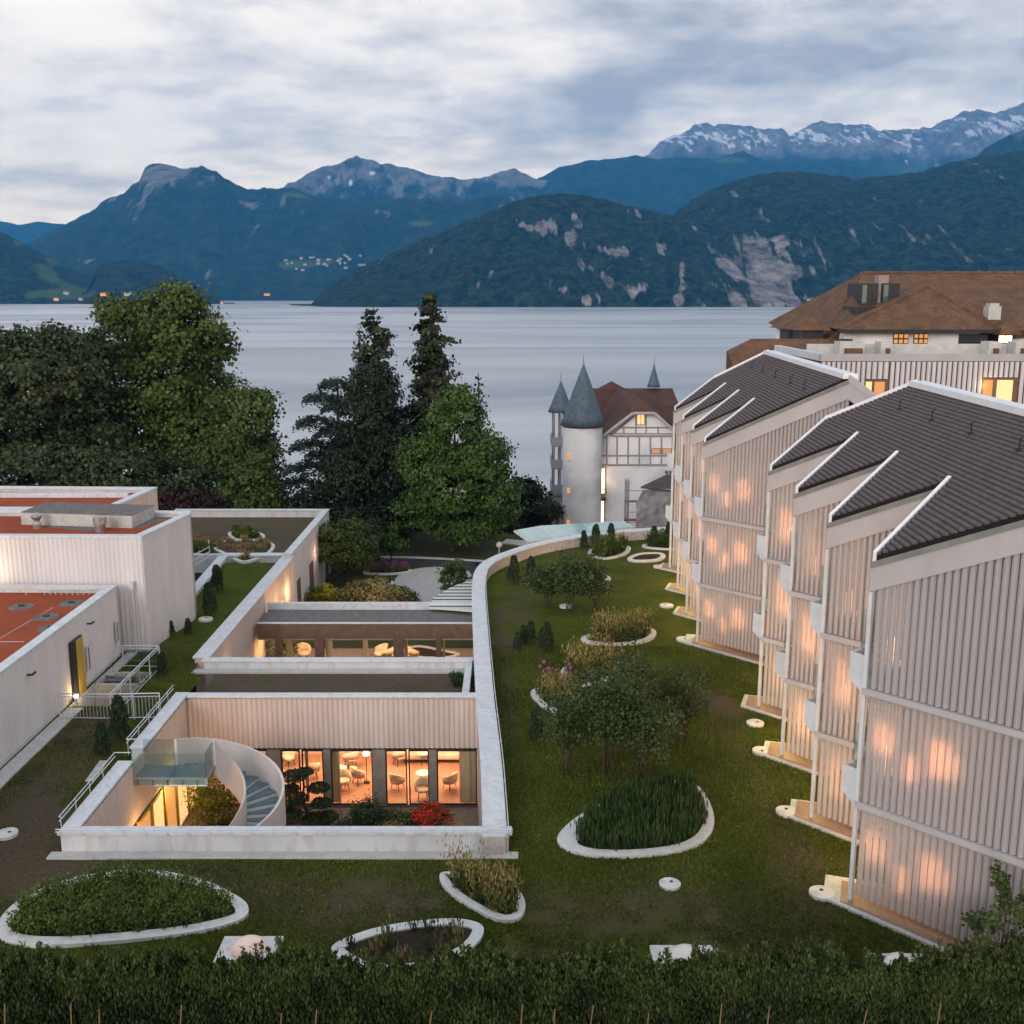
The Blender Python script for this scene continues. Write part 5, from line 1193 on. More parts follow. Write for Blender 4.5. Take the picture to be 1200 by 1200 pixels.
for (u0, u1, v0, v1, m_, lab) in ((1047, 1064, 391, 403, M_lit, 1), (1071, 1087, 391, 403, M_lit, 1), (1124, 1157, 391.5, 403, M_winb, 0)):
    a_, b_ = A(u0, v0, 82.95), A(u1, v1, 82.95); f = MB(); f.box(a_.x, b_.x, 82.93, 82.99, b_.z, a_.z); fo = f.build('window', M_dark, oh)
    n_ = 3 if u1-u0 < 20 else 2; w_ = (b_.x-a_.x)/n_
    g_ = MB()
    for j in range(n_):
        for k in range(2): g_.box(a_.x+w_*j+.06, a_.x+w_*(j+1)-.04, 82.915, 82.925, b_.z+.06+(a_.z-b_.z)/2*k, b_.z+(a_.z-b_.z)/2*(k+1)-.05)
    g_.build('pane', M_litdim if lab else M_winb, fo)
# roof glazing and chimney by the ridge
for (u0, u1) in ((1009, 1027), (1034, 1052)):
    a_, b_ = A(u0, 332, 89.0), A(u1, 358, 89.0); mb = MB(); mb.box(a_.x, b_.x, 88.8, 92.5, b_.z, a_.z); f = mb.build('roof_dormer', M_dark, oh)
    mb = MB(); mb.box(a_.x+.08, a_.x+.45, 88.76, 88.79, b_.z+.15, a_.z-.12); mb.build('pane', mat('teal_pane', (.05, .11, .12), None, 3, .1, spec=.8), f)
a_, b_ = A(994, 359, 88.2), A(1062, 371, 88.2); mb = MB(); mb.box(a_.x, b_.x, 87.0, 89.6, b_.z-.3, a_.z); mb.build('dormer_base', M_dark, oh)
a_, b_ = A(1029, 324, 90), A(1036, 352, 90); mb = MB(); mb.box(a_.x-.2, b_.x, 89.2, 90.2, b_.z-2, a_.z+.1); mb.build('chimney', mat('pink_stack', (.35, .25, .24), (.22, .20, .22), 2, .8), oh)
a_ = A(1163, 362, 86.5); mb = MB(); mb.box(a_.x-.5, a_.x+.5, 86, 87, a_.z-1.0, a_.z+.2); mb.box(a_.x-.35, a_.x+.35, 86.1, 86.9, a_.z+.2, a_.z+.45); mb.build('chimney', M_conc, oh)
# lit dormer at the far right and two little dormers on the left slope
a_, b_ = A(1170, 392, 82.6), A(1186, 403, 82.6); mb = MB(); mb.box(a_.x, b_.x, 82.6, 85, b_.z, a_.z); f = mb.build('lit_dormer', M_dark, oh)
mb = MB(); mb.box(a_.x+.06, (a_.x+b_.x)/2-.03, 82.56, 82.59, b_.z+.08, a_.z-.08); mb.box((a_.x+b_.x)/2+.03, b_.x-.06, 82.56, 82.59, b_.z+.08, a_.z-.08); mb.build('pane', M_litw, f)
t_ = A(1178, 376, 83.2); mb = MB(); mb.add([(a_.x-.6, 82.2, a_.z), (b_.x+.6, 82.2, a_.z), (t_.x, 83.2, t_.z), (a_.x-.6, 86, a_.z), (b_.x+.6, 86, a_.z), (t_.x, 86.5, t_.z)], [(0, 1, 2), (0, 2, 5, 3), (1, 4, 5, 2), (0, 3, 4, 1)]); mb.build('dormer_roof', M_tile2, f)
for k, (u, v, y, s_) in enumerate(((953, 380, 85.5, 1.5), (937, 378, 92, 1.7))):
    c = A(u, v+10, y); mb = MB(); mb.box(c.x-s_*.55, c.x+s_*.55, y, y+3, c.z-1.3, c.z+.25); f = mb.build('dormer', M_dark, oh)
    mb = MB(); mb.add([(c.x-s_*.95, y-.3, c.z+.2), (c.x+s_*.95, y-.3, c.z+.2), (c.x, y+.6, c.z+1.25), (c.x-s_*.95, y+4, c.z+.2), (c.x+s_*.95, y+4, c.z+.2), (c.x, y+4, c.z+1.25)], [(0, 1, 2), (0, 2, 5, 3), (1, 4, 5, 2), (0, 3, 4, 1)]); mb.build('dormer_roof', M_tile2, f)
# small brown roof in front left of the hotel
an = empty('annexe', (22, 84, -4), 'low annexe with a brown tiled roof just left of the flat roofed building', 'building')
a0, a1, a2, a3 = A(857, 412, 78), A(880, 397, 83), A(938, 397, 83), A(945, 430, 77); a0b = A(868, 440, 77)
mb = MB(); zt_ = a1.z
mb.add([(a0.x+.5, 77.5, zt_-2.9), (a3.x+4, 77.5, zt_-2.9), (a1.x, 83, zt_), (a2.x+4, 83, zt_), (a0.x*1.11, 88.5, zt_-2.9), (a3.x+4, 88.5, zt_-2.9), (a0.x*1.025, 80.6, zt_-1.2), (a0.x*1.06, 84.5, zt_-1.0)], [(0, 1, 3, 2), (0, 2, 6), (2, 7, 6), (2, 3, 5, 4), (2, 4, 7), (0, 6, 7, 4), (0, 4, 5, 1), (1, 5, 3)])
mb.build('roof', M_tile2, an); mb = MB(); mb.prism([(a0.x+.9, 78.1), (a3.x+4, 78.1), (a3.x+4, 88), (a0.x*1.11+.5, 88)], -4, zt_-2.92); mb.build('wall', mat('cream_plaster', (.45, .42, .33), (.38, .35, .28), 1, .8), an)

# ------------------------------------------------------------ villa with turrets
YV = 106.; vz = -8.2
vi = empty('villa', (14, 112, vz), 'white half timbered villa with blue slate turrets by the lake', 'villa')
def V(u, v, y=YV): return at(u, v, y)
# main mass and gable wall
xl, xr = V(699, 560).x, V(822, 560).x; zlo = V(700, 560).z; zgab = V(760, 486).z; zk = V(700, 545).z
g = [(V(697, 545).x, V(697, 545).z), (V(699, 520).x, V(699, 520).z), (V(742, 485).x, V(742, 485).z), (V(767, 485).x, V(767, 485).z), (V(812, 527).x, V(812, 527).z), (V(812, 545).x, V(812, 545).z)]
mb = MB(); mb.box(g[0][0], g[5][0], YV, YV+14, vz, g[0][1]-.002); mb.build('wall', M_villa, vi)
vs = [(x, YV, z) for x, z in g]+[(x, YV+9, z) for x, z in g]; mb = MB(); mb.add(vs, [(5, 4, 3, 2, 1, 0), (6, 7, 8, 9, 10, 11)]+[(k, (k+1) % 6, 6+(k+1) % 6, 6+k) for k in range(6)]); mb.build('gable_wall', M_villa, vi)
# timber lines on the gable
tb = MB(); yt = YV-.06
def tl_(u0, v0, u1, v1, wd=.16, y=yt):
    a_, b_ = V(u0, v0), V(u1, v1); d = Vector((b_.x-a_.x, 0, b_.z-a_.z)); n_ = Vector((-d.z, 0, d.x)).normalized()*wd/2
    q = [Vector((a_.x, y, a_.z))+n_, Vector((b_.x, y, b_.z))+n_, Vector((b_.x, y, b_.z))-n_, Vector((a_.x, y, a_.z))-n_]
    tb.add([*q, *[x+Vector((0, .055, 0)) for x in q]], [(0, 1, 2, 3), (7, 6, 5, 4), (0, 4, 5, 1), (1, 5, 6, 2), (2, 6, 7, 3), (3, 7, 4, 0)])
tl_(698, 545, 822, 545, .2); tl_(698, 534, 822, 534); tl_(717, 511, 803, 511, .2); tl_(713, 508, 807, 508.3, .12, YV-.075); tl_(726, 501, 790, 501)
for u in (711, 723, 736, 749, 762, 775, 788, 801): tl_(u, 512, u, 545, .15, YV-.062)
for u in (731, 745, 757, 771): tl_(u, 501, u, 508, .13, YV-.064)
for u in (745, 757): tl_(u, 486, u, 501, .13, YV-.064)
tl_(715, 511, 742, 488, .14, YV-.068); tl_(768, 487, 800, 511, .14, YV-.068)
tb.build('timber_frame', M_timber, vi)
# roofs: steep gable roof in front, long main roof behind
ZR = V(0, 455, 114).z
def zq(u, v, y): return V(u, v, y).z
rf2 = MB(); e0 = Vector((V(686, 528).x, YV-.7, V(686, 528).z)); k0 = Vector((V(700, 516).x, YV-.7, V(700, 512).z)); t0_ = Vector((V(741, 481).x, YV-.7, V(741, 481).z)); t1_ = Vector((V(766, 481).x, YV-.7, V(766, 481).z)); e1 = Vector((V(820, 530).x, YV-.7, V(820, 530).z))
ridge0 = V(730, 453, YV+4.0); ridge1 = Vector((ridge0.x, YV+12, ridge0.z)); hip = Vector((V(753, 464, YV+1.5).x, YV+2.2, V(753, 462, YV+1.5).z))
ridgeF = Vector(((t0_.x+t1_.x)/2, YV+2.6, V(757, 466, YV+2.6).z)); ridgeB = Vector((ridgeF.x-1.6, YV+9, V(735, 454, YV+9).z))
eB0 = Vector((e0.x, YV+9, e0.z)); kB = Vector((k0.x, YV+9, k0.z)); eB1 = Vector((e1.x, YV+9, e1.z)); tB0 = Vector((t0_.x, YV+9, t0_.z+0))
rf2.add([e0, k0, t0_, t1_, e1, ridgeF, ridgeB, eB0, kB, eB1], [(0, 1, 8, 7), (1, 2, 8), (2, 6, 8), (2, 5, 6), (2, 3, 5), (3, 4, 9), (3, 9, 6), (3, 6, 5)])
rf2.build('gable_roof', M_tile, vi)
vb = MB()
for a_, b_ in ((e0, k0), (k0, t0_), (t0_, t1_), (t1_, e1)): vb.tube(a_+Vector((0, -.05, -.2)), b_+Vector((0, -.05, -.2)), .17, k=6)
vb.build('verge_board', mat('mauve_board', (.42, .38, .40), (.36, .33, .35), 3, .6), vi)
ym0, ymr, ym1 = YV+7, YV+13, YV+19
xm0, xm1 = V(664, 478, YV+10).x, V(800, 500, YV+10).x; zr_ = V(700, 455, ymr).z; ze_ = V(790, 498, ym0).z
rm = MB(); rm.add([(xm0, ym0, ze_), (xm1, ym0, ze_), (xm1, ym1, ze_), (xm0, ym1, ze_), (xm0+2.6, ymr, zr_), (V(788, 455, ymr).x, ymr, zr_)], [(0, 1, 5, 4), (1, 2, 5), (2, 3, 4, 5), (3, 0, 4), (3, 2, 1, 0)]); rm.build('main_roof', M_tile, vi)
mb = MB(); mb.box(xm0+.6, xm1-.6, ym0+.5, ym1-.5, vz, ze_-.01); mb.build('main_wall', M_villa, vi)
mb = MB(); p = V(717, 447, YV+11.5); mb.lathe((p.x, YV+12, p.z-2.6), [(2.6, .0), (1.5, 1.8), (0, 2.6)], 4, False); mb.build('dormer_roof', M_tile, vi)
def turret(u, vtip, veave, ubase0, ubase1, y, zb, eave_over, name, fin=True, wall=True, flare=True):
    c = V(u, veave, y); r = (V(ubase1, 550, y).x-V(ubase0, 550, y).x)/2; ztop = V(u, vtip, y).z; cz = c.z; h = ztop-cz
    root = vi
    if wall: mb = MB(); mb.lathe((c.x, y, zb), [(r, 0), (r, cz-zb-.05)], 32); tw = mb.build('tower_wall', M_villa, root, smooth=False)
    R_ = r+eave_over
    prof = [(R_, -.15), (R_*.86, h*.10), (R_*.70, h*.27), (R_*.5, h*.50), (R_*.26, h*.76), (.05, h)] if flare else [(R_, 0), (.05, h)]
    mb = MB(); mb.lathe((c.x, y, cz), prof, 28); cr_ = mb.build('turret_roof', M_slate, root, smooth=True)
    mb = MB(); mb.tube((c.x, y, ztop-.1), (c.x, y, ztop+1.0), .04, .015, 6); mb.build('finial', M_dark, cr_)
    mb = MB(); mb.lathe((c.x, y, ztop+.02), [(.02, -.14), (.14, -.06), (.14, .06), (.02, .14)], 10); mb.build('gilt_ball', mat('gilt', (.75, .42, .18), None, 3, .3, metal=.8), cr_)
    return c, r
c, r = turret(683, 427, 496, 658, 704, YV-1.2, vz, .32, 'a')
mb = MB(); mb.lathe((c.x, YV-1.2, c.z-.32), [(r+.05, 0), (r+.14, .14)], 32); mb.build('eave_band', M_brown, vi)
for (u, v0, v1) in ((661, 533, 540), (660, 573, 579), (659, 611, 616)):
    a_ = V(u, v0, YV-3.1); b_ = V(u, v1, YV-3.1); mb = MB(); xq = c.x-r*.80; mb.box(xq, xq+.28, YV-1.2-r*.80, YV-1.2-r*.55, b_.z, a_.z); mb.build('window', M_litdim, vi)
c2_, r2_ = turret(657, 447, 481, 648, 668, YV+5.5, vz, .45, 'b', wall=False)
turret(766, 428, 452, 761, 771, ymr, zr_-1, .25, 'c', wall=False)
# balcony tower at the left
bx0, bx1 = V(649, 500, YV+4).x, V(664, 500, YV+4).x
mb = MB()
for x in (bx0, (bx0+bx1)/2, bx1):
    for y in (YV+3, YV+7): mb.tube((x, y, vz), (x, y, c2_.z), .09, k=8)
mb.build('balcony_post', M_timber, vi)
for v in (520, 546, 575, 590):
    z = V(655, v, YV+4).z; mb = MB(); mb.box(bx0-.25, bx1+.4, YV+2.8, YV+7.2, z-.18, z); bf = mb.build('balcony', M_timber, vi); mb = MB(); mb.box(bx0-.25, bx0-.18, YV+2.8, YV+7, z+.01, z+.85); mb.box(bx0-.17, bx1+.3, YV+2.8, YV+2.87, z+.01, z+.85); mb.build('parapet_panel', mat('greyblue_panel', (.30, .33, .38), (.24, .27, .31), 3, .7), bf)
mb = MB(); mb.box(bx1-.3, bx1+2.5, YV+3.5, YV+8, vz, c2_.z-.3); mb.build('rear_wall', M_villa, vi)
a_ = V(646, 575, YV+1); mb = MB(); mb.prism([(V(640, 590, YV+6).x, YV+9), (V(655, 600, YV-2).x, YV-2.5), (V(657, 600, YV-2).x+.3, YV-2), (bx1, YV+9)], vz-2, V(650, 592, YV+1).z); mb.build('terrace_wall', M_timber, vi)
# gable windows, tall lit windows at the corner, small grey grilles
def vwin(u0, u1, v0, v1, m_, y=YV, bars=2, nm='window'):
    a_, b_ = V(u0, v0, y), V(u1, v1, y); mb = MB(); mb.box(a_.x-.08, b_.x+.08, y-.10, y-.05, b_.z-.08, a_.z+.08); f = mb.build(nm, M_timber, vi)
    mb = MB(); w_ = (b_.x-a_.x)/bars
    for j in range(bars): mb.box(a_.x+w_*j+.04, a_.x+w_*(j+1)-.04, y-.125, y-.105, b_.z, a_.z)
    mb.build('pane', m_, f)
vwin(746.5, 755, 485, 497, M_lit); vwin(764, 773, 526, 531, M_litdim, bars=3); vwin(777, 786, 526, 531, M_litdim, bars=3)
for u in (781, 786): vwin(u-1.2, u+1.2, 552, 554.5, M_winb, bars=1)
vwin(699, 708.5, 549, 578, M_litw); vwin(699, 707.5, 587, 613, M_litw)
z = V(700, 582, YV).z; mb = MB(); mb.box(V(694, 580).x, V(709, 580).x, YV-1.3, YV-.13, z-.1, z); f = mb.build('corner_balcony', M_dark, vi)
mb = MB(); mb.box(V(694, 580).x, V(709, 580).x, YV-1.32, YV-1.27, z+.01, z+.06); 
for x in np.linspace(V(694, 580).x, V(709, 580).x, 9): mb.tube((x, YV-1.29, z), (x, YV-1.29, z+.95), .02, k=4)
mb.tube((V(694, 580).x, YV-1.29, z+.95), (V(709, 580).x, YV-1.29, z+.95), .03, k=5); mb.build('baluster', M_dark, f)
mb = MB(); x_ = V(690.5, 560).x; mb.tube((x_, YV-1.0, vz), (x_, YV-1.0, e0.z-.1), .07, k=6); mb.tube((x_, YV-1.0, e0.z-.1), (e0.x, YV-.9, e0.z+.1), .07, k=6); mb.build('downpipe', M_brown, vi)
lamp('window_lamp', (V(704, 565).x, YV-.7, V(704, 560).z), 20, vi, (1, .6, .3))
# scaffold wrapped shed roof in front of the villa
sc = empty('scaffold', (V(770, 590, 98).x, 98, -7), 'metal scaffold wrapped in torn grey sheeting under a small slate roof', 'scaffold')
ysc = 98.
mb = MB()
for u in (733, 736, 757, 778, 798):
    p0 = V(u, 620, ysc); p1 = V(u, 563 if u < 740 else 580, ysc)
    for dy_ in (0, 1.0): mb.tube((p0.x, ysc+dy_, -8), (p0.x, ysc+dy_, p1.z), .045, k=6)
for v in (575, 587, 600, 612): z = V(745, v, ysc).z; mb.tube((V(733, v, ysc).x, ysc, z), (V(800, v, ysc).x, ysc, z), .04, k=6)
mb.build('scaffold_tube', mat('galv_tube', (.35, .34, .36), (.25, .24, .26), 4, .4, metal=.5), sc)
mb = MB()
for v in (587.5, 609.5): z = V(745, v, ysc).z; mb = MB(); mb.box(V(733, v, ysc).x, V(752, v, ysc).x, ysc+.1, ysc+.9, z-.12, z-.05); mb.build('scaffold_board', mat('red_board', (.25, .07, .05), (.18, .06, .05), 4, .8), sc)
us_ = np.linspace(745, 800, 46); vs_ = np.linspace(0, 1, 22); UU, VV = np.meshgrid(us_, vs_)
zt_l = np.array([V(u, 574-2*math.sin((u-745)/20) if u > 752 else 590-(u-745)*2.2, ysc).z for u in us_]); zb_ = V(745, 622, ysc).z
ZZ = zb_+(zt_l[None, :]-zb_)*VV; XXs = (UU-600)/FP*(ysc*math.cos(TI)+(HC-ZZ)*math.sin(TI)); YYs = ysc-.35+.35*fbm(XXs*.9, ZZ*.7, 0, 4, 5)-.12*np.abs(fbm(XXs*2.2, ZZ*2, 0, 3, 8))
grid_mesh('sheeting', XXs-sc.location.x, YYs-sc.location.y, ZZ-sc.location.z, None, M_fabric, parent=sc)
r0, r1, r2, r3 = V(750, 569, 98), V(781, 556, 102), V(805, 556, 102), V(805, 576, 98)
mb = MB(); mb.add([(r0.x, 97.4, r0.z), (r3.x, 97.4, r0.z-.6), (r2.x, 102, r1.z), (r1.x, 102, r1.z), (r0.x, 97.4, r0.z-.15), (r3.x, 97.4, r0.z-.75), (r2.x, 102, r1.z-.15), (r1.x, 102, r1.z-.15)], [(0, 1, 2, 3), (7, 6, 5, 4), (0, 4, 5, 1), (1, 5, 6, 2), (2, 6, 7, 3), (3, 7, 4, 0)]); mb.build('shed_roof', mat('grey_tile', (.10, .085, .08), (.06, .05, .05), 2, .85, .6, 12), sc)
# ------------------------------------------------------------ foliage
L_plane = leafmat('plane_leaf', (.026, .047, .011), (.105, .145, .034), .8)
L_chest = leafmat('chestnut_leaf', (.016, .028, .011), (.078, .098, .042), .9)
L_bright = leafmat('maple_leaf', (.020, .050, .011), (.085, .150, .030), .7)
L_dark = leafmat('yew_needle', (.008, .015, .009), (.022, .033, .016), .8, .1)
L_cedar = leafmat('cedar_needle', (.010, .021, .019), (.030, .050, .045), .8, .1)
L_red = leafmat('copper_leaf', (.018, .006, .007), (.050, .016, .018), 1, .15)
L_shrub = leafmat('shrub_leaf', (.028, .050, .012), (.085, .115, .028), 2)
L_olive = leafmat('lawn_tree_leaf', (.026, .050, .016), (.085, .120, .040), 1.6)
L_hedge = leafmat('hedge_leaf', (.010, .020, .006), (.056, .082, .020), 1.4, .12)
L_grass = leafmat('meadow_blade', (.040, .075, .014), (.125, .165, .032), 2)
L_grass2 = leafmat('reed_blade', (.020, .045, .014), (.060, .100, .030), 1.6)
L_straw = leafmat('straw_plume', (.13, .115, .035), (.32, .26, .10), 3)
L_tan = leafmat('tan_blade', (.16, .12, .05), (.34, .25, .12), 3)
L_yellow = leafmat('yellow_leaf', (.16, .15, .01), (.42, .36, .02), 3)
L_pine = leafmat('pine_needle', (.012, .028, .012), (.045, .070, .024), 3, .1)
L_petal = leafmat('azalea_petal', (.50, .02, .02), (.75, .06, .03), 5)
L_purple = leafmat('allium_petal', (.16, .04, .15), (.30, .10, .26), 5)
def cloud(blobs, ncl, nlf, spread, seed, shell=(.72, 1.03), flat=1.0):
    g = np.random.default_rng(seed); B = np.array([b[:3] for b in blobs], float); Rr = np.array([(b[3:6] if len(b) >= 6 else (b[3],)*3) for b in blobs], float)
    wgt = (Rr.prod(1))**(2/3); wgt /= wgt.sum(); k = g.choice(len(B), ncl, p=wgt)
    d = g.normal(size=(ncl, 3)); d /= np.linalg.norm(d, axis=1)[:, None]; d[:, 2] = np.where(d[:, 2] < -.55, -d[:, 2], d[:, 2])
    rad = g.uniform(*shell, ncl)[:, None]; cc = B[k]+d*Rr[k]*rad
    ct = g.random(ncl); cs = g.uniform(.6, 1.35, ncl)
    j = np.repeat(np.arange(ncl), nlf); off = g.normal(size=(len(j), 3))*spread*cs[j][:, None]*np.array([1, 1, .62*flat])
    return cc[j]+off, d[j], np.clip(ct[j]*.75+g.random(len(j))*.25, 0, 1)
def limbs(root, base, tips, r0, m=M_bark, name='trunk', seed=0):
    g = random.Random(seed); mb = MB(); base = Vector(base)
    cx_ = sum(t[0] for t in tips)/len(tips); cy_ = sum(t[1] for t in tips)/len(tips); zt = max(t[2] for t in tips)
    fork = base+Vector(((cx_-base.x)*.3, (cy_-base.y)*.3, (zt-base.z)*.35)); mb.tube(base, base.lerp(fork, .5)+Vector((g.uniform(-.1, .1)*r0*3, 0, 0)), r0, r0*.8, 9); mb.tube(base.lerp(fork, .5), fork, r0*.8, r0*.65, 9)
    for t in tips:
        t = Vector(t); m1 = fork.lerp(t, .5)+Vector((g.uniform(-.3, .3), g.uniform(-.3, .3), g.uniform(0, .4)))*r0*2.5
        mb.tube(fork, m1, r0*.5, r0*.28, 7); mb.tube(m1, t, r0*.28, r0*.08, 6)
        for _ in range(3): q = m1+Vector((g.uniform(-1, 1), g.uniform(-1, 1), g.uniform(0, 1)))*r0*8; mb.tube(m1, q, r0*.14, r0*.03, 5)
    return mb.build(name, m, root)
def broad(name, base, blobs, ncl, nlf, spread, size, m, r0, label, seed, grp=None, cat='tree', shell=(.7, 1.03)):
    root = empty(name, base, label, cat, grp); C_, D_, T_ = cloud(blobs, ncl, nlf, spread, seed, shell)
    leafmesh('crown', C_-np.array(base), size, m, root, tint=T_, seed=seed, outn=D_)
    limbs(root, base, [b[:3] for b in blobs][:7], r0, seed=seed)
    return root
def B_(u, v, y, r, rz=None, ry=None):
    p = at(u, v, y); s_ = (y*math.cos(TI)+(HC-p.z)*math.sin(TI))/FP; return (p.x, p.y, p.z, r*s_, (ry or r)*s_, (rz or r)*s_)
# the row of big trees at the left
broad('chestnut_tree', (-41, 92, -6), [B_(60, 450, 92, 62, 62), B_(15, 430, 92, 40), B_(100, 430, 92, 34, 38), B_(-20, 500, 92, 60), B_(40, 520, 92, 62), B_(105, 500, 92, 34, 60), B_(60, 408, 92, 26, 20)], 620, 75, .55, .36, L_chest, .8, 'huge dark green chestnut at the left edge', 11)
broad('plane_tree', (-30, 97, -6), [B_(205, 385, 97, 44, 46), B_(150, 400, 97, 36, 44), B_(250, 410, 97, 24, 34), B_(190, 450, 97, 60, 55), B_(250, 470, 97, 32, 40), B_(160, 510, 97, 50, 55), B_(225, 520, 97, 50, 50), B_(135, 370, 97, 22, 18), B_(218, 352, 97, 24, 14)], 640, 70, .60, .36, L_plane, .8, 'tallest light green plane tree in the left group', 12, shell=(.55, 1.05))
broad('lime_tree', (-25, 93, -6), [B_(290, 500, 93, 30, 44), B_(270, 540, 93, 34, 44), B_(305, 550, 93, 24, 40), B_(240, 560, 93, 36, 36), B_(302, 478, 93, 18, 20)], 300, 60, .5, .32, L_bright if 0 else L_plane, .5, 'shorter lime tree at the right end of the left group', 13)
broad('oak_tree', (-33, 88, -5), [B_(150, 560, 88, 50, 32), B_(210, 570, 88, 40, 28), B_(100, 560, 88, 40, 40), B_(40, 560, 88, 60, 40)], 300, 60, .5, .34, L_chest, .5, 'low dark tree filling the gap behind the orange roofs', 14)
broad('copper_beech', (-27, 86, -5), [B_(215, 590, 86, 32, 22), B_(190, 596, 86, 24, 14), B_(240, 594, 86, 20, 14)], 120, 60, .35, .26, L_red, .25, 'dark red copper beech behind the garden wing', 15)
broad('hornbeam_tree', (-22, 88, -5), [B_(300, 575, 88, 24, 40), B_(318, 590, 88, 16, 30), B_(275, 590, 88, 20, 24)], 160, 60, .4, .28, L_plane, .35, 'narrow mid green tree above the far corner of the wing', 16)
# the bright tree in the middle
broad('maple_tree', (-4.7, 83, -4.1), [B_(533, 500, 83, 36, 36), B_(500, 545, 83, 34, 34), B_(565, 545, 83, 34, 40), B_(530, 570, 83, 55, 45), B_(495, 600, 83, 34, 26), B_(580, 590, 83, 30, 34), B_(535, 470, 83, 22, 16), B_(540, 618, 83, 50, 14)], 640, 60, .36, .25, L_bright, .3, 'fresh bright green maple in the middle of the park', 17)
# conifers
def conifer(name, base, top, rad, m, label, seed, n=24, leaf=.26, dens=70, droop=.25, gap=0., start=.08, power=.8, irr=.25, grp=None):
    g = np.random.default_rng(seed); root = empty(name, base, label, 'conifer', grp); H_ = top-base[2]; pts = []; dr = []; tt = []; tr = MB(); tr.tube((base[0], base[1], base[2]), (base[0], base[1], top), rad*.09+.05, .03, 8)
    lev = int(H_/(.50 if H_ > 6 else .16))
    for i in range(lev):
        f = start+(1-start)*i/lev; z = base[2]+H_*f; r = rad*(1-f)**power*(1+g.uniform(-irr, irr)); nb = max(3, int(n*(1-f*.6)*.35))
        for j in range(nb):
            if g.random() < gap: continue
            a_ = g.uniform(0, 6.283); rr = r*g.uniform(.65, 1.1); k = max(4, int(dens*rr/rad*.6)); s_ = g.random(k)**.6
            px_ = base[0]+np.cos(a_)*rr*s_; py_ = base[1]+np.sin(a_)*rr*s_; pz_ = z-droop*rr*s_**1.5
            sp = .10*rr+.12*min(1, H_/8)
            q = np.stack([px_, py_, pz_], 1)+g.normal(size=(k, 3))*sp*np.array([1, 1, .5]); pts.append(q); dr.append(np.tile([math.cos(a_), math.sin(a_), .5], (k, 1))); tt.append(np.full(k, g.random()*.8)+g.random(k)*.2)
            if H_ > 6 and rr > .8 and j % 2 == 0: tr.tube((base[0], base[1], z), (base[0]+math.cos(a_)*rr*.8, base[1]+math.sin(a_)*rr*.8, z-droop*rr*.6), .05, .015, 4)
    C_ = np.concatenate(pts); leafmesh('crown', C_-np.array(base), leaf, m, root, tint=np.clip(np.concatenate(tt), 0, 1), seed=seed, outn=np.concatenate(dr)); tr.build('trunk', M_bark, root); return root
def top_z(v, y): return at(600, v, y).z
def xat(u, y, z=5): return (u-600)/FP*(y*math.cos(TI)+(HC-z)*math.sin(TI))
L_sq = leafmat('sequoia_needle', (.012, .018, .009), (.048, .055, .024), .9, .1)
conifer('cypress_tree', (xat(441, 92), 92, -5), top_z(359, 92), 3.7, L_sq, 'tall dark conifer with a ragged double tip left of the tallest one', 21, 32, .34, 190, .15, .08, .05, .50, .3)
conifer('cypress_tree', (xat(424, 93), 93, -5), top_z(384, 93), 2.0, L_sq, 'slim side tip leaning out left of the ragged double conifer', 25, 16, .32, 70, .1, .2, .3, .6, .4)
conifer('sequoia_tree', (xat(506, 94), 94, -5), top_z(342, 94), 3.0, L_sq, 'tallest airy conifer with a bare upper trunk in the middle group', 22, 30, .34, 190, .18, .12, .3, .40, .3)
conifer('spruce_tree', (xat(561, 90), 90, -5), top_z(437, 90), 2.6, L_dark, 'thin spruce tip showing behind the bright maple', 23, 20, .28, 60, .3, .1)
broad('yew_tree', (xat(430, 86, 2), 86, -4.2), [B_(430, 500, 86, 38, 50), B_(415, 560, 86, 42, 50), B_(455, 550, 86, 36, 60), B_(430, 610, 86, 56, 28), B_(480, 590, 86, 26, 40), B_(438, 460, 86, 26, 34), B_(400, 590, 86, 30, 40)], 560, 60, .42, .26, L_dark, .4, 'broad blackish yew mass below the tall conifers', 24)
def cedar(base, tiers, m, label, seed):
    g = np.random.default_rng(seed); root = empty('cedar_tree', base, label, 'conifer'); P_ = []; D_ = []; T_ = []; mb = MB(); topz = max(t[2] for t in tiers); mb.tube(base, (base[0]+.4, base[1], topz), .35, .06, 9)
    for (x, y, z, rx) in tiers:
        n_ = int(520*rx); r = np.sqrt(g.random(n_)); a_ = g.uniform(0, 6.28, n_); q = np.stack([x+rx*r*np.cos(a_), y+rx*.8*r*np.sin(a_), z-.35*rx*r**2+g.normal(size=n_)*.12+.2*np.sin(a_*5)], 1); P_.append(q); D_.append(np.tile([0, -.3, 1.], (n_, 1))); T_.append(g.random(n_))
        mb.tube((base[0]+.3, base[1], z-.8), (x, y, z), .12, .03, 5)
        for k in range(7): aa = k*.9; mb.tube((x, y, z-.05), (x+rx*.9*math.cos(aa), y+rx*.7*math.sin(aa), z-.35), .05, .015, 4)
    C_ = np.concatenate(P_); leafmesh('crown', C_-np.array(base), .24, m, root, tint=np.concatenate(T_), seed=seed, outn=np.concatenate(D_)); mb.build('trunk', M_bark, root)
T = lambda u, v, r: (at(u, v, 88).x, 88+random.uniform(-1.5, 1.5), at(u, v, 88).z, r)
cedar((xat(392, 88), 88, -4.5), [T(393, 446, 1.5), T(378, 462, 1.6), T(404, 470, 1.8), T(372, 490, 2.0), T(398, 500, 2.2), T(365, 518, 2.0), T(385, 530, 2.4), T(360, 545, 2.2), T(352, 562, 1.8), T(385, 570, 3), T(350, 585, 2.4), T(372, 600, 3)], L_cedar, 'blue green cedar with flat drooping tiers left of the dark yew', 31)
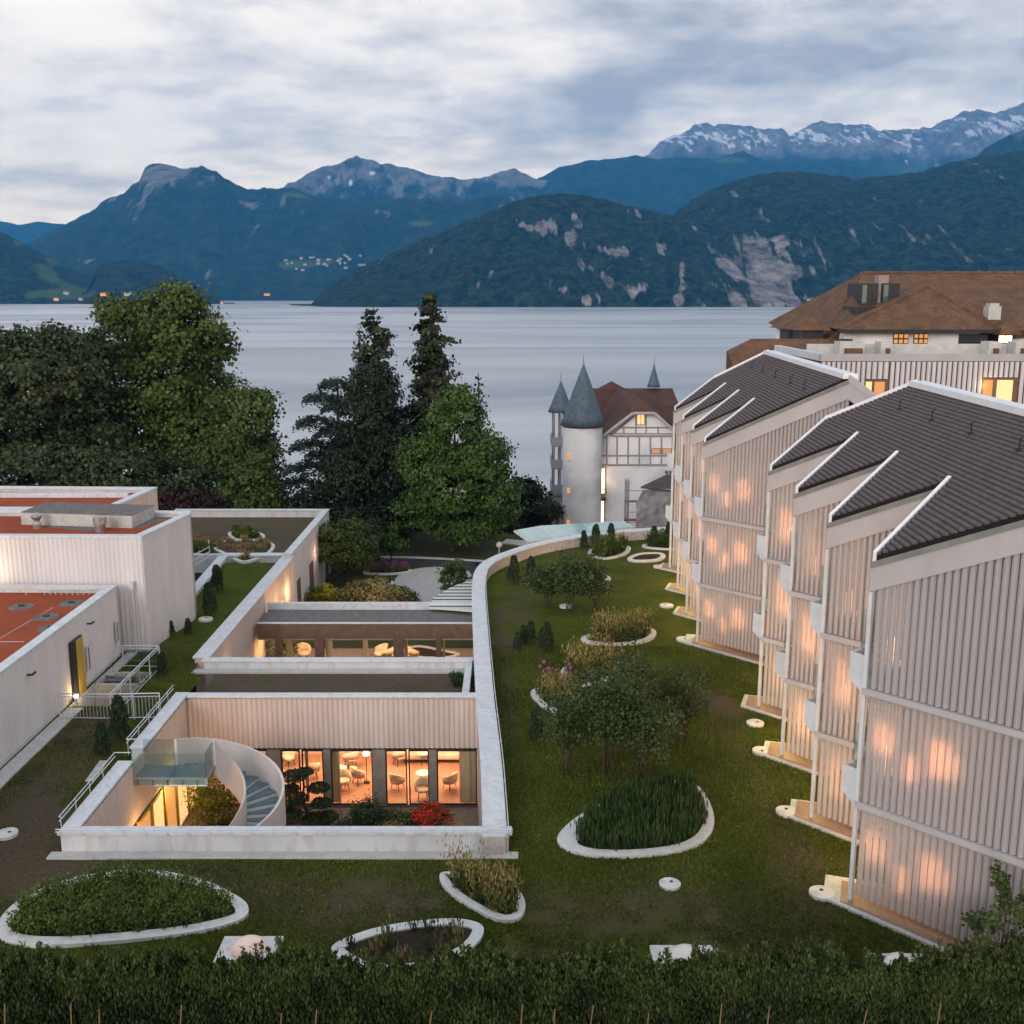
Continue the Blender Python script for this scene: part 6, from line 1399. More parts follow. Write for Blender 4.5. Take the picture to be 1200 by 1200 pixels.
broad('lakeside_tree', (xat(617, 96, -4), 96, -6), [B_(612, 590, 96, 22, 30), B_(622, 575, 96, 12, 12), B_(600, 605, 96, 22, 20), B_(630, 600, 96, 10, 14)], 120, 50, .3, .26, L_dark, .25, 'small dark tree between the maple and the villa', 32)
for i, (u, v, r, lab) in enumerate(((560, 618, 34, 'dark understorey shrub right below the maple crown'), (600, 622, 26, 'dark understorey shrub near the white globe lamp'), (640, 600, 14, 'dark shrub at the foot of the villa terrace wall'))):
    broad('shrub', (xat(u, 92, -4), 92, -5.5), [B_(u, v, 92, r, r*.5)], 70, 50, .35, .26, L_dark, .1, lab, 40+i, cat='shrub')
# backdrop shrubbery closing the foot of the park, seen as one dark mass
g_ = np.random.default_rng(3); n_ = 26000; xs_ = g_.uniform(-50, 4, n_); ys_ = 104+g_.normal(size=n_)*1.5; C_ = np.stack([xs_, ys_, -8+g_.random(n_)**1.2*(4.2+1.6*np.sin(xs_*.35)+1.2*np.sin(xs_*.9+1))], 1)
o = leafmesh('undergrowth', C_, .42, L_dark, None, seed=5); tag(o, 'dark mass of undergrowth closing the foot of the park by the lake', 'undergrowth', kind='stuff')
# globe lamp in the park
p = P(585, 638.5, -3.4); mb = MB(); mb.tube((p.x, p.y, -4.1), (p.x, p.y, -3.6), .05, k=8); gl = mb.build('globe_lamp', M_post, origin=(p.x, p.y, -4.1)); tag(gl, 'unlit white globe lamp on a short post beside the park path', 'lamp')
mb = MB(); mb.lathe((p.x, p.y, -3.4), [(.02, -.26), (.15, -.21), (.24, -.1), (.26, 0), (.24, .1), (.15, .21), (.02, .26)], 16, False); mb.build('globe', M_domeg, gl, smooth=True)

# ------------------------------------------------------------ planting beds on the lawn
def bed(pts, plants, z, kw, label, grp='planting beds with white kerbs', soil=M_soil, k=6, kwf=None):
    ln = smoothline([P(u, v, z) for u, v in pts], k, True); n_ = len(ln)
    a2 = sum(ln[i].x*ln[(i+1) % n_].y-ln[(i+1) % n_].x*ln[i].y for i in range(n_)); sgn = 1 if a2 > 0 else -1
    cx_ = sum(p.x for p in ln)/n_; cy_ = sum(p.y for p in ln)/n_
    root = empty('planting_bed', (cx_, cy_, z), label, 'planting bed', grp)
    wd = [kw*(kwf(i/n_) if kwf else 1) for i in range(n_)]
    inn = []
    for i in range(n_):
        t_ = ln[(i+1) % n_]-ln[i-1]; t_ = Vector((t_.x, t_.y, 0)).normalized(); inn.append(ln[i]+Vector((-t_.y, t_.x, 0))*sgn*wd[i])
    vs = []; fs = []
    for a_, b_ in zip(ln, inn): vs += [(a_.x, a_.y, z-.05), (a_.x, a_.y, z+.10), (b_.x, b_.y, z+.10), (b_.x, b_.y, z-.05)]
    for i in range(n_):
        j = (i+1) % n_
        for q in range(4): fs.append((4*i+q, 4*i+(q+1) % 4, 4*j+(q+1) % 4, 4*j+q))
    mb = MB(); mb.add(vs, fs); mb.build('kerb', M_kerb, root)
    mb = MB(); mb.prism([(p.x, p.y) for p in inn], z-.06, z+.055); mb.build('soil', soil, root)
    return root, [(p.x, p.y) for p in inn], (cx_, cy_)
M_kerb = mat('white_kerb', (.60, .61, .60), (.53, .54, .53), 1.8, .8, .06, 50, c3=(.47, .47, .46), sc3=5)
def fill(poly, n, h, size, m, label, cat, seed, z=0, asp=3.2, up=.8, dens=None, hv=.5, name='grasses', lean=.25, parent=None):
    g = np.random.default_rng(seed); xs = [p[0] for p in poly]; ys = [p[1] for p in poly]
    nc = max(8, int(n/45)); cx_ = g.uniform(min(xs), max(xs), nc*3); cy_ = g.uniform(min(ys), max(ys), nc*3); k = inpoly(cx_, cy_, poly); cx_, cy_ = cx_[k][:nc], cy_[k][:nc]
    if len(cx_) == 0: return None
    nc = len(cx_); hh = h*(1-hv+hv*g.random(nc)); per = n//nc; j = np.repeat(np.arange(nc), per); t = g.random(len(j))
    a_ = g.uniform(0, 6.28, len(j)); r = g.random(len(j))*.22*(.4+t*lean*4)*max(1, h)
    C_ = np.stack([cx_[j]+np.cos(a_)*r, cy_[j]+np.sin(a_)*r, z+.05+t*hh[j]], 1)
    c0 = np.array([np.mean(xs), np.mean(ys), z]); o = leafmesh(name, C_-c0, size, m, None, up=up, aspect=asp, tint=np.clip(g.random(nc)[j]*.7+.3*t, 0, 1), seed=seed); o.location = c0
    return tag(o, label, cat, kind='stuff')
r, p_, c = bed([(-3, 1097), (-2, 1086), (5, 1074), (22, 1059), (52, 1044), (100, 1029), (165, 1022), (230, 1032), (274, 1051), (291, 1066), (282, 1081), (230, 1095), (150, 1105), (60, 1111), (12, 1107)], 0, 0, .34, 'largest oval planting bed at the left, filled with tall green meadow plants')
fill(p_, 24000, .58, .055, L_grass, 'tall light green meadow plants filling the big left bed', 'meadow plants', 1, asp=1.7, up=.35); fill(p_, 700, .95, .05, L_grass, 'taller shoots standing out of the big left bed', 'meadow plants', 2, asp=3)
r, p_, c = bed([(653, 988), (662, 972), (690, 952), (740, 930), (790, 918), (815, 922), (830, 940), (837, 965), (828, 985), (803, 998), (760, 1005), (705, 1006), (668, 1000)], 0, 0, .34, 'wide bed with a broad white kerb between the tree group and the hedge', kwf=lambda f: 1+.9*math.exp(-((f-.04)/.09)**2)+.9*math.exp(-((f-1.0)/.08)**2))
fill(p_, 18000, .78, .05, L_grass2, 'dense dark green ornamental grass filling the wide middle bed', 'ornamental grass', 3, asp=5, up=1)
r, p_, c = bed([(515, 1030), (524, 1025), (560, 1028), (598, 1038), (613, 1054), (615, 1070), (604, 1081), (580, 1080), (545, 1062), (522, 1044)], 0, 0, .25, 'small oval bed with straw coloured grass near the courtyard corner')
fill(p_, 4200, 1.0, .055, L_shrub, 'green lower leaves of the small bed near the courtyard corner', 'plants', 4, asp=2, up=.5, h=None) if 0 else fill(p_, 3600, .75, .055, L_shrub, 'green lower leaves of the small bed near the courtyard corner', 'plants', 4, asp=2, up=.5)
fill(p_, 2600, 1.25, .045, L_straw, 'straw coloured plumes over the small bed near the courtyard corner', 'ornamental grass', 5, asp=3, up=.7)
r, p_, c = bed([(390, 1112), (430, 1094), (480, 1084), (530, 1080), (560, 1085), (567, 1095), (556, 1112), (530, 1128), (480, 1142), (430, 1140), (400, 1128)], 0, 0, .3, 'sparse oval bed half hidden behind the clipped hedge')
fill(p_, 500, .5, .05, L_shrub, 'few thin green and brown shoots in the sparse bed', 'plants', 6, asp=3, up=.9); fill(p_, 160, .7, .05, L_tan, 'dry reddish tufts in the sparse bed behind the hedge', 'plants', 7, asp=4, up=.9)
lawn_beds = [
 ([(655, 796), (661, 784), (675, 780), (700, 776), (738, 780), (736, 790), (710, 800), (684, 807), (664, 806)], 'bed with straw grass left above the dark tree group', 'straw coloured grass mound above the dark tree group', L_straw, L_shrub, 1.25),
 ([(622, 816), (630, 808), (650, 806), (676, 812), (684, 826), (676, 838), (660, 840), (640, 833)], 'pebbled bed with purple alliums nearest the curved coping', 'yellow green grass mound with purple heads nearest the coping', L_straw, L_shrub, .9),
 ([(681, 752), (692, 745), (735, 740), (757, 737), (769, 742), (762, 751), (735, 757), (705, 757)], 'white kerbed bed alone in the centre of the lawn', 'bushy pale green plants of the central bed', L_straw, L_shrub, 1.15),
 ([(688, 648), (700, 642), (725, 640), (739, 643), (733, 651), (712, 656), (695, 654)], 'round kerbed bed before the curved wall, with clipped green mound', 'clipped olive green mound in the round far bed', L_shrub, L_shrub, .9),
 ([(735, 656), (748, 650), (772, 649), (780, 653), (770, 658), (745, 659)], 'thin kerbed bed of bare soil right of the round far bed', None, None, None, 0),
 ([(752, 641), (765, 637), (790, 636), (800, 640), (795, 645), (765, 644)], 'farthest kerbed bed beside the foot of the far guest house', 'dark green plants of the farthest lawn bed', L_grass2, L_grass2, .9),
 ([(627, 678), (635, 670), (660, 666), (700, 672), (716, 680), (700, 686), (665, 686), (640, 684)], 'long flat bed lying under the far airy tree group', 'low cover plants under the far tree group', L_olive, L_olive, .35)]
for i, (pts, lab, pl, m1, m2, h) in enumerate(lawn_beds):
    r, p_, c = bed(pts, 0, 0, .3, lab)
    if pl:
        fill(p_, 3800, h*.8, .075, m2, 'green lower leaves: '+pl, 'plants', 20+i, asp=1.8, up=.3); fill(p_, 2600, h*1.25, .06, m1, pl, 'ornamental grass', 40+i, asp=2.6, up=.6, hv=.35)
r_ = lawn_beds[1][0]; pp = [P(u, v) for u, v in r_]
g = random.Random(4)
al = empty('allium'); mb = MB(); mb.tube((0, 0, 0), (0, 0, .95), .012, k=5); mb.build('stem', L_grass, al); mb = MB(); mb.lathe((0, 0, .98), [(.02, -.055), (.055, -.025), (.055, .025), (.02, .055)], 8); mb.build('flower_head', M_purple, al); tag(al, cat='flower'); used = []
for i in range(12): q = P(g.uniform(630, 672), g.uniform(808, 822)); place(al, used, q, 'tall purple allium among the pale grass nearest the coping', g.uniform(0, 6), g.uniform(.9, 1.3), 'purple alliums')

# wing roof ovals
for pts, lab, pl, m1, h in (([(186, 650), (196, 638), (220, 636), (243, 641), (236, 648), (215, 652)], 'kerbed oval on the wing roof half hidden by the tall block', 'green tufts in the half hidden roof oval', L_grass, .6),
                   ([(267, 627), (275, 623), (300, 624), (311, 630), (298, 634), (275, 633)], 'kerbed oval farthest right on the wing roof', 'upright green grass in the right roof oval', L_grass, .6),
                   ([(220, 637), (226, 632), (240, 633), (247, 638), (238, 643), (224, 642)], 'small kerbed oval with brown tuft on the wing roof', 'brown tuft in the small roof oval', L_tan, .5),
                   ([(247, 642), (255, 636), (300, 634), (322, 640), (312, 652), (285, 660), (265, 652)], 'large kerbed oval of tan grass on the wing roof', 'tan feathery grass in the large roof oval', L_tan, .5)):
    pts = [(u, v) for u, v in pts]; r, p_, c = bed(pts, 0, .06, .24, lab, 'kerbed ovals on the wing roof', M_sedum)
    fill(p_, 1800, h, .09, m1, pl, 'roof planting', hash(lab) % 97 if 0 else len(lab), z=.06, asp=2.2, up=.7)
o = fill([(-23.5, 64.8), (-19, 64.8), (-19, 66.4), (-23.5, 66.4)], 1600, .5, .09, L_grass, 'strip of green grass along the near edge of the wing roof', 'roof planting', 9, z=.06)
o = fill([tuple(P(u, v, -.1))[:2] for u, v in ((527, 806), (553, 806), (553, 794), (530, 794))], 700, .35, .08, L_grass2, 'green tuft at the right end of the brown roof strip', 'roof planting', 8, z=-.1)

# ------------------------------------------------------------ garden plants beyond the link building
GZ0 = -4.1
def Gp(u, v, z=GZ0): q = P(u, v, z); return (q.x, q.y, z)
def bush(name, u, v, r, h, m, label, seed, size=.13, ncl=45, cat='shrub', n=45, stems=True, z=GZ0, grp=None):
    b = Gp(u, v, z); blobs = [(b[0], b[1], z+h*.55, r, r, h*.45), (b[0]+r*.4, b[1], z+h*.45, r*.6, r*.6, h*.35), (b[0]-r*.4, b[1]+r*.2, z+h*.5, r*.6, r*.6, h*.35)]
    root = empty(name, b, label, cat, grp); C_, D_, T_ = cloud(blobs, ncl, n, .16*max(1, r*.6), seed, (.4, 1.05)); C_[:, 2] = np.maximum(C_[:, 2], z+.04); leafmesh('crown', C_-np.array(b), size, m, root, tint=T_, seed=seed, outn=D_)
    if stems: limbs(root, b, [x[:3] for x in blobs], .05+.02*r, seed=seed)
    return root
bush('garden_tree', 405, 688, 2.0, 5.0, L_shrub, 'multi stemmed young tree over the lawn right of the garden wing', 61, .20, 170, 'tree')
bush('garden_tree', 386, 668, 1.5, 4.0, L_shrub, 'leafy young tree tight against the corner of the garden wing', 62, .20, 90, 'tree')
bush('garden_tree', 424, 672, 1.5, 3.8, L_olive, 'second young tree with some yellow foliage beside the road', 63, .2, 90, 'tree')
bush('garden_tree', 459, 662, 1.0, 3.0, L_bright, 'small fresh green tree with a thin crown beside the road', 64, .18, 45, 'tree')
bush('yellow_shrub', 427, 662, .8, 2.9, L_yellow, 'yellow leaved shrub between the young garden trees', 65, .16, 26)
bush('yellow_shrub', 387, 716, 1.1, 1.7, L_yellow, 'bright yellow shrub lit at the link building roof edge', 66, .14, 60)
bush('shrub', 374, 714, 1.0, 1.5, L_shrub, 'green shrub just left of the bright yellow shrub', 67, .14, 45)
bush('shrub', 364, 716, .7, 1.1, L_straw, 'ochre shrub in the corner by the wing wall', 68, .12, 30)
bush('shrub', 440, 722, 2.2, 2.3, L_straw, 'wide yellowish shrub mound behind the link building roof', 69, .16, 150)
bush('shrub', 418, 722, 1.5, 1.5, L_shrub, 'green shrub left of the wide yellowish mound', 70, .15, 60)
bush('shrub', 470, 718, 1.2, 1.6, L_shrub, 'dark green shrub right of the wide yellowish mound', 71, .15, 60)
bush('garden_tree', 533, 712, 1.0, 3.4, L_olive, 'thin leafy young tree in front of the pale gravel oval', 72, .16, 50, 'tree')
r, p_, c = bed([(425, 672), (440, 668), (475, 668), (483, 670), (470, 673), (440, 674)], 0, GZ0, .3, 'kerbed garden bed with purple flowers by the road', 'garden beds'); fill(p_, 1600, .8, .09, L_purple, 'band of purple flowers in the garden bed by the road', 'flowers', 74, z=GZ0, up=.5, asp=1.5); fill(p_, 1600, .55, .09, L_grass, 'green leaves below the purple garden flowers', 'flowers', 75, z=GZ0)
r, p_, c = bed([(420, 684), (428, 680), (450, 680), (462, 684), (450, 690), (430, 690)], 0, GZ0, .3, 'small kerbed garden bed of low dark plants mid lawn', 'garden beds'); fill(p_, 900, .6, .1, L_grass2, 'low dark plants in the mid lawn garden bed', 'plants', 76, z=GZ0)
r, p_, c = bed([(430, 728), (455, 712), (480, 706), (492, 710), (482, 718), (460, 728)], 0, GZ0, .3, 'kerbed garden bed curving round the wide shrub mound', 'garden beds')
g_ = np.random.default_rng(17)
# plants standing in the courtyards
def cloud_pine(b, pads, label, s_=1.0, m=L_pine, seed=5):
    root = empty('cloud_pine', b, label, 'pine'); P_ = []; D_ = []; T_ = []; g = np.random.default_rng(seed); mb = MB(); prev = Vector(b); cur = [(0, 0, .0), (.12, 0, .5), (-.1, .05, 1.0), (.05, 0, 1.5), (0, 0, 1.9)]
    pts = [Vector(b)+Vector(c_)*s_ for c_ in cur]
    for i in range(4): mb.tube(pts[i], pts[i+1], .09*s_*(1-i*.2), .09*s_*(.8-i*.2), 8)
    for (x, z, r) in pads:
        c_ = Vector(b)+Vector((x, g.uniform(-.15, .15), z))*s_; src = min(pts, key=lambda q: abs(q.z-c_.z+.15)); mb.tube(src, c_, .035*s_, .02*s_, 6)
        n_ = int(2600*r); a_ = g.uniform(0, 6.28, n_); rr = np.sqrt(g.random(n_))*r*s_; P_.append(np.stack([c_.x+rr*np.cos(a_), c_.y+rr*np.sin(a_), c_.z+(.26*r*s_)*np.sqrt(np.clip(1-(rr/(r*s_))**2, 0, 1))*g.random(n_)*2-.03], 1)); D_.append(np.stack([np.cos(a_)*.5, np.sin(a_)*.5, np.ones(n_)], 1)); T_.append(g.random(n_)*.5+g.random()*.5)
    C_ = np.concatenate(P_); leafmesh('crown', C_-np.array(b), .075*s_, m, root, tint=np.clip(np.concatenate(T_), 0, 1), seed=seed, outn=np.concatenate(D_)); mb.build('trunk', M_bark, root)
q = P(357, 966, FL); cloud_pine((q.x, q.y, FL), [(-.35, 1.85, .5), (.05, 2.05, .35), (-.5, 1.35, .35), (.55, 1.4, .42), (-.35, .95, .5), (.65, .85, .42), (-.55, .45, .5), (.35, .2, .5), (.85, .25, .4)], 'cloud pruned pine with layered pads right of the spiral stair', 1.05)
q = Vector((xat(416, 50, -3), 50.2, FL)); cloud_pine((q.x, q.y, FL), [(-.1, 2.05, .55), (.25, 2.1, .4), (-.75, 1.55, .45), (.8, 1.5, .5), (-.2, 1.2, .6)], 'dwarf cloud pruned pine in the second courtyard before the link building', 1.0, seed=8)
bush('shrub', 322, 782, 1.3, 1.9, L_shrub, 'spreading green shrub at the left of the second courtyard', 81, .1, 80); o = bpy.data.objects[-1]
b = P(432, 976, FL); bush('cloud_shrub', 432, 976, .75, 1.35, L_pine, 'rounded dark green shrub right of the cloud pruned pine', 82, .075, 80); bush('shrub', 410, 984, .6, .8, L_pine, 'low dark shrub spreading left of the rounded one', 83, .075, 40)
bush('shrub', 470, 978, .65, .95, L_shrub, 'low olive shrub left of the red azalea', 84, .075, 60); bush('shrub', 460, 984, .6, .75, L_straw, 'small ochre shrub in front of the olive one', 87, .07, 40)
az = bush('azalea', 506, 980, .75, 1.15, L_shrub, 'red flowering azalea by the right wall of the courtyard', 85, .07, 70)
b = Gp(506, 980, FL); C_, D_, T_ = cloud([(b[0], b[1], FL+.62, .72, .72, .52)], 60, 22, .09, 86, (.9, 1.08)); leafmesh('flowers', C_-np.array(b), .09, L_petal, az, tint=T_, seed=3, outn=D_)
q = P(252, 985, FL); bush('acer', 252, 992, 1.0, 2.9, leafmat('acer_leaf', (.10, .13, .012), (.30, .32, .03), 3), 'small green acer lit warm beneath the footbridge', 88, .08, 110, 'tree')
bush('shrub', 262, 992, .8, 1.2, L_pine, 'dark shrub under the acer beside the stair', 89, .08, 50)
rk = M_conc; M_rock = mat('brown_boulder', (.28, .20, .15), (.18, .13, .10), 3, .9, .5, 12)
for i, (u, v, s_, lab) in enumerate(((333, 963, .28, 'brown boulder left of the cloud pine trunk'), (347, 962, .2, 'small boulder touching the cloud pine trunk'), (395, 966, .26, 'brown boulder under the right pads of the cloud pine'), (300, 962, .2, 'boulder half hidden by the spiral stair'))):
    p = P(u, v, FL); bm = bmesh.new(); bmesh.ops.create_icosphere(bm, subdivisions=3, radius=s_)
    for vv in bm.verts: vv.co *= 1+.22*float(vnoise(np.array([vv.co.x*4+i]), np.array([vv.co.y*4]), np.array([vv.co.z*4]), i)[0]); vv.co.z *= .6
    me = bpy.data.meshes.new('boulder'); bm.to_mesh(me); bm.free(); me.materials.append(M_rock); o = bpy.data.objects.new('boulder', me); COL.objects.link(o); o.location = (p.x, p.y, FL+.08); tag(o, lab, 'boulder', 'boulders in the courtyard')
p = P(488, 745, GZ0); lnr = [(x, y) for x, y in ((0, 0),)]
r, p_, c = bed([(470, 764), (490, 758), (515, 762), (540, 768), (520, 773), (490, 772)], 0, GZ0, .25, 'white oval kerb on the grass seen through the link building', 'garden beds')

# ------------------------------------------------------------ small columnar conifers on the lawn
def juniper(seed):
    r = empty('columnar_yew'); g = np.random.default_rng(seed); n_ = 2600; t = g.random(n_)**.85; a_ = g.uniform(0, 6.28, n_); rad = .22*(1-t)**.6*(.75+.5*vnoise(a_*1.6, t*7, 0, seed)*.8+.2*np.minimum(1, t*6))*g.uniform(.75, 1.15, n_)
    rad += .03
    C_ = np.stack([rad*np.cos(a_), rad*np.sin(a_), .08+t*.92], 1); D_ = np.stack([np.cos(a_), np.sin(a_), .3+0*t], 1)
    C_ += g.normal(size=C_.shape)*np.array([.018, .018, .012]); leafmesh('crown', C_, .05, L_dark2, r, tint=g.random(n_), seed=seed, up=.5, aspect=1.6); mb = MB(); mb.tube((0, 0, 0), (0, 0, .3), .02, k=6); mb.build('trunk', M_bark, r); return r
L_dark2 = leafmat('small_yew_leaf', (.014, .030, .015), (.045, .072, .034), 6, .1)
protos = [juniper(s_) for s_ in (1, 2, 3)]; usedp = [[], [], []]
jun = [((602, 684), (602, 652), 'narrow dark yew closest to the bend of the curved wall'), ((622, 681), (622, 653), 'dark yew just right of the one at the wall bend'),
 ((606, 762), (606, 741), 'front left yew of the tight group of five'), ((613, 755), (613, 733), 'rear left yew of the tight group of five'), ((622, 755), (622, 728), 'slim middle yew of the tight group of five'), ((641, 764), (641, 730), 'tallest right yew of the tight group of five'), ((636, 756), (636, 735), 'yew half hidden behind the tallest of the five'),
 ((628, 868), (628, 830), 'lone dark yew left of the big tree group'), ((684, 642), (684, 622), 'small yew at the wall directly below the glass canopy'), ((698, 639), (697, 615), 'second small yew from the left along the far curved wall'), ((716, 636), (716, 614), 'third small yew along the far curved wall'), ((766, 642), (765, 617), 'yew planted at the far kerbed bed'), ((784, 640), (784, 612), 'yew nearest the foot of the far guest house'),
 ((255, 694), (254, 663), 'farthest yew on the left grass strip'), ((246, 721), (245, 684), 'tallest yew on the left grass strip'), ((225, 718), (224, 700), 'yew peeping out behind the corner of the tall block'), ((221, 744), (221, 725), 'yew by the front corner of the tall block'), ((201, 746), (201, 728), 'small yew behind the glass infill railing'), ((191, 791), (191, 765), 'yew on the brown strip beside the glass infill railing'),
 ((141, 866), (141, 817), 'larger yew near the baluster railing'), ((121, 885), (121, 848), 'smaller yew left of the one by the baluster railing')]
for i, (b_, t_, lab) in enumerate(jun):
    p = P(*b_); h = at(t_[0], t_[1], p.y).z; h = max(.6, h); k = i % 3; wdt = min(1.5, max(.75, h*.95))
    o = place(protos[k], usedp[k], p, lab, random.uniform(0, 6), (wdt, wdt, h), 'small yews planted in the grass'); tag(o, cat='yew')
# airy lawn trees
def lawn_tree(base, top, u0, u1, label, seed, grp, dens=1.0, m=L_olive, stems=3, low=.25, size=.10):
    p = P(*base); h = at(base[0], top, p.y).z; sc_ = (p.y*math.cos(TI)+(HC-h/2)*math.sin(TI))/FP; x0, x1 = (u0-600)*sc_, (u1-600)*sc_; cx_ = (x0+x1)/2; rx = (x1-x0)/2
    root = empty('lawn_tree', p, label, 'tree', grp); g = np.random.default_rng(seed); mb = MB(); tips = []
    for i in range(stems*3):
        a_ = g.uniform(0, 6.28); rr = rx*g.uniform(.2, .85); tips.append(Vector((cx_+rr*math.cos(a_), p.y+rr*math.sin(a_)*.9, h*g.uniform(.55, .98))))
    for i, t in enumerate(tips):
        s_ = Vector((p.x+g.uniform(-.2, .2), p.y+g.uniform(-.2, .2), 0)); m1 = s_.lerp(t, .4)+Vector((0, 0, h*.10)); mb.tube(s_, m1, .022, .015, 6); mb.tube(m1, t, .015, .006, 5)
        for q in range(4): mb.tube(m1.lerp(t, .3+.15*q), m1.lerp(t, .3+.15*q)+Vector((g.uniform(-.5, .5), g.uniform(-.5, .5), g.uniform(0, .4))), .01, .003, 4)
    nc = int(150*dens*max(1, rx*h/3.5)); cc = []
    for i in range(nc):
        t = tips[g.integers(len(tips))]; base_ = Vector((p.x, p.y, h*low)); f = g.uniform(.35, 1.05); q = base_.lerp(t, f); cc.append((q.x+g.normal()*.38, q.y+g.normal()*.38, q.z+g.normal()*.26))
    cc = np.array(cc); j = np.repeat(np.arange(nc), 24); C_ = cc[j]+g.normal(size=(len(j), 3))*.15*np.array([1, 1, .7]); C_[:, 2] = np.maximum(C_[:, 2], h*.12)
    leafmesh('crown', C_-np.array(p), size, m, root, tint=np.clip(g.random(nc)[j]*.8+g.random(len(j))*.2, 0, 1), seed=seed); mb.build('trunk', M_bark, root)
G1 = 'airy multi stemmed trees of the near lawn group'
lawn_tree((665, 906), 806, 640, 705, 'left tree of the near dark lawn group', 101, G1); lawn_tree((712, 905), 782, 672, 748, 'front middle tree of the near dark lawn group', 102, G1, 1.1)
lawn_tree((752, 912), 790, 705, 790, 'front right tree of the near dark lawn group', 103, G1, 1.2); lawn_tree((735, 868), 758, 690, 780, 'tall rear tree of the near dark lawn group', 104, G1, 1.1); lawn_tree((800, 868), 778, 775, 828, 'slim tree standing apart at the right of the near group', 105, G1, .8)
G2 = 'airy multi stemmed trees of the far lawn group'
lawn_tree((641, 712), 652, 620, 664, 'left tree of the far lawn group', 106, G2, .9, size=.13); lawn_tree((668, 716), 648, 640, 696, 'middle tree of the far lawn group', 107, G2, .9, size=.13); lawn_tree((697, 716), 655, 672, 722, 'right tree of the far lawn group', 108, G2, .9, size=.13)

# short grass blades standing on the nearer lawn
g = np.random.default_rng(77); n_ = 330000; X_ = g.uniform(-19, 14, n_); Y_ = 21.3+26*g.random(n_)**1.5
ix = np.clip(((X_-xs_l[0])/.22).astype(int), 0, keep.shape[1]-1); iy = np.clip(((Y_-ys_l[0])/.22).astype(int), 0, keep.shape[0]-1); k = keep[iy, ix]
wn = worn[iy, ix]+.55*vnoise(X_*.45, Y_*.45, 0, 6)+.35*vnoise(X_*1.9, Y_*1.9, 0, 7); k &= (wn < .30+.35*g.random(n_)) & ~((Y_ > 28.1) & (Y_ < 28.7) & (X_ < .3)) & ~((X_ < -16.8) & (Y_ < 40)); X_, Y_, wn = X_[k], Y_[k], wn[k]
C_ = np.stack([X_, Y_, .02+.025*g.random(len(X_))], 1)
L_turf = leafmat('turf_blade', (.050, .068, .008), (.130, .150, .030), .8, .1)
o = leafmesh('grass', C_, .045, L_turf, None, up=.6, aspect=1.8, seed=4, tint=np.clip(.45+.35*vnoise(X_*.6, Y_*.6, 0, 11)+.35*g.random(len(X_))-.2, 0, 1)); tag(o, 'short uneven grass growing over the nearer lawn', 'grass', kind='stuff')
# ------------------------------------------------------------ discs, skylights
dsc = empty('access_cover'); mb = MB(); mb.lathe((0, 0, 0), [(.30, 0), (.30, .085), (.28, .095)], 28); mb.build('cover_plate', M_kerb, dsc); mb = MB(); mb.lathe((.06, -.04, 0), [(.05, .096), (.05, .105)], 10); mb.build('cover_knob', M_dark, dsc); tag(dsc, cat='access cover'); used = []
for (u, v, s_, lab) in ((8, 979, 1.1, 'round white cover in the grass at the left edge'), (785, 1038, 1.0, 'round white cover alone below the wide middle bed'), (963, 1049, 1.15, 'round white cover by the nearest guest house corner'), (922, 953, 1.15, 'round white cover by the second guest house corner'), (885, 849, 1.1, 'round white cover out from the third guest house corner'), (893, 882, 1.15, 'round white cover touching the third paved apron'), (801, 750.5, 1.15, 'round white cover by the far house front corner'), (781, 711, 1.2, 'round white cover level with the far tree group trunks'), (772, 665, 1.1, 'round white cover at the farthest apron'), (784, 662, .7, 'smallest white cover beside the farthest apron'), (663, 711.5, 1.1, 'round white cover among the far tree group'), (241, 727, 1.2, 'round white cover on the left grass strip')):
    place(dsc, used, P(u, v), lab, random.uniform(0, 6), s_, 'round white covers in the lawn')
def skylight(u, v, wd, lab, warm):
    p = P(u, v); r = empty('dome_skylight', p, lab, 'skylight', 'dome skylights behind the hedge'); mb = MB(); mb.box(p.x-wd/2, p.x+wd/2, p.y-.55, p.y+.55, 0, .12); bevel(mb.build('pad', M_kerb, r), .015)
    mb = MB(); k = [(.44, .121), (.43, .18), (.36, .28), (.22, .35), (.03, .38)]; mb.lathe((p.x, p.y, 0), k, 24); mb.build('dome', M_dw if warm else M_domeg, r, smooth=True)
M_dw = mat('warm_opal_dome', (.75, .6, .55), None, 2, .3, emit=(1, .55, .42), es=.08)
skylight(292, 1117, 1.5, 'square pad with a warm glowing dome behind the hedge at the left', True); skylight(805, 1128, 1.7, 'white pad with a pale dome behind the middle of the hedge', False); skylight(1057, 1138, 1.5, 'white dome half hidden by the hedge near the right corner', False)

# ------------------------------------------------------------ foreground hedge
hd = empty('hedge', (0, 19.5, 0), 'dense dark evergreen hedge tied to thin canes along the bottom edge', 'hedge')
g = np.random.default_rng(91); n_ = 270000
xs_ = g.uniform(-12.5, 12.5, n_)
bush_c = np.floor(xs_/.55); hv = 1.88+.20*vnoise(xs_*1.8, xs_*0, 0, 3)+.14*vnoise(xs_*6.5, xs_*0, 0, 4)
cell = (xs_/.55-bush_c-.5)
y_ = 20.75+g.normal(size=n_)*.32; zf = g.random(n_)**.75
thin = 1-.35*np.abs(cell)*2*(zf > .7)
z_ = zf*hv*(1-.10*np.abs(cell)*2*(zf > .8))
y_ = 20.7+(g.random(n_)-.5)*1.0*(1-.45*zf)
C_ = np.stack([xs_, y_, z_], 1)
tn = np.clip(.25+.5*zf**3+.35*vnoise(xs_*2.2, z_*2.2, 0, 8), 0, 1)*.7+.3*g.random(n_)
leafmesh('foliage', C_-np.array([0, 19.5, 0]), .052, L_hedge, hd, up=.62, aspect=2.4, tint=tn, seed=9)
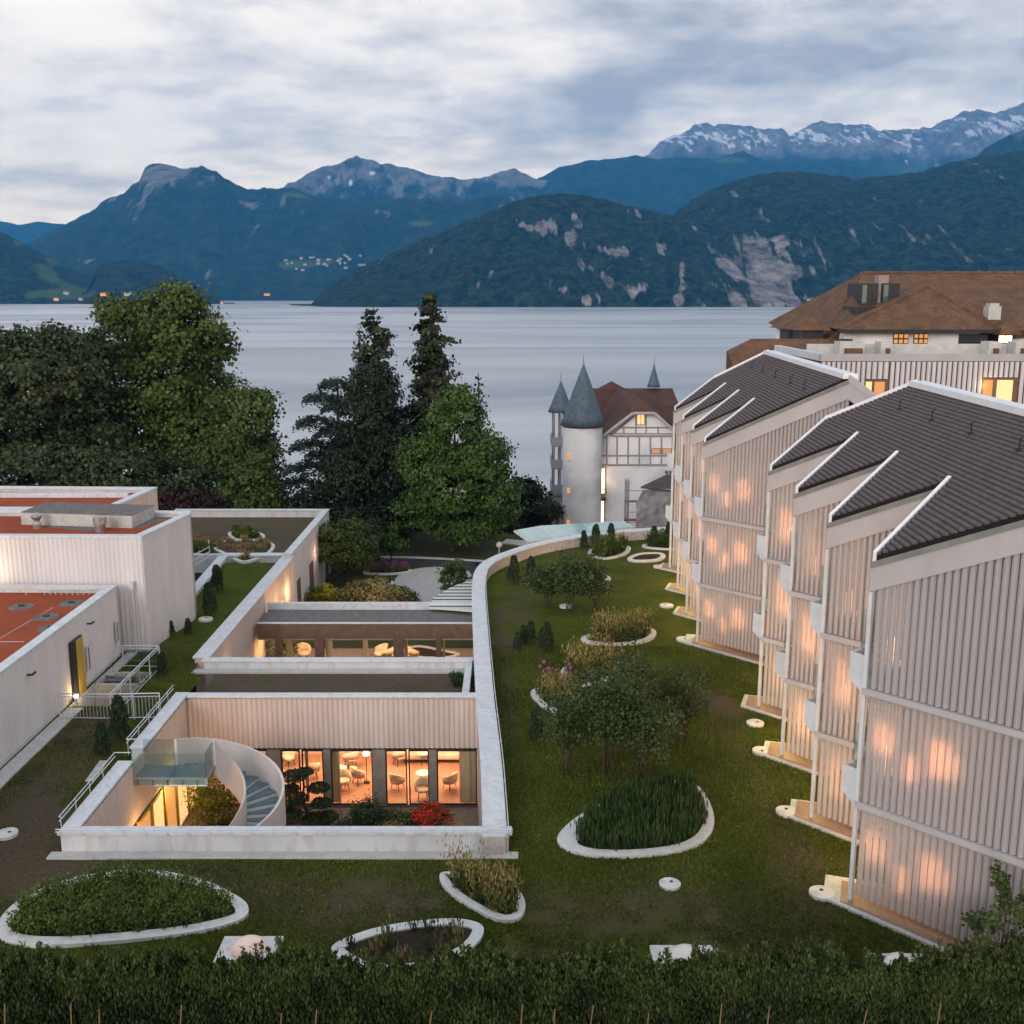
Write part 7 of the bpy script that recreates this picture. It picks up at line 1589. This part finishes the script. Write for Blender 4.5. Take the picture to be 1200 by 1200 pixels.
n2 = 16000; xs_ = g.uniform(-12.5, 12.5, n2); kk = g.integers(0, 420, n2); sx = g.uniform(-12.5, 12.5, 420); sh = g.uniform(.10, .42, 420); t = g.random(n2); bx = sx[kk]; bz = 1.78+.2*vnoise(bx*1.8, bx*0, 0, 3)+.14*vnoise(bx*6.5, bx*0, 0, 4)
C_ = np.stack([bx+g.normal(size=n2)*.035, 20.7+(kk % 9-4)*.07+g.normal(size=n2)*.03, bz+t*sh[kk]], 1)
leafmesh('shoots', C_-np.array([0, 19.5, 0]), .05, L_hedge, hd, up=.5, aspect=1.8, tint=.6+.4*g.random(n2), seed=10)
for i in range(46):
    x = -12.2+i*.54+random.uniform(-.1, .1); mb = MB()
    for q in range(3): mb.tube((x+random.uniform(-.05, .05), 20.6, 0), (x+random.uniform(-.22, .22), 20.6+random.uniform(-.2, .2), random.uniform(1.0, 1.5)), .022, .006, 6)
    mb.build('stem', M_bark, hd)
for i, u in enumerate((4, 83, 115, 208, 327, 368, 500, 610, 650, 690, 760, 845, 900, 1010, 1100)):
    p = P(u, 1190, .75); x = p.x*20.1/p.y; mb = MB(); mb.tube((x-.05, 20.1, 0), (x+random.uniform(.0, .12), 20.12, random.uniform(1.0, 1.25)), .014, k=6); mb.build('cane', M_stake, hd)
# young maple at the right edge
p = Vector((10.95, 21.6, 0)); root = empty('young_maple', p, 'young maple reaching in at the right edge in front of the slats', 'tree'); g = np.random.default_rng(55); mb = MB(); pts = []
for k in range(22):
    h0 = g.uniform(.4, 2.6); a_ = g.uniform(0, 6.28); ln_ = g.uniform(.5, 1.15); t = Vector((p.x+.05*h0+ln_*math.cos(a_), p.y+ln_*math.sin(a_), h0+.35+g.random()*.6)); s_ = Vector((p.x+.05*h0, p.y, h0)); mb.tube(s_, t, .014, .004, 5)
    for q in range(9): f = g.uniform(.45, 1.05); c_ = s_.lerp(t, f); pts.append(np.array(c_)+g.normal(size=(9, 3))*.085)
mb.tube(p, p+Vector((.15, 0, 3.0)), .035, .012, 8)
leafmesh('crown', np.concatenate(pts)-np.array(p), .11, L_bright2 if 0 else L_shrub, root, seed=6, outn=np.tile([-.3, -.5, .8], (len(np.concatenate(pts)), 1))); mb.build('trunk', M_bark, root)
